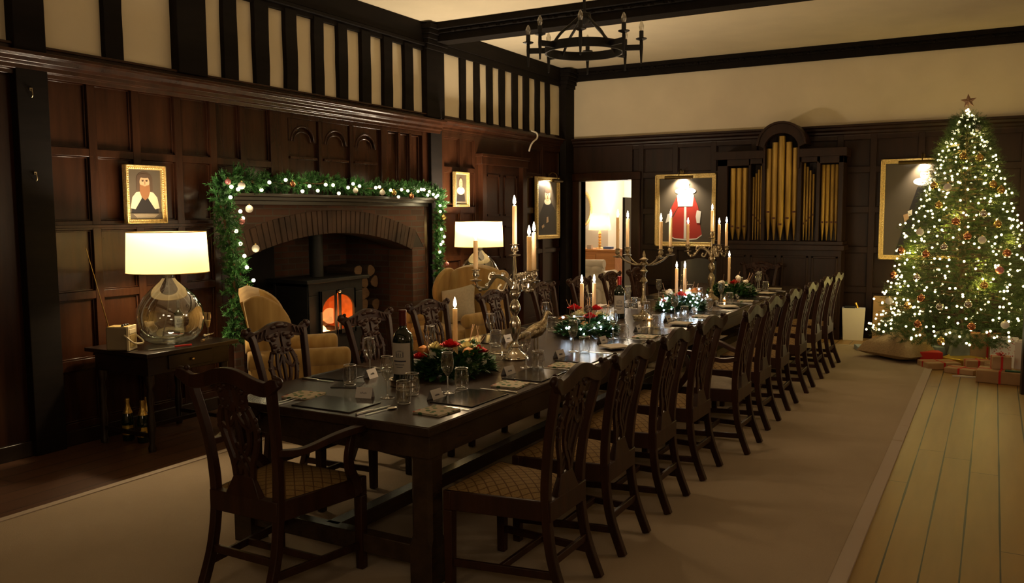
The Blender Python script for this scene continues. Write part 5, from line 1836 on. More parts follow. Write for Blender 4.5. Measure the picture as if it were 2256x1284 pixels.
def make_chair(name, label, armed=False, seat='seat_lattice', W=1.0, loc=(0, 0, 0), rotz=0.0, group=None):
    t = thing(name, label, 'chair', loc, rotz, group)
    Wd = 'chair_wood'
    for s in (-1, 1):
        m = MB(Wd)
        pts = smooth_path([(s * 0.178 * W, -0.335, 0.014), (s * 0.174 * W, -0.262, 0.22), (s * 0.172 * W, -0.235, 0.46), (s * 0.186 * W, -0.252, 0.70), (s * 0.212 * W, -0.298, 0.93), (s * 0.222 * W, -0.315, 0.985)], 5)
        n = len(pts)
        m.tube(pts, 0, sec=([0.038 if i < n * .5 else 0.034 for i in range(n)], [0.040] * n), up=(0, 1, 0))
        m.build('back_post', parent=t, bevel=0.004)
    # crest rail: serpentine with scrolled ears
    m = MB(Wd)
    cr_ = [(-0.275, 1.010), (-0.245, 1.000), (-0.20, 0.975), (-0.13, 0.985), (-0.06, 1.010), (0, 1.018), (0.06, 1.010), (0.13, 0.985), (0.20, 0.975), (0.245, 1.000), (0.275, 1.010)]
    cp = smooth_path([(x * W, yb_(z) - 0.012 * abs(x) / .27, z) for x, z in cr_], 4)
    n = len(cp)
    hh = [0.030 + 0.036 * max(0, 1 - (abs(2 * i / (n - 1) - 1)) ** 4) for i in range(n)]
    m.tube(cp, 0, sec=([0.030] * n, hh), up=(0, 0, 1))
    for s in (-1, 1):
        m.ball((s * 0.262 * W, yb_(1.01) - 0.004, 1.012), 0.024, 10, 7, (1.1, 0.8, 1.0))
        m.ball((s * 0.238 * W, yb_(1.01) + 0.006, 1.028), 0.013, 8, 5)
        for k in range(3):
            m.tube([(s * (0.20 - 0.035 * k) * W, yb_(0.98) + 0.018, 0.955 + 0.008 * k), (s * (0.185 - 0.035 * k) * W, yb_(1.0) + 0.018, 0.995 + 0.01 * k)], 0.006, 5)
    m.ball((0, yb_(1.02) + 0.010, 1.03), 0.03, 10, 6, (1.6, 0.7, 0.7))
    for s in (-1, 1):
        m.ball((s * 0.05, yb_(1.02) + 0.012, 1.02), 0.02, 8, 5, (1.4, 0.7, 0.7))
    m.build('crest_rail', parent=t, bevel=0.003)
    # pierced splat
    m = MB(Wd)

    def rib(uz, w_=0.020, d_=0.015, off=0.0):
        w_ *= 1.1
        p = smooth_path([(u, yb_(z) + off, z) for u, z in uz], 4)
        m.tube(p, 0, sec=([w_] * len(p), [d_] * len(p)), up=(0, 1, 0))
    # carved upper plate around a small square hole
    for s in (-1, 1):
        poly = [(s * 0.010, 0.99), (s * 0.125, 0.975), (s * 0.118, 0.945), (s * 0.085, 0.935), (s * 0.075, 0.90), (s * 0.078, 0.865), (s * 0.010, 0.85)]
        vs_ = [(u, yb_(z) - 0.008, z) for u, z in poly] + [(u, yb_(z) + 0.010, z) for u, z in poly]
        k_ = len(poly)
        m.add(vs_, [tuple(range(k_)), tuple(range(k_, 2 * k_))[::-1]] + [(i, (i + 1) % k_, k_ + (i + 1) % k_, k_ + i) for i in range(k_)])
        for u, z, r in ((0.10, 0.965, 0.014), (0.065, 0.95, 0.018), (0.035, 0.97, 0.014), (0.06, 0.905, 0.016), (0.035, 0.875, 0.013), (0.07, 0.87, 0.012)):
            m.ball((s * u, yb_(z) + 0.012, z), r, 7, 5, (1.2, 0.7, 1))
            m.ball((s * u, yb_(z) - 0.009, z), r * .8, 6, 4, (1.2, 0.5, 1))
        rib([(s * 0.078, 0.87), (s * 0.098, 0.83), (s * 0.108, 0.78), (s * 0.090, 0.70), (s * 0.062, 0.62), (s * 0.052, 0.54)], 0.022)
        rib([(s * 0.045, 0.86), (s * 0.055, 0.80), (s * 0.048, 0.72), (s * 0.022, 0.65), (s * -0.012, 0.60), (s * -0.028, 0.55)], 0.018, 0.013, s * 0.004)
        rib([(s * 0.110, 0.80), (s * 0.070, 0.77), (s * 0.030, 0.80), (s * 0.004, 0.84)], 0.014, 0.013)
        rib([(s * 0.052, 0.60), (s * 0.030, 0.635), (s * 0.0, 0.67), (s * -0.03, 0.70)], 0.014, 0.012)
        for z, u in ((0.82, 0.112), (0.775, 0.118), (0.73, 0.106)):
            m.ball((s * u, yb_(z), z), 0.013, 7, 5, (1, .8, 1.2))
    rib([(0, 0.86), (0.0, 0.80), (0.0, 0.72), (0.0, 0.66)], 0.016)
    for z in (0.985, 0.885):
        m.box(-0.014, 0.014, yb_(z) - 0.008, yb_(z) + 0.010, z - 0.03, z + 0.012)
    m.build('splat', parent=t, angle=50)
    m = MB(Wd)     # shoe
    m.add([(-0.105, -0.262, 0.462), (0.105, -0.262, 0.462), (0.105, -0.222, 0.462), (-0.105, -0.222, 0.462), (-0.058, -0.252, 0.555), (0.058, -0.252, 0.555), (0.058, -0.232, 0.555), (-0.058, -0.232, 0.555)],
          [(0, 3, 2, 1), (4, 5, 6, 7), (0, 1, 5, 4), (1, 2, 6, 5), (2, 3, 7, 6), (3, 0, 4, 7)])
    m.build('shoe', parent=t, bevel=0.003)
    fw, bw = 0.258 * W, 0.185 * W
    m = MB(Wd)
    m.box(-bw, bw, -0.262, -0.215, 0.375, 0.468)
    m.box(-fw, fw, 0.205, 0.245, 0.375, 0.465)
    for s in (-1, 1):
        m.add([(s * (bw - 0.03), -0.235, 0.375), (s * bw, -0.235, 0.375), (s * fw, 0.24, 0.375), (s * (fw - 0.03), 0.24, 0.375),
               (s * (bw - 0.03), -0.235, 0.465), (s * bw, -0.235, 0.465), (s * fw, 0.24, 0.465), (s * (fw - 0.03), 0.24, 0.465)],
              [(0, 3, 2, 1), (4, 5, 6, 7), (0, 1, 5, 4), (1, 2, 6, 5), (2, 3, 7, 6), (3, 0, 4, 7)])
    m.build('seat_frame', parent=t, bevel=0.004)
    m = MB(seat)
    n = 10
    vs, fs = [], []
    for i in range(n + 1):
        for j in range(n + 1):
            u, v = -1 + 2 * i / n, -1 + 2 * j / n
            y = 0.0 + 0.232 * v
            hw = (bw - 0.012) + (fw - bw) * (v + 1) / 2
            dome = (1 - abs(u) ** 3.5) * (1 - abs(v) ** 3.5)
            vs.append((hw * u, y + 0.004, 0.466 + 0.034 * dome))
    for i in range(n):
        for j in range(n):
            a = i * (n + 1) + j
            fs.append((a, a + n + 1, a + n + 2, a + 1))
    B_ = len(vs)
    vs += [(-(bw - 0.012), -0.228, 0.45), (bw - 0.012, -0.228, 0.45), (fw - 0.012, 0.236, 0.45), (-(fw - 0.012), 0.236, 0.45)]
    fs.append((B_, B_ + 3, B_ + 2, B_ + 1))
    m.add(vs, fs)
    m.build('seat', parent=t, angle=70)
    for s in (-1, 1):
        m = MB(Wd); m.frus((s * (fw - 0.022), 0.222, 0.376), (0.046, 0.046), (s * (fw - 0.022), 0.222, 0.014), (0.040, 0.040)); m.build('leg', parent=t, bevel=0.004)
    for s in (-1, 1):
        m = MB(Wd); m.tube([(s * (fw - 0.022), 0.21, 0.13), (s * 0.176 * W, -0.285, 0.14)], 0, sec=(0.018, 0.036)); m.build('stretcher', parent=t, bevel=0.003)
    m = MB(Wd); m.tube([(-0.215 * W, -0.02, 0.135), (0.215 * W, -0.02, 0.135)], 0, sec=(0.018, 0.032)); m.build('stretcher', parent=t, bevel=0.003)
    m = MB(Wd); m.tube([(-0.174 * W, -0.268, 0.20), (0.174 * W, -0.268, 0.20)], 0, sec=(0.018, 0.036)); m.build('stretcher', parent=t, bevel=0.003)
    if armed:
        for s in (-1, 1):
            m = MB(Wd)
            p = smooth_path([(s * 0.186 * W, -0.25, 0.685), (s * 0.225 * W, -0.14, 0.675), (s * 0.285 * W, 0.0, 0.715), (s * 0.315 * W, 0.10, 0.73), (s * 0.300 * W, 0.165, 0.715), (s * 0.285 * W, 0.175, 0.685)], 6)
            n = len(p)
            m.tube(p, 0, sec=([0.034 + 0.018 * (i / n) for i in range(n)], [0.030] * n), up=(0, 0, 1))
            p = smooth_path([(s * 0.300 * W, 0.09, 0.71), (s * 0.305 * W, 0.055, 0.62), (s * 0.285 * W, 0.09, 0.54), (s * 0.258 * W, 0.15, 0.47), (s * 0.250 * W, 0.17, 0.40)], 6)
            n = len(p)
            m.tube(p, 0, sec=([0.026 + 0.03 * (i / n) ** 2 for i in range(n)], [0.032 + 0.02 * (i / n) for i in range(n)]), up=(0, 1, 0))
            m.build('arm', parent=t, bevel=0.004)
    return t


side = make_chair('dining_chair', 'carved dining chair on the right side of the table, nearest the camera', False, 'seat_lattice', 1.0, (-1.875, 3.37, 0), PI / 2, 'carved dining chairs along the table')
arm_near = make_chair('carver_chair', 'carved dining chair with scrolled arms at the near end of the table', True, 'seat_lattice', 1.12, (-2.85, 2.875, 0), 0.0, 'carved dining chairs with arms')
arm_r = make_chair('carver_chair', 'carved chair with arms and plain pale seat, fifth along the right side of the table', True, 'seat_plain', 1.02, (-1.78, 6.10, 0), PI / 2, 'carved dining chairs with arms')
ordn = ['nearest the camera', 'second', 'third', 'fourth', 'fifth', 'sixth', 'seventh', 'eighth', 'ninth', 'tenth and farthest']
jit = random.Random(2)
for i, y in enumerate((3.37, 4.00, 4.68, 5.38, 6.10, 6.855, 7.58, 8.395, 9.21, 9.95)):
    if i in (0, 4):
        continue
    copy_tree(side, None, (-1.875 + (0.07 if i > 4 else 0), y, 0), PI / 2 + jit.uniform(-0.02, 0.02), 'carved dining chair on the right side of the table, %s from the camera' % ordn[i].replace(' and farthest', ''), 'carved dining chairs along the table')
for i, y in enumerate((3.84, 4.66, 5.42, 6.40, 7.32, 8.20, 9.05, 9.85)):
    copy_tree(side, None, (-3.475 + jit.uniform(-0.02, 0.0) - (0.03 if i == 0 else 0), y, 0), -PI / 2 + jit.uniform(-0.04, 0.04), 'carved dining chair on the hearth side of the table, %s%s' % (ordn[i], ' from the camera' if i else ''), 'carved dining chairs along the table')
copy_tree(side, None, (-2.76, 11.50, 0), PI, 'carved dining chair at the far end of the table before the organ', 'carved dining chairs along the table')

# dark hide chair by the back wall and the carved hall chair cut by the right edge
hc = thing('hall_chair', 'dark leather chair with rounded back against the wall under the red gown portrait', 'chair', (-3.72, 11.9, 0), PI)
m = MB('hide_dark')
vs, fs = [], []
for i in range(13):
    u = -1 + i / 6
    zt = 1.0 + 0.05 * math.cos(u * PI / 2)
    for z, y in ((0.45, -0.2), (0.8, -0.24), (zt, -0.27), (zt, -0.32), (0.8, -0.29), (0.45, -0.26)):
        vs.append((0.28 * u, y, z))
for i in range(12):
    for j in range(6):
        fs.append((i * 6 + j, i * 6 + (j + 1) % 6, (i + 1) * 6 + (j + 1) % 6, (i + 1) * 6 + j))
fs += [tuple(range(6)), tuple(range(72, 78))[::-1]]
m.add(vs, fs); m.build('backrest', parent=hc, angle=50)
m = MB('hide_dark'); m.box(-0.27, 0.27, -0.24, 0.27, 0.38, 0.49); m.build('seat', parent=hc, bevel=0.02)
for dx in (-0.24, 0.24):
    for dy in (-0.26, 0.23):
        m = MB('dark_oak'); m.frus((dx, dy, 0.40), (0.045, 0.045), (dx, dy * 1.05, 0.0), (0.035, 0.035)); m.build('leg', parent=hc, bevel=0.003)

ac = thing('carved_armchair', 'black carved armchair cut off by the right edge of the view beside the presents', 'chair', (0.64, 9.05, 0), 0.35)
for s in (-1, 1):
    m = MB('dark_oak')
    pr = [(0.045, 0.0), (0.05, 0.04), (0.03, 0.07), (0.045, 0.12), (0.05, 0.30), (0.04, 0.42), (0.052, 0.46)]
    m.lathe(pr, 12, (s * 0.28, -0.24, 0)); m.lathe([(0.030, 0.46), (0.042, 0.50), (0.026, 0.55), (0.042, 0.62), (0.028, 0.68), (0.034, 0.71)], 12, (s * 0.28, -0.24, 0))
    for k in range(5):
        m.ball((s * 0.28 + 0.03 * math.sin(k * 2.0), -0.285, 0.12 + 0.13 * k), 0.022, 7, 5)
    m.build('leg', parent=ac)
    m = MB('dark_oak'); m.frus((s * 0.27, 0.26, 1.15), (0.045, 0.045), (s * 0.27, 0.26, 0.0), (0.05, 0.05)); m.build('back_post', parent=ac, bevel=0.005)
    m = MB('dark_oak'); m.tube(smooth_path([(s * 0.27, 0.26, 0.80), (s * 0.28, 0.05, 0.76), (s * 0.285, -0.18, 0.74), (s * 0.29, -0.30, 0.72), (s * 0.29, -0.33, 0.68)], 5), 0.030, 10); m.build('arm', parent=ac)
m = MB('hide_dark'); m.box(-0.28, 0.28, -0.26, 0.26, 0.42, 0.50); m.build('seat', parent=ac, bevel=0.015)
m = MB('dark_oak'); m.box(-0.25, 0.25, 0.245, 0.27, 0.6, 1.08); m.box(-0.30, 0.30, 0.24, 0.28, 1.08, 1.22); m.build('backrest', parent=ac, bevel=0.006)
m = MB('dark_oak'); m.tube([(-0.28, -0.24, 0.2), (0.28, -0.24, 0.2)], 0.02, 8); m.build('stretcher', parent=ac)

# ------------------------------------------------------------------ table setting: prototypes and copies
def place_mat(loc, rz, label):
    t = thing('placemat', label, 'placemat', loc, rz, 'slate placemats on the dining table')
    m = MB('slate'); m.box(-0.18, 0.18, -0.125, 0.125, 0.0, 0.006); m.build('mat', parent=t, bevel=0.002)
    return t


def fork(loc, rz, label):
    t = thing('fork', label, 'fork', loc, rz, 'forks on the dining table')
    m = MB('steel')
    m.tube(smooth_path([(0, -0.10, 0.004), (0, -0.03, 0.006), (0, 0.03, 0.009), (0, 0.045, 0.006)], 4), 0, sec=([0.014, 0.012, 0.010, 0.009, 0.008, 0.007, 0.006, 0.006, 0.006, 0.007, 0.01, 0.016, 0.018][:13], [0.002] * 13))
    m.build('handle', parent=t)
    m = MB('steel'); m.prism([(-0.010, 0.04), (0.010, 0.04), (0.012, 0.06), (-0.012, 0.06)], 0.003, 0.005, 'XY')
    for k in range(4):
        x = -0.0105 + 0.007 * k
        m.tube([(x, 0.058, 0.004), (x, 0.08, 0.003), (x, 0.098, 0.006)], [0.0014, 0.0014, 0.0008], 5)
    m.build('tines', parent=t)
    return t


def knife(loc, rz, label):
    t = thing('table_knife', label, 'knife', loc, rz, 'knives on the dining table')
    m = MB('steel'); m.tube([(0, -0.115, 0.005), (0, -0.04, 0.006), (0, 0.0, 0.005)], 0, sec=([0.014, 0.015, 0.010], [0.007, 0.008, 0.006])); m.build('handle', parent=t, bevel=0.001)
    m = MB('steel'); m.prism([(-0.006, 0), (0.006, 0), (0.009, 0.06), (0.007, 0.10), (0.0, 0.118), (-0.006, 0.10)], 0.004, 0.0055, 'XY'); m.build('blade', parent=t)
    return t


def wineglass(loc, label, fill=None, h=0.215):
    t = thing('wine_glass', label, 'glass', loc, 0, 'wine glasses on the dining table')
    k = h / 0.215
    m = MB('glass')
    m.lathe([(0.035, 0.0), (0.034, 0.003), (0.010, 0.008), (0.0045, 0.02), (0.004, 0.085 * k), (0.008, 0.095 * k), (0.026, 0.118 * k), (0.0335, 0.145 * k), (0.034, 0.165 * k), (0.0275, 0.213 * k), (0.0285, 0.215 * k)], 22, cap=False)
    m.use('glass_rim')
    m.tube([(0.0282 * math.cos(a), 0.0282 * math.sin(a), 0.2148 * k) for a in [2 * PI * q / 22 for q in range(22)]], 0.0012, 5, True)
    m.tube([(0.035 * math.cos(a), 0.035 * math.sin(a), 0.0015) for a in [2 * PI * q / 22 for q in range(22)]], 0.0014, 5, True)
    m.tube([(0, 0, 0.02), (0, 0, 0.088 * k)], 0.0030, 6)
    m.build('bowl', parent=t)
    if fill:
        m = MB(fill); m.lathe([(0.0, 0.098 * k), (0.008, 0.098 * k), (0.025, 0.119 * k), (0.0325, 0.145 * k), (0.033, 0.158 * k), (0.0, 0.159 * k)], 20, cap=False); m.build('wine', parent=t)
    return t


def tumbler(loc, label, fill=None):
    t = thing('tumbler', label, 'glass', loc, 0, 'water tumblers on the dining table')
    m = MB('glass'); m.lathe([(0.0, 0.002), (0.029, 0.0), (0.034, 0.012), (0.0385, 0.045), (0.0375, 0.08), (0.033, 0.112), (0.034, 0.114)], 22, cap=False)
    m.use('glass_rim')
    m.tube([(0.0338 * math.cos(a), 0.0338 * math.sin(a), 0.1135) for a in [2 * PI * q / 22 for q in range(22)]], 0.0012, 5, True)
    m.tube([(0.030 * math.cos(a), 0.030 * math.sin(a), 0.004) for a in [2 * PI * q / 22 for q in range(22)]], 0.0022, 5, True)
    m.use('glass')
    m.lathe([(0.0, 0.012), (0.028, 0.012), (0.033, 0.02)], 22, cap=False)
    m.build('bowl', parent=t)
    if fill:
        m = MB('water'); m.lathe([(0.0, 0.014), (0.031, 0.014), (0.037, 0.045), (0.0365, 0.07), (0.0, 0.0705)], 20, cap=False); m.build('water', parent=t)
    return t


def place_card(loc, rz, label):
    t = thing('place_card', label, 'card', loc, rz, 'folded place cards on the dining table')
    m = MB('white_card')
    m.add([(-0.045, -0.022, 0.0), (0.045, -0.022, 0.0), (0.045, 0, 0.052), (-0.045, 0, 0.052), (-0.045, 0.022, 0), (0.045, 0.022, 0)], [(0, 1, 2, 3), (3, 2, 5, 4)])
    m.build('card', parent=t)
    m = MB('ink')
    rr = random.Random(int(loc[1] * 100))
    pts = []
    n_ = rr.randint(9, 14)
    for i in range(n_):
        u = -0.020 + 0.040 * i / n_
        v = 0.45 + (0.12 if i % 2 else -0.06) * rr.uniform(0.5, 1.2)
        pts.append((u, -0.022 * (1 - v) - 0.0009, 0.052 * v))
    m.tube(pts, 0.0011, 4)
    m.build('handwriting', parent=t)
    return t


def napkin(loc, rz, label, mat='holly_print', s=1.0):
    t = thing('napkin', label, 'napkin', loc, rz, 'folded napkins on the dining table')
    m = MB(mat)
    for k, (dz, a) in enumerate(((0.0, 0), (0.0035, 0.05), (0.007, -0.02))):
        c, q = math.cos(a), math.sin(a)
        P = [(-0.08, -0.085), (0.08, -0.085), (0.085, 0.08), (-0.075, 0.085)]
        P = [(s * (x * c - y * q), s * (x * q + y * c)) for x, y in P]
        m.prism(P, dz, dz + 0.003, 'XY')
    m.build('cloth', parent=t, bevel=0.002)
    return t


seat_word = ['nearest', 'second', 'third', 'fourth', 'fifth', 'sixth', 'seventh', 'eighth', 'ninth', 'farthest']
first = {}


def put(kind, fn, loc, rz, label, **kw):
    if kind not in first:
        o = fn(loc, rz, label, **kw) if kind in ('mat', 'fork', 'knife', 'card', 'napkin', 'napkin_plain') else fn(loc, label, **kw)
        first[kind] = o
        return o
    if kind == 'card':
        return fn(loc, rz, label)
    return copy_tree(first[kind], None, loc, rz, label)


rs = random.Random(9)
# right-hand settings
right_y = [3.62, 4.33, 5.00, 5.70, 6.40, 7.12, 7.85, 8.60, 9.38, 10.20]
for i, y in enumerate(right_y):
    w_ = '%s setting on the table right side' % seat_word[i]
    put('mat', place_mat, (-2.29, y, TZ), PI / 2 + rs.uniform(-0.05, 0.05), 'slate placemat at the ' + w_)
    put('card', place_card, (-2.435, y - 0.06 if i else 3.52, TZ), PI / 2 + rs.uniform(-0.15, 0.15), 'white folded place card at the ' + w_)
    put('wineglass', wineglass, (-2.46, y + (0.05 if i == 0 else 0.20), TZ), 0, 'empty stemmed wine glass at the ' + w_)
    put('tumbler', tumbler, (-2.45 + (0.0 if i == 0 else 0.09), y + (0.17 if i == 0 else 0.17), TZ), 0, 'clear water tumbler at the ' + w_)
    put('fork', fork, (-2.25, y - 0.24, TZ), PI / 2 + 0.05, 'fork left of the slate mat at the ' + w_)
    put('knife', knife, (-2.25, y + 0.215, TZ), PI / 2 - 0.03, 'table knife right of the slate mat at the ' + w_)
    if i in (0, 1, 2, 4, 6, 8):
        put('napkin', napkin, (-2.27, y - 0.33, TZ), 0.1 + rs.uniform(-0.2, 0.2), 'holly-print napkin at the ' + w_)
    elif i in (3, 5, 7, 9):
        put('napkin_plain', napkin, (-2.26, y - 0.24, TZ + 0.012), 0.3 * (i - 5), 'cream linen napkin at the ' + w_, mat='cream_linen')
# near-end setting
put('mat', place_mat, (-2.80, 3.19, TZ), 0.02, 'slate placemat at the near end of the table before the carver chair')
put('card', place_card, (-2.78, 3.385, TZ), 0.25, 'white folded place card at the near end of the table')
put('fork', fork, (-3.07, 3.14, TZ), -0.1, 'fork left of the near-end placemat'); put('fork', fork, (-3.035, 3.14, TZ), -0.1, 'second fork, close to the near-end placemat')
put('knife', knife, (-2.55, 3.17, TZ), -0.12, 'table knife at the right of the near-end placemat')
sp_ = thing('spoon', 'spoon right of the near-end placemat beyond the knife', 'spoon', (-2.505, 3.17, TZ), -0.15)
m = MB('steel'); m.tube([(0, -0.1, 0.004), (0, 0.04, 0.005)], 0, sec=([0.012, 0.006], [0.002, 0.002])); m.build('handle', parent=sp_)
m = MB('steel'); m.ball((0, 0.07, 0.006), 0.018, 12, 6, (1, 1.6, 0.3)); m.build('bowl', parent=sp_)
put('napkin', napkin, (-3.08, 3.26, TZ), 0.2, 'holly-print napkin at the left of the near-end placemat')
put('wineglass_w', lambda loc, label, **k: wineglass(loc, label, 'water'), (-2.67, 3.43, TZ), 0, 'wine glass with water in it at the near-end setting beside the big bottle')
put('tumbler_w', lambda loc, label, **k: tumbler(loc, label, True), (-2.515, 3.36, TZ), 0, 'tumbler of water in front of the big wine bottle')
# left-hand settings
left_y = [3.84, 4.66, 5.42, 6.30, 7.20, 8.10, 9.00, 9.85]
for i, y in enumerate(left_y):
    w_ = '%s setting on the hearth side' % (seat_word[i] if i < 7 else 'farthest')
    put('mat', place_mat, (-3.27, y, TZ), PI / 2 + rs.uniform(-0.05, 0.05), 'slate placemat at the ' + w_)
    put('card', place_card, (-3.09, y - 0.02, TZ), -PI / 2 + rs.uniform(-0.2, 0.2) + PI, 'white folded place card at the ' + w_)
    put('wineglass', wineglass, (-3.16, y + (0.06 if i == 0 else -0.14), TZ), 0, 'empty stemmed wine glass at the ' + w_)
    put('tumbler', tumbler, (-3.05, y - 0.25, TZ), 0, 'clear water tumbler at the ' + w_)
    put('fork', fork, (-3.30, y + 0.23, TZ), -PI / 2, 'fork at the ' + w_)
    put('knife', knife, (-3.30, y - 0.23, TZ), -PI / 2, 'table knife at the ' + w_)
m = MB('slate'); m.box(-0.075, 0.075, -0.075, 0.075, 0, 0.005)
tag(m.build('coaster', loc=(-3.06, 3.585, TZ), rotz=0.4), 'small slate coaster under the tumbler at the left of the table front', 'coaster')
put('tumbler', tumbler, (-2.60, 3.55, TZ), 0, 'clear water tumbler beside the big bottle at the near end')

# far-end setting
put('mat', place_mat, (-2.76, 11.02, TZ), PI, 'slate placemat at the far end of the table')
put('wineglass', wineglass, (-2.50, 10.64, TZ), 0, 'empty wine glass alone near the far right corner of the table')
put('napkin_plain', napkin, (-2.33, 10.72, TZ), 0.2, 'cream linen napkin at the far right corner of the table')

bottle((-2.79, 3.73, TZ), 'large dark red wine bottle with a white label near the front of the table', 0.415, 0.057, 'bottle_label', 'dark_foil', -1.30, None, (0.17, 0.58))
bottle((-2.90, 7.10, TZ), 'red wine bottle with red cap and cream label halfway down the table', 0.375, 0.050, 'bottle_label', 'red_foil', -1.25, None, (0.12, 0.55))
# cut-glass coaster under the big bottle
m = MB('silver'); m.lathe([(0.070, 0.0), (0.075, 0.004), (0.072, 0.02), (0.078, 0.036), (0.080, 0.038), (0.075, 0.036), (0.068, 0.012)], 30, cap=False)
tag(m.build('bottle_coaster', loc=(-2.79, 3.73, TZ)), 'silver wine coaster round the foot of the large bottle', 'coaster')
# cruets and glass dishes between the first flowers and the silver pheasant
for i, (x, y, lab) in enumerate(((-2.72, 4.66, 'low cut-glass salt dish near the base of the first candelabrum, nearer one'), (-2.79, 4.98, 'low cut-glass dish beside the silver pheasant'), (-2.66, 6.95, 'low cut-glass dish by the second candelabrum'))):
    m = MB('glass'); m.lathe([(0.03, 0.0), (0.035, 0.01), (0.05, 0.03), (0.055, 0.05), (0.05, 0.052), (0.04, 0.03), (0.0, 0.015)], 12, cap=False)
    m.use('silver'); m.lathe([(0.052, 0.048), (0.057, 0.052), (0.052, 0.056)], 18, cap=False)
    tag(m.build('salt_dish', loc=(x, y, TZ)), lab, 'dish')
# tealight glasses
for i, (x, y, lab) in enumerate(((-2.60, 7.05, 'glass tealight holder glowing beside the second candelabrum'), (-2.47, 8.98, 'glass tealight holder glowing before the farthest flowers'))):
    t = thing('tealight', lab, 'candle', (x, y, TZ))
    m = MB('glass'); m.lathe([(0.026, 0.0), (0.032, 0.01), (0.033, 0.08)], 18, cap=False); m.build('holder', parent=t)
    m = MB('wax'); m.lathe([(0.0, 0.004), (0.019, 0.004), (0.019, 0.018), (0.0, 0.018)], 14, cap=False); m.build('wax', parent=t)
    m = MB('flame'); m.lathe([(0.001, 0.020), (0.005, 0.026), (0.003, 0.036), (0.0, 0.042)], 8); m.build('flame', parent=t)
    point('tealight_light', (x, y, TZ + 0.035), 0.12, (1, 0.6, 0.25), 0.008)


# ------------------------------------------------------------------ candles
def candle(loc, label, h, lean=0.0, power=3.2, r=0.0150):
    t = thing('candle', label, 'candle', loc, 0, 'lit cream dinner candles')
    m = MB('wax'); m.lathe([(r * 1.05, 0.0), (r, 0.02), (r * 0.97, h - 0.01), (r * 0.9, h - 0.002), (r * 0.5, h)], 14)
    m.ball((r * 0.95, 0.0, h * 0.62), 0.003, 5, 4, (1, 1, 3)); m.build('wax', parent=t)
    m = MB('wick'); m.tube([(0, 0, h), (0.001, 0, h + 0.010)], 0.0012, 5); m.build('wick', parent=t)
    m = MB('flame_core'); m.lathe([(0.001, h + 0.004), (0.0085, h + 0.014), (0.0105, h + 0.024), (0.0075, h + 0.042), (0.003, h + 0.060), (0.0, h + 0.068)], 10); m.build('flame', parent=t)
    if power:
        point('candle_light', (loc[0], loc[1], loc[2] + h + 0.03), power, (1.0, 0.70, 0.40), 0.012)
    return t


# ------------------------------------------------------------------ candelabra
def nozzle(m, x, y, z, s=1.0):
    m.lathe([(0.004, -0.004), (0.036 * s, 0.004), (0.040 * s, 0.010), (0.036 * s, 0.010), (0.010, 0.014), (0.009, 0.022), (0.020 * s, 0.034), (0.023 * s, 0.048), (0.017 * s, 0.062), (0.015 * s, 0.068), (0.028 * s, 0.074), (0.029 * s, 0.077), (0.015, 0.077)], 18, (x, y, z), cap=False)


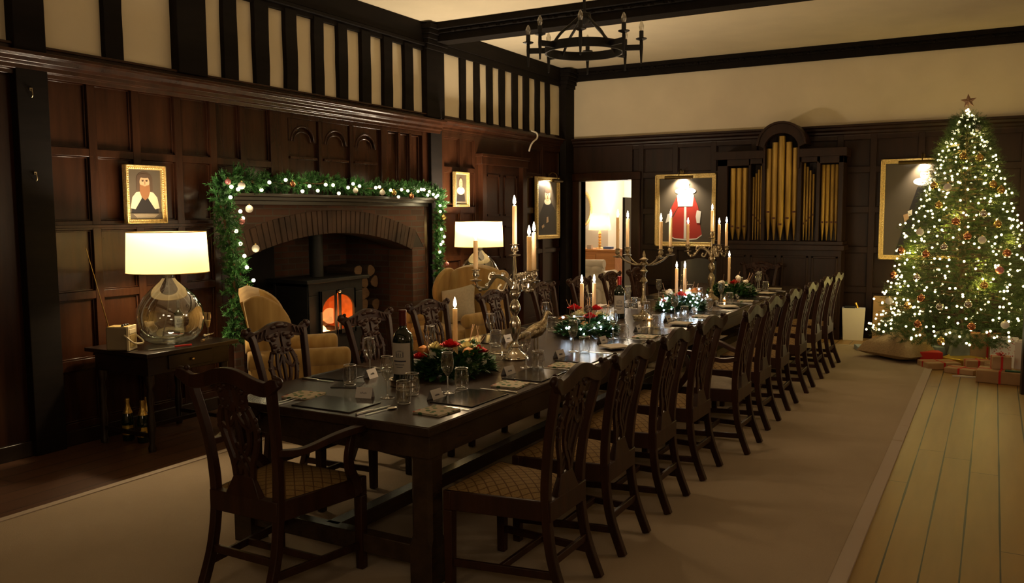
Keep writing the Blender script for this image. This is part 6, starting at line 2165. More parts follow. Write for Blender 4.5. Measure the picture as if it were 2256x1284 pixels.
def candelabrum(loc, label, arms, H0, mat='silver', ornate=True, tops=None, finial=False, rz=0):
    """arms: list of (angle deg, radius, nozzle z above table)"""
    t = thing('candelabrum', label, 'candelabra', loc, rz, 'silver candelabra on the dining table')
    m = MB(mat)
    m.lathe([(0.085, 0.0), (0.088, 0.008), (0.075, 0.018), (0.070, 0.03), (0.045, 0.045), (0.030, 0.06), (0.022, 0.075)], 24)
    for k in range(8):
        a = k * PI / 4
        m.ball((0.075 * math.cos(a), 0.075 * math.sin(a), 0.015), 0.014, 7, 5, (1, 1, 0.6))
    m.build('base', parent=t)
    m = MB(mat)
    hs = H0
    prof = [(0.020, 0.07), (0.028, 0.085), (0.016, 0.11), (0.020, 0.14), (0.034, 0.19), (0.030, 0.24), (0.016, 0.28)]
    sc = hs - 0.42
    if ornate:
        prof = [(0.020, 0.07), (0.032, 0.085), (0.018, 0.105), (0.016, 0.13), (0.024, 0.16), (0.036, 0.22), (0.038, 0.26), (0.028, 0.29), (0.014, 0.315), (0.020, 0.33), (0.034, 0.36), (0.036, 0.385), (0.024, 0.42), (0.013, 0.435), (0.026, 0.45), (0.034, 0.47), (0.034, 0.49), (0.026, 0.505), (0.030, 0.52), (0.015, 0.54)]
        f = hs / 0.54
        prof = [(r, 0.07 + (z - 0.07) * (hs - 0.07) / 0.47) for r, z in prof]
    else:
        prof = [(0.026, 0.07), (0.016, 0.09), (0.018, 0.12), (0.030, 0.16), (0.022, 0.20), (0.014, 0.23), (0.015, 0.34), (0.034, 0.36), (0.032, 0.37), (0.014, 0.40), (0.020, 0.44), (0.036, 0.46), (0.016, 0.48), (0.012, 0.50), (0.030, 0.52), (0.032, 0.54), (0.012, 0.56)]
        prof = [(r, 0.07 + (z - 0.07) * (hs - 0.07) / 0.49) for r, z in prof]
    m.lathe(prof, 24)
    m.build('stem', parent=t)
    for (ad, R_, zn) in arms:
        a = math.radians(ad)
        ca, sa = math.cos(a), math.sin(a)
        m = MB(mat)
        if R_ < 0.02:
            m.lathe([(0.014, hs), (0.020, hs + 0.03), (0.010, hs + 0.06), (0.012, hs + 0.1), (0.008, zn)], 14)
            if ornate:
                for k in range(4):
                    b = k * PI / 2 + 0.4
                    m.tube(smooth_path([(0.008 * math.cos(b), 0.008 * math.sin(b), hs + 0.02), (0.035 * math.cos(b), 0.035 * math.sin(b), hs + 0.05), (0.02 * math.cos(b), 0.02 * math.sin(b), hs + 0.075)], 4), 0.005, 6)
            nozzle(m, 0, 0, zn)
        else:
            if ornate:
                P = [(0.015, hs - 0.01), (R_ * 0.25, hs + 0.045), (R_ * 0.48, hs + 0.06), (R_ * 0.62, hs + 0.02), (R_ * 0.75, hs - 0.02), (R_ * 0.95, hs - 0.01), (R_, hs + 0.03), (R_, zn)]
                p = smooth_path([(r * ca, r * sa, z) for r, z in P], 5)
                m.tube(p, [0.016 - 0.007 * i / len(p) for i in range(len(p))], 8)
                P = [(R_ * 0.48, hs + 0.055), (R_ * 0.62, hs + 0.075), (R_ * 0.66, hs + 0.045), (R_ * 0.58, hs + 0.04)]
                m.tube(smooth_path([(r * ca, r * sa, z) for r, z in P], 5), 0.009, 7)
                P = [(R_ * 0.2, hs + 0.02), (R_ * 0.3, hs - 0.03), (R_ * 0.42, hs - 0.02), (R_ * 0.36, hs + 0.01)]
                m.tube(smooth_path([(r * ca, r * sa, z) for r, z in P], 5), 0.009, 7)
                for r, z in ((0.3, 0.07), (0.55, 0.075), (0.7, 0.0), (0.88, -0.025)):
                    m.ball((R_ * r * ca, R_ * r * sa, hs + z), 0.016, 7, 5)
            else:
                P = [(0.012, hs - 0.03), (R_ * 0.35, hs - 0.035), (R_ * 0.7, hs + 0.00), (R_ * 0.95, hs + 0.05), (R_, zn)]
                p = smooth_path([(r * ca, r * sa, z) for r, z in P], 6)
                m.tube(p, [0.009 - 0.002 * i / len(p) for i in range(len(p))], 8)
            nozzle(m, R_ * ca, R_ * sa, zn)
        m.build('arm', parent=t)
    if finial:
        m = MB(mat); m.lathe([(0.028, hs), (0.040, hs + 0.012), (0.022, hs + 0.02), (0.012, hs + 0.03), (0.014, hs + 0.045), (0.009, hs + 0.07), (0.003, hs + 0.085), (0.0, hs + 0.09)], 16); m.build('finial', parent=t)
    return t


def branch_set(loc, label, arms, H0, lens, mat, ornate, who, finial=False):
    candelabrum(loc, label, arms, H0, mat, ornate, None, finial)
    for (ad, R_, zn), L_, wd in zip(arms, lens, who):
        a = math.radians(ad)
        candle((loc[0] + R_ * math.cos(a), loc[1] + R_ * math.sin(a), loc[2] + zn + 0.062), 'lit cream candle in %s' % wd, L_, 0, 3.2)


# near candelabrum: centre and three branches
c1 = (-2.67, 4.77, TZ)
branch_set(c1, 'ornate silver candelabrum with four lit candles, nearest the camera',
           [(0, 0.0, 0.665), (200, 0.255, 0.50), (20, 0.125, 0.50), (-22, 0.145, 0.50)], 0.475, [0.26, 0.205, 0.255, 0.235], 'silver', True,
           ['the raised centre of the nearest candelabrum', 'the left branch of the nearest candelabrum', 'the near right branch of the nearest candelabrum', 'the outermost right branch of the nearest candelabrum'])
branch_set((-2.68, 7.12, TZ), 'tarnished silver candelabrum with four branches and a central finial, halfway down the table',
           [(214, 0.235, 0.55), (185, 0.15, 0.56), (5, 0.15, 0.545), (32, 0.235, 0.565)], 0.52, [0.29, 0.27, 0.26, 0.275], 'old_silver', False,
           ['the outer left branch of the middle candelabrum', 'the inner left branch of the middle candelabrum', 'the inner right branch of the middle candelabrum', 'the outer right branch of the middle candelabrum'], True)
branch_set((-2.64, 9.06, TZ), 'silver candelabrum with four lit candles, farthest down the table',
           [(0, 0.0, 0.66), (205, 0.255, 0.52), (22, 0.075, 0.52), (28, 0.155, 0.505)], 0.50, [0.245, 0.24, 0.235, 0.26], 'old_silver', True,
           ['the raised centre of the farthest candelabrum', 'the left branch of the farthest candelabrum', 'the inner right branch of the farthest candelabrum', 'the outer right branch of the farthest candelabrum'])


# ------------------------------------------------------------------ flower arrangements
def arrangement(loc, label, rx, ry, seed, flowers, twigs=0):
    t = thing('flower_arrangement', label, 'flowers', loc, 0, 'christmas flower arrangements on the table')
    rr = random.Random(seed)
    m = MB('leaf')
    for k in range(900):
        a = rr.uniform(0, 2 * PI)
        rad = rr.uniform(0.2, 1.0) ** 0.6
        x, y = rx * rad * math.cos(a), ry * rad * math.sin(a)
        z = 0.012 + 0.15 * (1 - rad ** 2.5) * rr.uniform(0.1, 1)
        d = Vector((math.cos(a) * rr.uniform(.5, 1.2), math.sin(a) * rr.uniform(.5, 1.2), rr.uniform(-0.25, 0.9)))
        leafblade(m, (x, y, z), d, (rr.uniform(-.4, .4), rr.uniform(-.4, .4), 1), rr.uniform(0.045, 0.085), rr.uniform(0.024, 0.042))
    m.use('needle')
    for k in range(110):
        a = rr.uniform(0, 2 * PI)
        rad = rr.uniform(0.5, 1.0)
        sprig(m, (rx * rad * 0.85 * math.cos(a), ry * rad * 0.85 * math.sin(a), rr.uniform(0.02, 0.09)), (math.cos(a), math.sin(a), rr.uniform(-0.1, 0.6)), rr.uniform(0.05, 0.09), 7, 0.022, 0.0012, rr)
    m.build('foliage', parent=t)
    for (x, y, z, r, col) in flowers:
        r *= 1.2
        if col in ('rose_red', 'rose_cream', 'rose_orange'):
            m = MB(col)
            for ring in range(4):
                nn = 3 + 2 * ring
                for k in range(nn):
                    a = 2 * PI * k / nn + ring * 0.7
                    q = r * (0.22 + 0.24 * ring)
                    tilt = 0.35 + 0.28 * ring
                    px_, py_ = q * math.cos(a), q * math.sin(a)
                    wv = Vector((-math.sin(a), math.cos(a), 0)) * r * (0.34 + 0.10 * ring)
                    bb = Vector((px_ * 0.5, py_ * 0.5, -r * 0.35))
                    tp = Vector((px_ * 1.15 + math.cos(a) * r * 0.1 * ring, py_ * 1.15 + math.sin(a) * r * 0.1 * ring, r * (0.75 - 0.22 * ring)))
                    md = bb.lerp(tp, 0.55) + Vector((math.cos(a), math.sin(a), 0)) * r * 0.14
                    P = Vector((x, y, z))
                    m.add([P + bb, P + md - wv, P + tp - wv * 0.55, P + tp + Vector((0, 0, r * 0.07)), P + tp + wv * 0.55, P + md + wv], [(0, 1, 2, 3), (0, 3, 4, 5)])
            m.build('rose', parent=t, angle=70)
        elif col == 'pod':
            m = MB('rose_orange'); m.lathe([(0.0, -r), (r * 0.8, -r * 0.5), (r, 0.1 * r), (r * 0.75, r * 0.6), (0.1 * r, r * 0.9)], 10, (x, y, z)); m.build('seed_pod', parent=t)
        elif col == 'cone':
            m = MB('log_bark')
            for q in range(6):
                for k in range(7):
                    a = k * 0.9 + q * 0.4
                    rr_ = r * math.sin(PI * (q + 0.8) / 7)
                    m.ball((x + rr_ * math.cos(a), y + rr_ * math.sin(a), z - r + 2 * r * q / 6), r * 0.28, 5, 4, (1, 1, 0.5))
            m.build('pine_cone', parent=t)
        else:
            m = MB(col)
            for k in range(5):
                d = rdir(rr)
                m.ball((x + d.x * r * 0.4, y + d.y * r * 0.4, z + d.z * r * 0.35), r * 0.7, 8, 6)
            m.build('cotton_boll', parent=t)
    if twigs:
        for k in range(twigs):
            m = MB('twig')
            a = rr.uniform(0, 2 * PI)
            x, y = rx * 0.55 * math.cos(a), ry * 0.6 * math.sin(a)
            m.tube(smooth_path([(x, y, 0.08), (x * 1.3, y * 1.3, 0.16), (x * 1.45 + rr.uniform(-.03, .03), y * 1.45 + rr.uniform(-.03, .03), 0.26)], 4), 0.0022, 4)
            m.tube(smooth_path([(x * 1.2, y * 1.2, 0.13), (x * 1.1 + 0.04, y * 1.3 + 0.02, 0.20)], 3), 0.0014, 4)
            m.build('twig', parent=t)
    return t


FA = [(-0.10, -0.05, 0.155, 0.034, 'rose_cream'), (-0.02, -0.02, 0.17, 0.036, 'rose_red'), (0.06, 0.04, 0.155, 0.034, 'rose_cream'), (0.10, 0.10, 0.125, 0.036, 'rose_red'), (-0.145, -0.16, 0.11, 0.028, 'rose_red'),
      (-0.06, -0.14, 0.125, 0.024, 'cotton_white'), (0.11, -0.05, 0.085, 0.026, 'cotton_white'), (0.15, 0.06, 0.07, 0.022, 'cotton_white'), (0.10, -0.01, 0.13, 0.03, 'pod'), (-0.17, -0.08, 0.13, 0.032, 'pod'), (0.02, 0.14, 0.15, 0.032, 'rose_orange'), (0.04, -0.12, 0.14, 0.026, 'cone')]
arrangement((-2.74, 4.17, TZ), 'flower arrangement of red and cream roses round a candle, nearest the camera', 0.19, 0.26, 4, FA, 7)
candle((-2.79, 4.25, TZ + 0.09), 'lit cream candle rising from the nearest flower arrangement', 0.285, 0, 3.2)
FB = [(-0.10, -0.02, 0.20, 0.034, 'rose_red'), (-0.05, -0.05, 0.155, 0.036, 'rose_cream'), (0.07, -0.10, 0.15, 0.034, 'rose_red'), (0.03, 0.10, 0.19, 0.032, 'rose_red'), (0.09, 0.04, 0.14, 0.036, 'rose_cream'), (0.00, 0.02, 0.195, 0.026, 'cone'),
      (0.16, 0.05, 0.08, 0.032, 'rose_cream'), (0.05, -0.16, 0.09, 0.028, 'pod'), (-0.15, -0.10, 0.12, 0.028, 'rose_orange'), (0.15, 0.12, 0.14, 0.024, 'cotton_white'), (-0.02, -0.14, 0.11, 0.022, 'cotton_white')]
arrangement((-2.74, 6.05, TZ), 'flower arrangement with glossy leaves, red roses and two candles, second from the camera', 0.20, 0.26, 5, FB, 8)
candle((-2.81, 6.10, TZ + 0.10), 'left lit candle in the second flower arrangement', 0.29, 0, 2.8); candle((-2.74, 6.18, TZ + 0.10), 'right lit candle in the second flower arrangement', 0.29, 0, 2.8)
FC = [(-0.12, 0.0, 0.16, 0.034, 'cotton_white'), (0.02, -0.06, 0.15, 0.042, 'rose_red'), (-0.12, -0.12, 0.09, 0.036, 'rose_red'), (0.06, 0.04, 0.16, 0.034, 'cotton_white'), (0.12, 0.06, 0.18, 0.036, 'rose_orange'), (-0.16, 0.02, 0.12, 0.03, 'pod'), (0.0, 0.08, 0.16, 0.03, 'rose_cream')]
arrangement((-2.62, 7.98, TZ), 'flower arrangement with red roses and two candles beside white fairy lights, third from the camera', 0.20, 0.26, 6, FC, 6)
candle((-2.69, 8.05, TZ + 0.10), 'left lit candle in the third flower arrangement', 0.30, 0, 2.8); candle((-2.63, 8.12, TZ + 0.10), 'right lit candle in the third flower arrangement', 0.30, 0, 2.8)
FD = [(-0.12, -0.02, 0.14, 0.032, 'cotton_white'), (0.02, 0.02, 0.15, 0.036, 'rose_red'), (0.04, 0.06, 0.19, 0.034, 'cotton_white'), (0.12, 0.04, 0.10, 0.030, 'cotton_white'), (-0.04, -0.06, 0.11, 0.030, 'cotton_white'), (0.12, 0.12, 0.15, 0.026, 'cotton_white')]
arrangement((-2.56, 9.62, TZ), 'dark green flower arrangement with white bolls and one candle, farthest from the camera', 0.24, 0.28, 8, FD, 6)
candle((-2.60, 9.62, TZ + 0.11), 'lit cream candle in the farthest flower arrangement', 0.33, 0, 3.2)

# white fairy lights in the middle flowers
wb = MB('bulb_white'); wb.ball((0, 0, 0), 0.0075, 7, 5)
wb_me = wb.mesh('bulb')
for lab, pts in (('cool white fairy lights round the second flower arrangement', [(-2.74 + 0.21 * math.cos(a) * q, 6.05 + 0.27 * math.sin(a) * q, TZ + z) for a, q, z in [(rs.uniform(-2.6, 1.0), rs.uniform(0.75, 1.08), rs.uniform(0.02, 0.16)) for _ in range(26)]]),
                 ('cool white fairy lights heaped right of the third flower arrangement', [(-2.50 + rs.uniform(-0.10, 0.10), 7.98 + rs.uniform(-0.18, 0.22), TZ + 0.015 + abs(rs.gauss(0, 0.075))) for _ in range(44)] + [(-2.70 + rs.uniform(-0.10, 0.10), 7.80 + rs.uniform(-0.12, 0.1), TZ + rs.uniform(0.02, 0.15)) for _ in range(18)])):
    t = thing('fairy_lights', lab, 'string lights')
    m = MB('steel'); m.tube(smooth_path(pts, 2), 0.0008, 4); m.build('wire', parent=t)
    for p in pts:
        b = bpy.data.objects.new('bulb', wb_me); C.objects.link(b); b.parent = t; b.location = p
point('fairy_glow', (-2.50, 7.9, TZ + 0.18), 0.8, (0.75, 0.88, 1.0), 0.08)
point('fairy_glow', (-2.62, 5.80, TZ + 0.14), 0.35, (0.75, 0.88, 1.0), 0.06)
point('fairy_glow', (-2.58, 6.20, TZ + 0.14), 0.35, (0.75, 0.88, 1.0), 0.06)

# ------------------------------------------------------------------ silver pheasant
ph_ = thing('pheasant_figurine', 'silver pheasant figurine standing beside the nearest candelabrum', 'figurine', (-2.64, 5.00, TZ), math.radians(62))
bm_ = bmesh.new()
P_ = [(-0.185, 0, 0.10, 0.006), (-0.13, 0, 0.118, 0.014), (-0.075, 0, 0.135, 0.028), (-0.03, 0, 0.148, 0.044), (0.02, 0, 0.165, 0.048), (0.055, 0, 0.19, 0.036), (0.072, 0, 0.222, 0.020), (0.082, 0, 0.250, 0.016), (0.096, 0, 0.268, 0.019), (0.112, 0, 0.266, 0.012), (0.132, 0, 0.258, 0.004)]
m = MB('old_silver')
pp = smooth_path([p[:3] for p in P_], 4)
rad = []
for i in range(len(P_) - 1):
    for j in range(4):
        rad.append(P_[i][3] + (P_[i + 1][3] - P_[i][3]) * j / 4)
rad.append(P_[-1][3])
m.tube(pp, rad, 14, up=(0, 1, 0))
m.build('body', parent=ph_, angle=80)
for s in (-1, 1):
    m = MB('old_silver')
    for k in range(7):
        leafblade(m, (0.02 - 0.012 * k, s * (0.046 - 0.001 * k), 0.175 - 0.005 * k), (-1, s * 0.03, -0.22 - 0.04 * k), (0, s, 0.2), 0.075, 0.026)
    m.build('wing', parent=ph_)
    m = MB('old_silver')
    m.tube(smooth_path([(0.005, s * 0.018, 0.13), (0.0, s * 0.02, 0.07), (0.008, s * 0.02, 0.012)], 4), 0.0045, 7)
    for a in (-0.5, 0, 0.5, 3.1):
        m.tube([(0.008, s * 0.02, 0.010), (0.008 + 0.028 * math.cos(a), s * 0.02 + 0.028 * math.sin(a), 0.003)], 0.003, 5)
    m.build('leg', parent=ph_)
m = MB('old_silver'); m.prism([(-0.12, 0.10), (-0.20, 0.075), (-0.235, 0.05), (-0.225, 0.085), (-0.17, 0.115)], -0.006, 0.006, 'XZ'); m.build('tail', parent=ph_, bevel=0.002)
bm_.free()

# ------------------------------------------------------------------ Christmas tree
TXc, TYc = -0.31, 11.12
tr = thing('christmas_tree', 'tall bushy Christmas tree covered in warm lights in the far right corner', 'christmas tree', (TXc, TYc, 0))
rr = random.Random(31)


def tree_r(z):
    t = (z - 0.30) / (2.82 - 0.30)
    t = max(0.0, min(1.0, t))
    return 0.90 * (1 - t) ** 0.76 * (1 + 0.05 * math.sin(t * 40)) + 0.025


m = MB('needle')
for k in range(6800):
    t = rr.random() ** 1.55
    z = 0.36 + 2.40 * t
    R_ = tree_r(z)
    a = rr.uniform(0, 2 * PI)
    lump = 1 + 0.07 * math.sin(5 * a + z * 7) + 0.05 * math.sin(11 * a - z * 13)
    q = rr.uniform(0.45, 1.0) ** 0.5
    p = Vector((R_ * q * lump * math.cos(a) * 0.90, R_ * q * lump * math.sin(a) * 0.90, z - 0.10 * q * (1 - t)))
    d = Vector((math.cos(a + rr.uniform(-.7, .7)), math.sin(a + rr.uniform(-.7, .7)), rr.uniform(-0.35, 0.55)))
    sprig(m, p, d, rr.uniform(0.09, 0.15), 8, 0.030, 0.0022, rr)
for k in range(60):
    z = 2.55 + 0.25 * k / 60
    a = k * 2.4
    sprig(m, (0.02 * math.cos(a), 0.02 * math.sin(a), z), (math.cos(a), math.sin(a), 1.2), 0.10, 7, 0.022, 0.002, rr)
m.build('foliage', parent=tr)
m = MB('log_bark')
m.lathe([(0.055, 0.05), (0.05, 0.3), (0.03, 1.6), (0.008, 2.78)], 10)
for k in range(110):
    t = (k + 0.5) / 110
    z = 0.42 + 2.2 * t
    a = k * 2.399
    R_ = tree_r(z) * 0.85
    m.tube([(0, 0, z), (R_ * 0.5 * math.cos(a), R_ * 0.5 * math.sin(a), z + 0.02), (R_ * math.cos(a), R_ * math.sin(a), z - 0.06 * (1 - t))], [0.012, 0.008, 0.003], 5, cap=False)
m.build('trunk', parent=tr)
m = MB('sack'); m.lathe([(0.20, 0.0), (0.26, 0.10), (0.28, 0.22), (0.24, 0.30), (0.12, 0.34)], 20)
tag(m.build('tree_pot', loc=(TXc, TYc, 0)), 'grey fabric-wrapped pot holding the Christmas tree', 'pot')

# star
so = thing('tree_star', 'brown glitter star on the very top of the Christmas tree', 'star', (TXc, TYc, 2.955))
m = MB('star_glitter')
P = []
for k in range(10):
    a = PI / 2 + k * PI / 5 + 0.08
    q = 0.085 if k % 2 == 0 else 0.036
    P.append((q * math.cos(a), q * math.sin(a)))
vs = [(x, 0, z) for x, z in P] + [(0, -0.016, 0), (0, 0.016, 0)]
m.add(vs, [(k, (k + 1) % 10, 10) for k in range(10)] + [((k + 1) % 10, k, 11) for k in range(10)])
m.build('points', parent=so, angle=5)
m = MB('twig'); m.tube([(0, 0, -0.15), (0, 0, -0.02)], 0.006, 6); m.build('stalk', parent=so)

# light strings: bulbs all over the outside of the tree
tl = thing('tree_lights', 'hundreds of warm white fairy lights wound round the Christmas tree', 'string lights', (0, 0, 0))
tbm = MB('bulb_tree'); tbm.ball((0, 0, 0), 0.0130, 7, 5)
tb_me = tbm.mesh('bulb')
B = []
path = []
N = 660
for k in range(N):
    t = (k + 0.5) / N
    tt = 1 - math.sqrt(1 - t) if False else t ** 1.45
    z = 0.40 + 2.42 * tt + rr.uniform(-0.05, 0.05)
    a = k * 2.39996 + rr.uniform(-0.35, 0.35)
    lump = 1 + 0.07 * math.sin(5 * a + z * 7) + 0.05 * math.sin(11 * a - z * 13)
    R_ = tree_r(z) * lump * rr.uniform(0.93, 1.05)
    B.append(Vector((TXc + R_ * math.cos(a), TYc + R_ * math.sin(a), z - 0.08 * (1 - tt))))
B.append(Vector((TXc, TYc - 0.02, 2.86))); B.append(Vector((TXc + 0.01, TYc - 0.03, 2.79)))
for i in range(40):
    for j in range(16):
        t = (i + j / 16) / 40
        z = 0.42 + 2.36 * t
        a = 2 * PI * (i + j / 16) * 0.5
        path.append((TXc + tree_r(z) * 0.93 * math.cos(a), TYc + tree_r(z) * 0.93 * math.sin(a), z - 0.06))
m = MB('leaf'); m.tube(path, 0.0018, 4); m.build('wire', parent=tl)
camdir = Vector((0.0, 0.0, 1.7))
Bs = sorted(B, key=lambda p: (p - camdir).length)
for p in Bs[:100]:
    b = bpy.data.objects.new('bulb', tb_me); C.objects.link(b); b.parent = tl; b.location = p
m = MB('bulb_tree')
for p in Bs[100:]:
    m.ball(p, 0.0130, 7, 5)
o = m.build('bulbs', parent=tl); o['kind'] = 'stuff'

# baubles on the tree, seen from the hall side
bb = [(0.10, 2.62, 'bauble_white'), (-0.02, 2.30, 'bauble_gold'), (0.14, 2.28, 'bauble_gold'), (0.36, 1.92, 'bauble_gold'), (0.28, 1.98, 'bauble_gold'), (-0.30, 1.98, 'bauble_gold'), (-0.16, 1.96, 'bauble_white'), (-0.24, 1.76, 'bauble_gold'), (0.20, 1.66, 'bauble_silver'),
      (-0.06, 1.58, 'bauble_copper'), (0.34, 1.55, 'bauble_gold'), (-0.42, 1.46, 'bauble_white'), (0.06, 1.42, 'bauble_copper'), (0.20, 1.38, 'bauble_white'), (-0.16, 1.30, 'bauble_silver'), (-0.62, 1.24, 'bauble_copper'), (-0.34, 1.22, 'bauble_copper'), (0.44, 1.24, 'bauble_copper'), (0.38, 1.06, 'bauble_pink'),
      (-0.42, 0.95, 'bauble_silver'), (-0.70, 0.95, 'bauble_copper'), (-0.36, 0.74, 'bauble_copper'), (-0.50, 0.64, 'bauble_gold'), (-0.17, 0.66, 'bauble_silver'), (0.10, 0.70, 'bauble_silver'), (-0.72, 0.66, 'bauble_white'), (0.14, 0.47, 'bauble_copper'), (0.45, 0.49, 'bauble_white'), (0.66, 0.46, 'bauble_gold'),
      (-0.14, 0.30, 'bauble_gold'), (-0.86, 0.30, 'bauble_silver'), (-0.38, 0.46, 'bauble_copper'), (0.72, 0.80, 'bauble_gold'), (0.24, 0.90, 'bauble_gold')]
seen = {}
words = ['upper', 'middle', 'lower']
for i, (dx, z, mt) in enumerate(bb):
    z2 = z + 0.02
    R_ = tree_r(z2) * 1.0
    # nearest face of the tree towards the hall
    s_ = max(-0.97, min(0.97, dx / R_ if R_ > 0 else 0))
    y = TYc - R_ * math.sqrt(1 - s_ * s_) - 0.02
    side_ = 'left edge' if s_ < -0.7 else ('left' if s_ < -0.2 else ('centre' if s_ < 0.25 else ('right' if s_ < 0.75 else 'right edge')))
    band = 'top' if z > 2.2 else ('upper' if z > 1.7 else ('middle' if z > 1.1 else ('lower' if z > 0.6 else 'bottom')))
    key = (names[mt], band, side_)
    seen[key] = seen.get(key, 0) + 1
    extra = '' if seen[key] == 1 else (', beside another' if seen[key] == 2 else ', third there')
    bauble(mt, 0.042, (TXc + dx, y, z2 + 0.05), 'on the %s branches of the tree, %s%s' % (band, side_, extra), 'baubles on the Christmas tree')


# ------------------------------------------------------------------ presents
def gift(loc, rz, size, mat, label, ribbon=None, bow=False, tilt=0.0):
    t = thing('present', label, 'present', loc, rz, 'presents under the tree')
    t.rotation_euler = (tilt, 0, rz)
    a, b, h = size
    m = MB(mat); m.box(-a / 2, a / 2, -b / 2, b / 2, 0, h); m.build('wrapped_box', parent=t, bevel=min(0.008, h * 0.2))
    if ribbon:
        m = MB(ribbon)
        e = 0.0025
        m.box(-0.010, 0.010, -b / 2 - e, b / 2 + e, -0.0, h + e)
        m.box(-a / 2 - e, a / 2 + e, -0.010, 0.010, -0.0, h + e)
        if bow:
            for k in range(6):
                an = k * PI / 3
                m.tube(smooth_path([(0, 0, h + e), (0.03 * math.cos(an - 0.3), 0.03 * math.sin(an - 0.3), h + 0.03), (0.045 * math.cos(an), 0.045 * math.sin(an), h + 0.02), (0.03 * math.cos(an + 0.3), 0.03 * math.sin(an + 0.3), h + 0.008), (0, 0, h + e)], 3), 0, sec=(0.012, 0.002), cap=False)
        m.build('ribbon', parent=t)
    return t


def pillow_mesh(m, a, b, h, n=14, wob=0.0, seed=1):
    q = random.Random(seed)
    vs, fs = [], []
    off = {}
    for s in (1, -1):
        for i in range(n + 1):
            for j in range(n + 1):
                u, v = -1 + 2 * i / n, -1 + 2 * j / n
                th = h / 2 * max(0, (1 - abs(u) ** 3)) ** 0.5 * max(0, (1 - abs(v) ** 3)) ** 0.5
                th *= 1 + wob * math.sin(4 * u + 3 * v + seed)
                vs.append((a / 2 * u, b / 2 * v, h * 0.22 + (th * 1.5 if s > 0 else -th * 0.42)))
    B_ = (n + 1) ** 2
    for i in range(n):
        for j in range(n):
            k = i * (n + 1) + j
            fs.append((k, k + n + 1, k + n + 2, k + 1))
            fs.append((B_ + k, B_ + k + 1, B_ + k + n + 2, B_ + k + n + 1))
    m.add(vs, fs)


m = MB('burlap'); pillow_mesh(m, 0.70, 0.50, 0.27, 14, 0.12, 2)
m.prism([(-0.12, -0.02), (0.10, -0.06), (0.13, 0.12), (-0.08, 0.14)], 0.255, 0.275, 'XY')
o = m.build('burlap_parcel', loc=(-0.93, 10.72, 0.03), rotz=-0.55, angle=70)
tag(o, 'soft brown paper parcel like a pillow on the corner of the rug', 'present')
R = 'ribbon_red'
gift((-0.47, 10.36, 0.0), 0.5, (0.36, 0.26, 0.075), 'kraft', 'flat kraft present with red ribbon, next to the soft brown parcel', R, False)
gift((-0.23, 10.13, 0.0), -0.35, (0.30, 0.22, 0.06), 'kraft', 'flat kraft present with red ribbon and white tag, left of the big front box', R, False)
gift((-0.10, 10.30, 0.0), 0.2, (0.24, 0.18, 0.13), 'kraft', 'kraft present with red ribbon behind the flat one with a tag', R, False)
gift((0.12, 9.78, 0.0), -0.10, (0.42, 0.30, 0.125), 'kraft', 'large kraft box with red ribbon at the front of the pile', R, False)
gift((0.11, 9.84, 0.125), 0.15, (0.17, 0.15, 0.13), 'kraft', 'small kraft cube with a red bow on top of the large front box', R, True)
gift((0.05, 10.22, 0.0), 0.6, (0.14, 0.12, 0.12), 'kraft', 'small plain kraft cube behind the stacked boxes')
m = MB('white_card'); m.prism([(-0.12, 0), (0, 0.03), (0.10, 0.02), (0.10, -0.03), (0, -0.03)], 0, 0.012, 'XY')
tag(m.build('white_tag', loc=(-0.20, 9.90, 0.0), rotz=0.1), 'pointed white paper tag on the floorboards left of the large box', 'tag')
m = MB('gift_green'); m.box(-0.07, 0.07, -0.03, 0.03, 0, 0.012); tag(m.build('green_tag', loc=(0.22, 9.68, 0.128), rotz=-0.1), 'dark green tag lying on the large kraft box', 'tag')
# tall white bag
gb_ = thing('gift_bag', 'tall narrow white gift bag standing beside the large kraft box', 'bag', (0.305, 9.92, 0), -0.2)
m = MB('gift_white'); m.frus((0, 0, 0.0), (0.13, 0.09), (0, 0, 0.40), (0.145, 0.10)); m.build('bag', parent=gb_, bevel=0.003)
m = MB('gift_white')
for k in range(5):
    m.ball((-0.05 + 0.025 * k, 0.0, 0.405), 0.022, 7, 5, (1, 1.2, 0.8))
m.build('tissue', parent=gb_)
gift((-0.25, 10.62, 0.0), -0.5, (0.36, 0.22, 0.10), 'gift_gold', 'long shiny gold present behind the flat kraft ones', None, False, 0.12)
gift((-0.02, 10.52, 0.0), -0.25, (0.30, 0.20, 0.09), 'gift_gold', 'shiny gold present with a curled bow, right of the long gold one', 'gold_foil', True)
gift((0.14, 10.55, 0.0), -0.12, (0.26, 0.06, 0.36), 'tree_wrap', 'upright white present printed with little red marks, leaning at the back', None, False, -0.15)
gift((-0.02, 10.78, 0.0), 0.1, (0.34, 0.16, 0.36), 'kraft', 'tall kraft box with a red bow behind the printed white present', R, True)
gift((0.02, 10.40, 0.0), 0.1, (0.22, 0.13, 0.10), 'gift_blue', 'pale blue present in front of the printed white one')
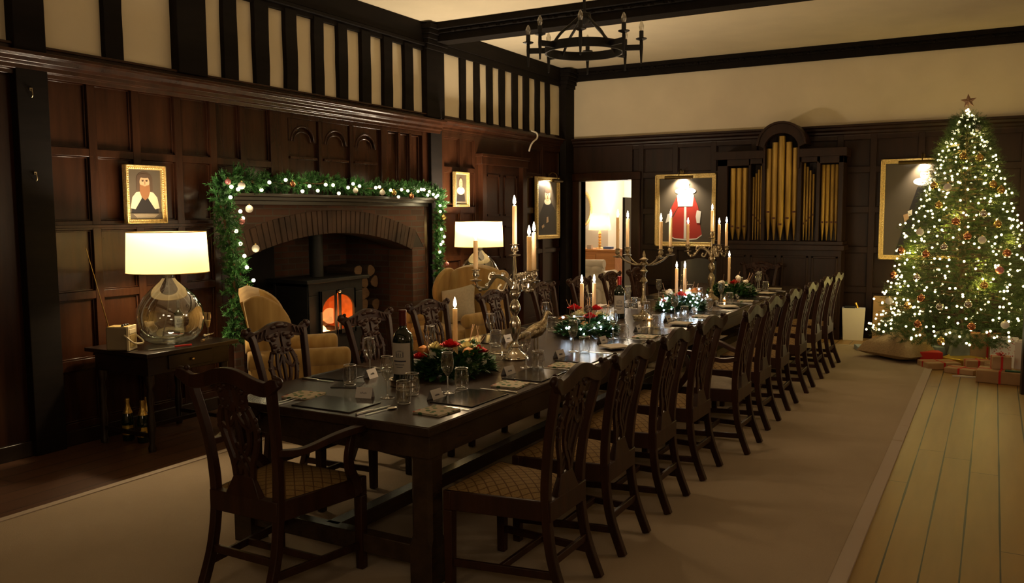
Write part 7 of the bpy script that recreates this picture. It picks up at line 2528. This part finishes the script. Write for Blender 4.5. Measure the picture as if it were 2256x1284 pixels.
gift((-0.58, 10.62, 0.0), 0.3, (0.24, 0.16, 0.14), 'ribbon_red', 'bright red present between the soft parcel and the gold one')
gift((-1.02, 11.55, 0.0), 0.1, (0.30, 0.20, 0.14), 'ribbon_red', 'red present with gold bow under the left branches of the tree', 'gold_foil', True)
gift((-0.72, 11.75, 0.0), -0.2, (0.22, 0.20, 0.18), 'kraft', 'brown present in the shade behind the red one')
gift((-1.28, 11.30, 0.0), 0.3, (0.34, 0.24, 0.06), 'gift_blue', 'flat grey-blue present behind the soft brown parcel')
gift((-1.05, 12.17, 0.0), 0.0, (0.62, 0.10, 0.60), 'kraft', 'large flat kraft parcel leaning on the wall left of the tree', None, False, -0.08)
m = MB('white_card'); m.box(-0.09, 0.09, -0.004, 0.0, -0.12, 0.12)
o = m.build('paper_label', loc=(-1.13, 12.10, 0.20)); tag(o, 'white paper label on the large kraft parcel by the wall', 'label')
gift((-0.48, 10.98, 0.0), 0.5, (0.22, 0.20, 0.16), 'gift_blue', 'silvery blue present tucked under the front of the tree')
m = MB('sack'); pillow_mesh(m, 0.36, 0.24, 0.32, 12, 0.2, 5)
tag(m.build('fabric_sack', loc=(-0.22, 10.80, 0.02), rotz=0.2, angle=70), 'soft grey-green gift sack at the foot of the tree', 'sack')
gift((0.50, 9.55, 0.0), 0.2, (0.20, 0.20, 0.12), 'ribbon_red', 'red and green wrapped present at the far right behind the carved chair', 'gift_green', False)

# white bag by the wall
wb_ = thing('paper_bag', 'white paper carrier bag standing by the wall between the organ and the tree', 'bag', (-1.60, 12.17, 0), 0.12)
m = MB('gift_white')
m.frus((0, 0, 0.0), (0.25, 0.16), (0, 0, 0.43), (0.29, 0.18))
m.build('bag', parent=wb_, bevel=0.003)
m = MB('black_plastic'); m.box(-0.12, 0.02, -0.06, 0.06, 0.43, 0.455); m.build('contents', parent=wb_, bevel=0.01)
m = MB('gold_foil'); m.tube([(0.05, 0, 0.42), (0.02, 0.0, 0.50)], 0.018, 8); m.build('bottle_neck', parent=wb_)
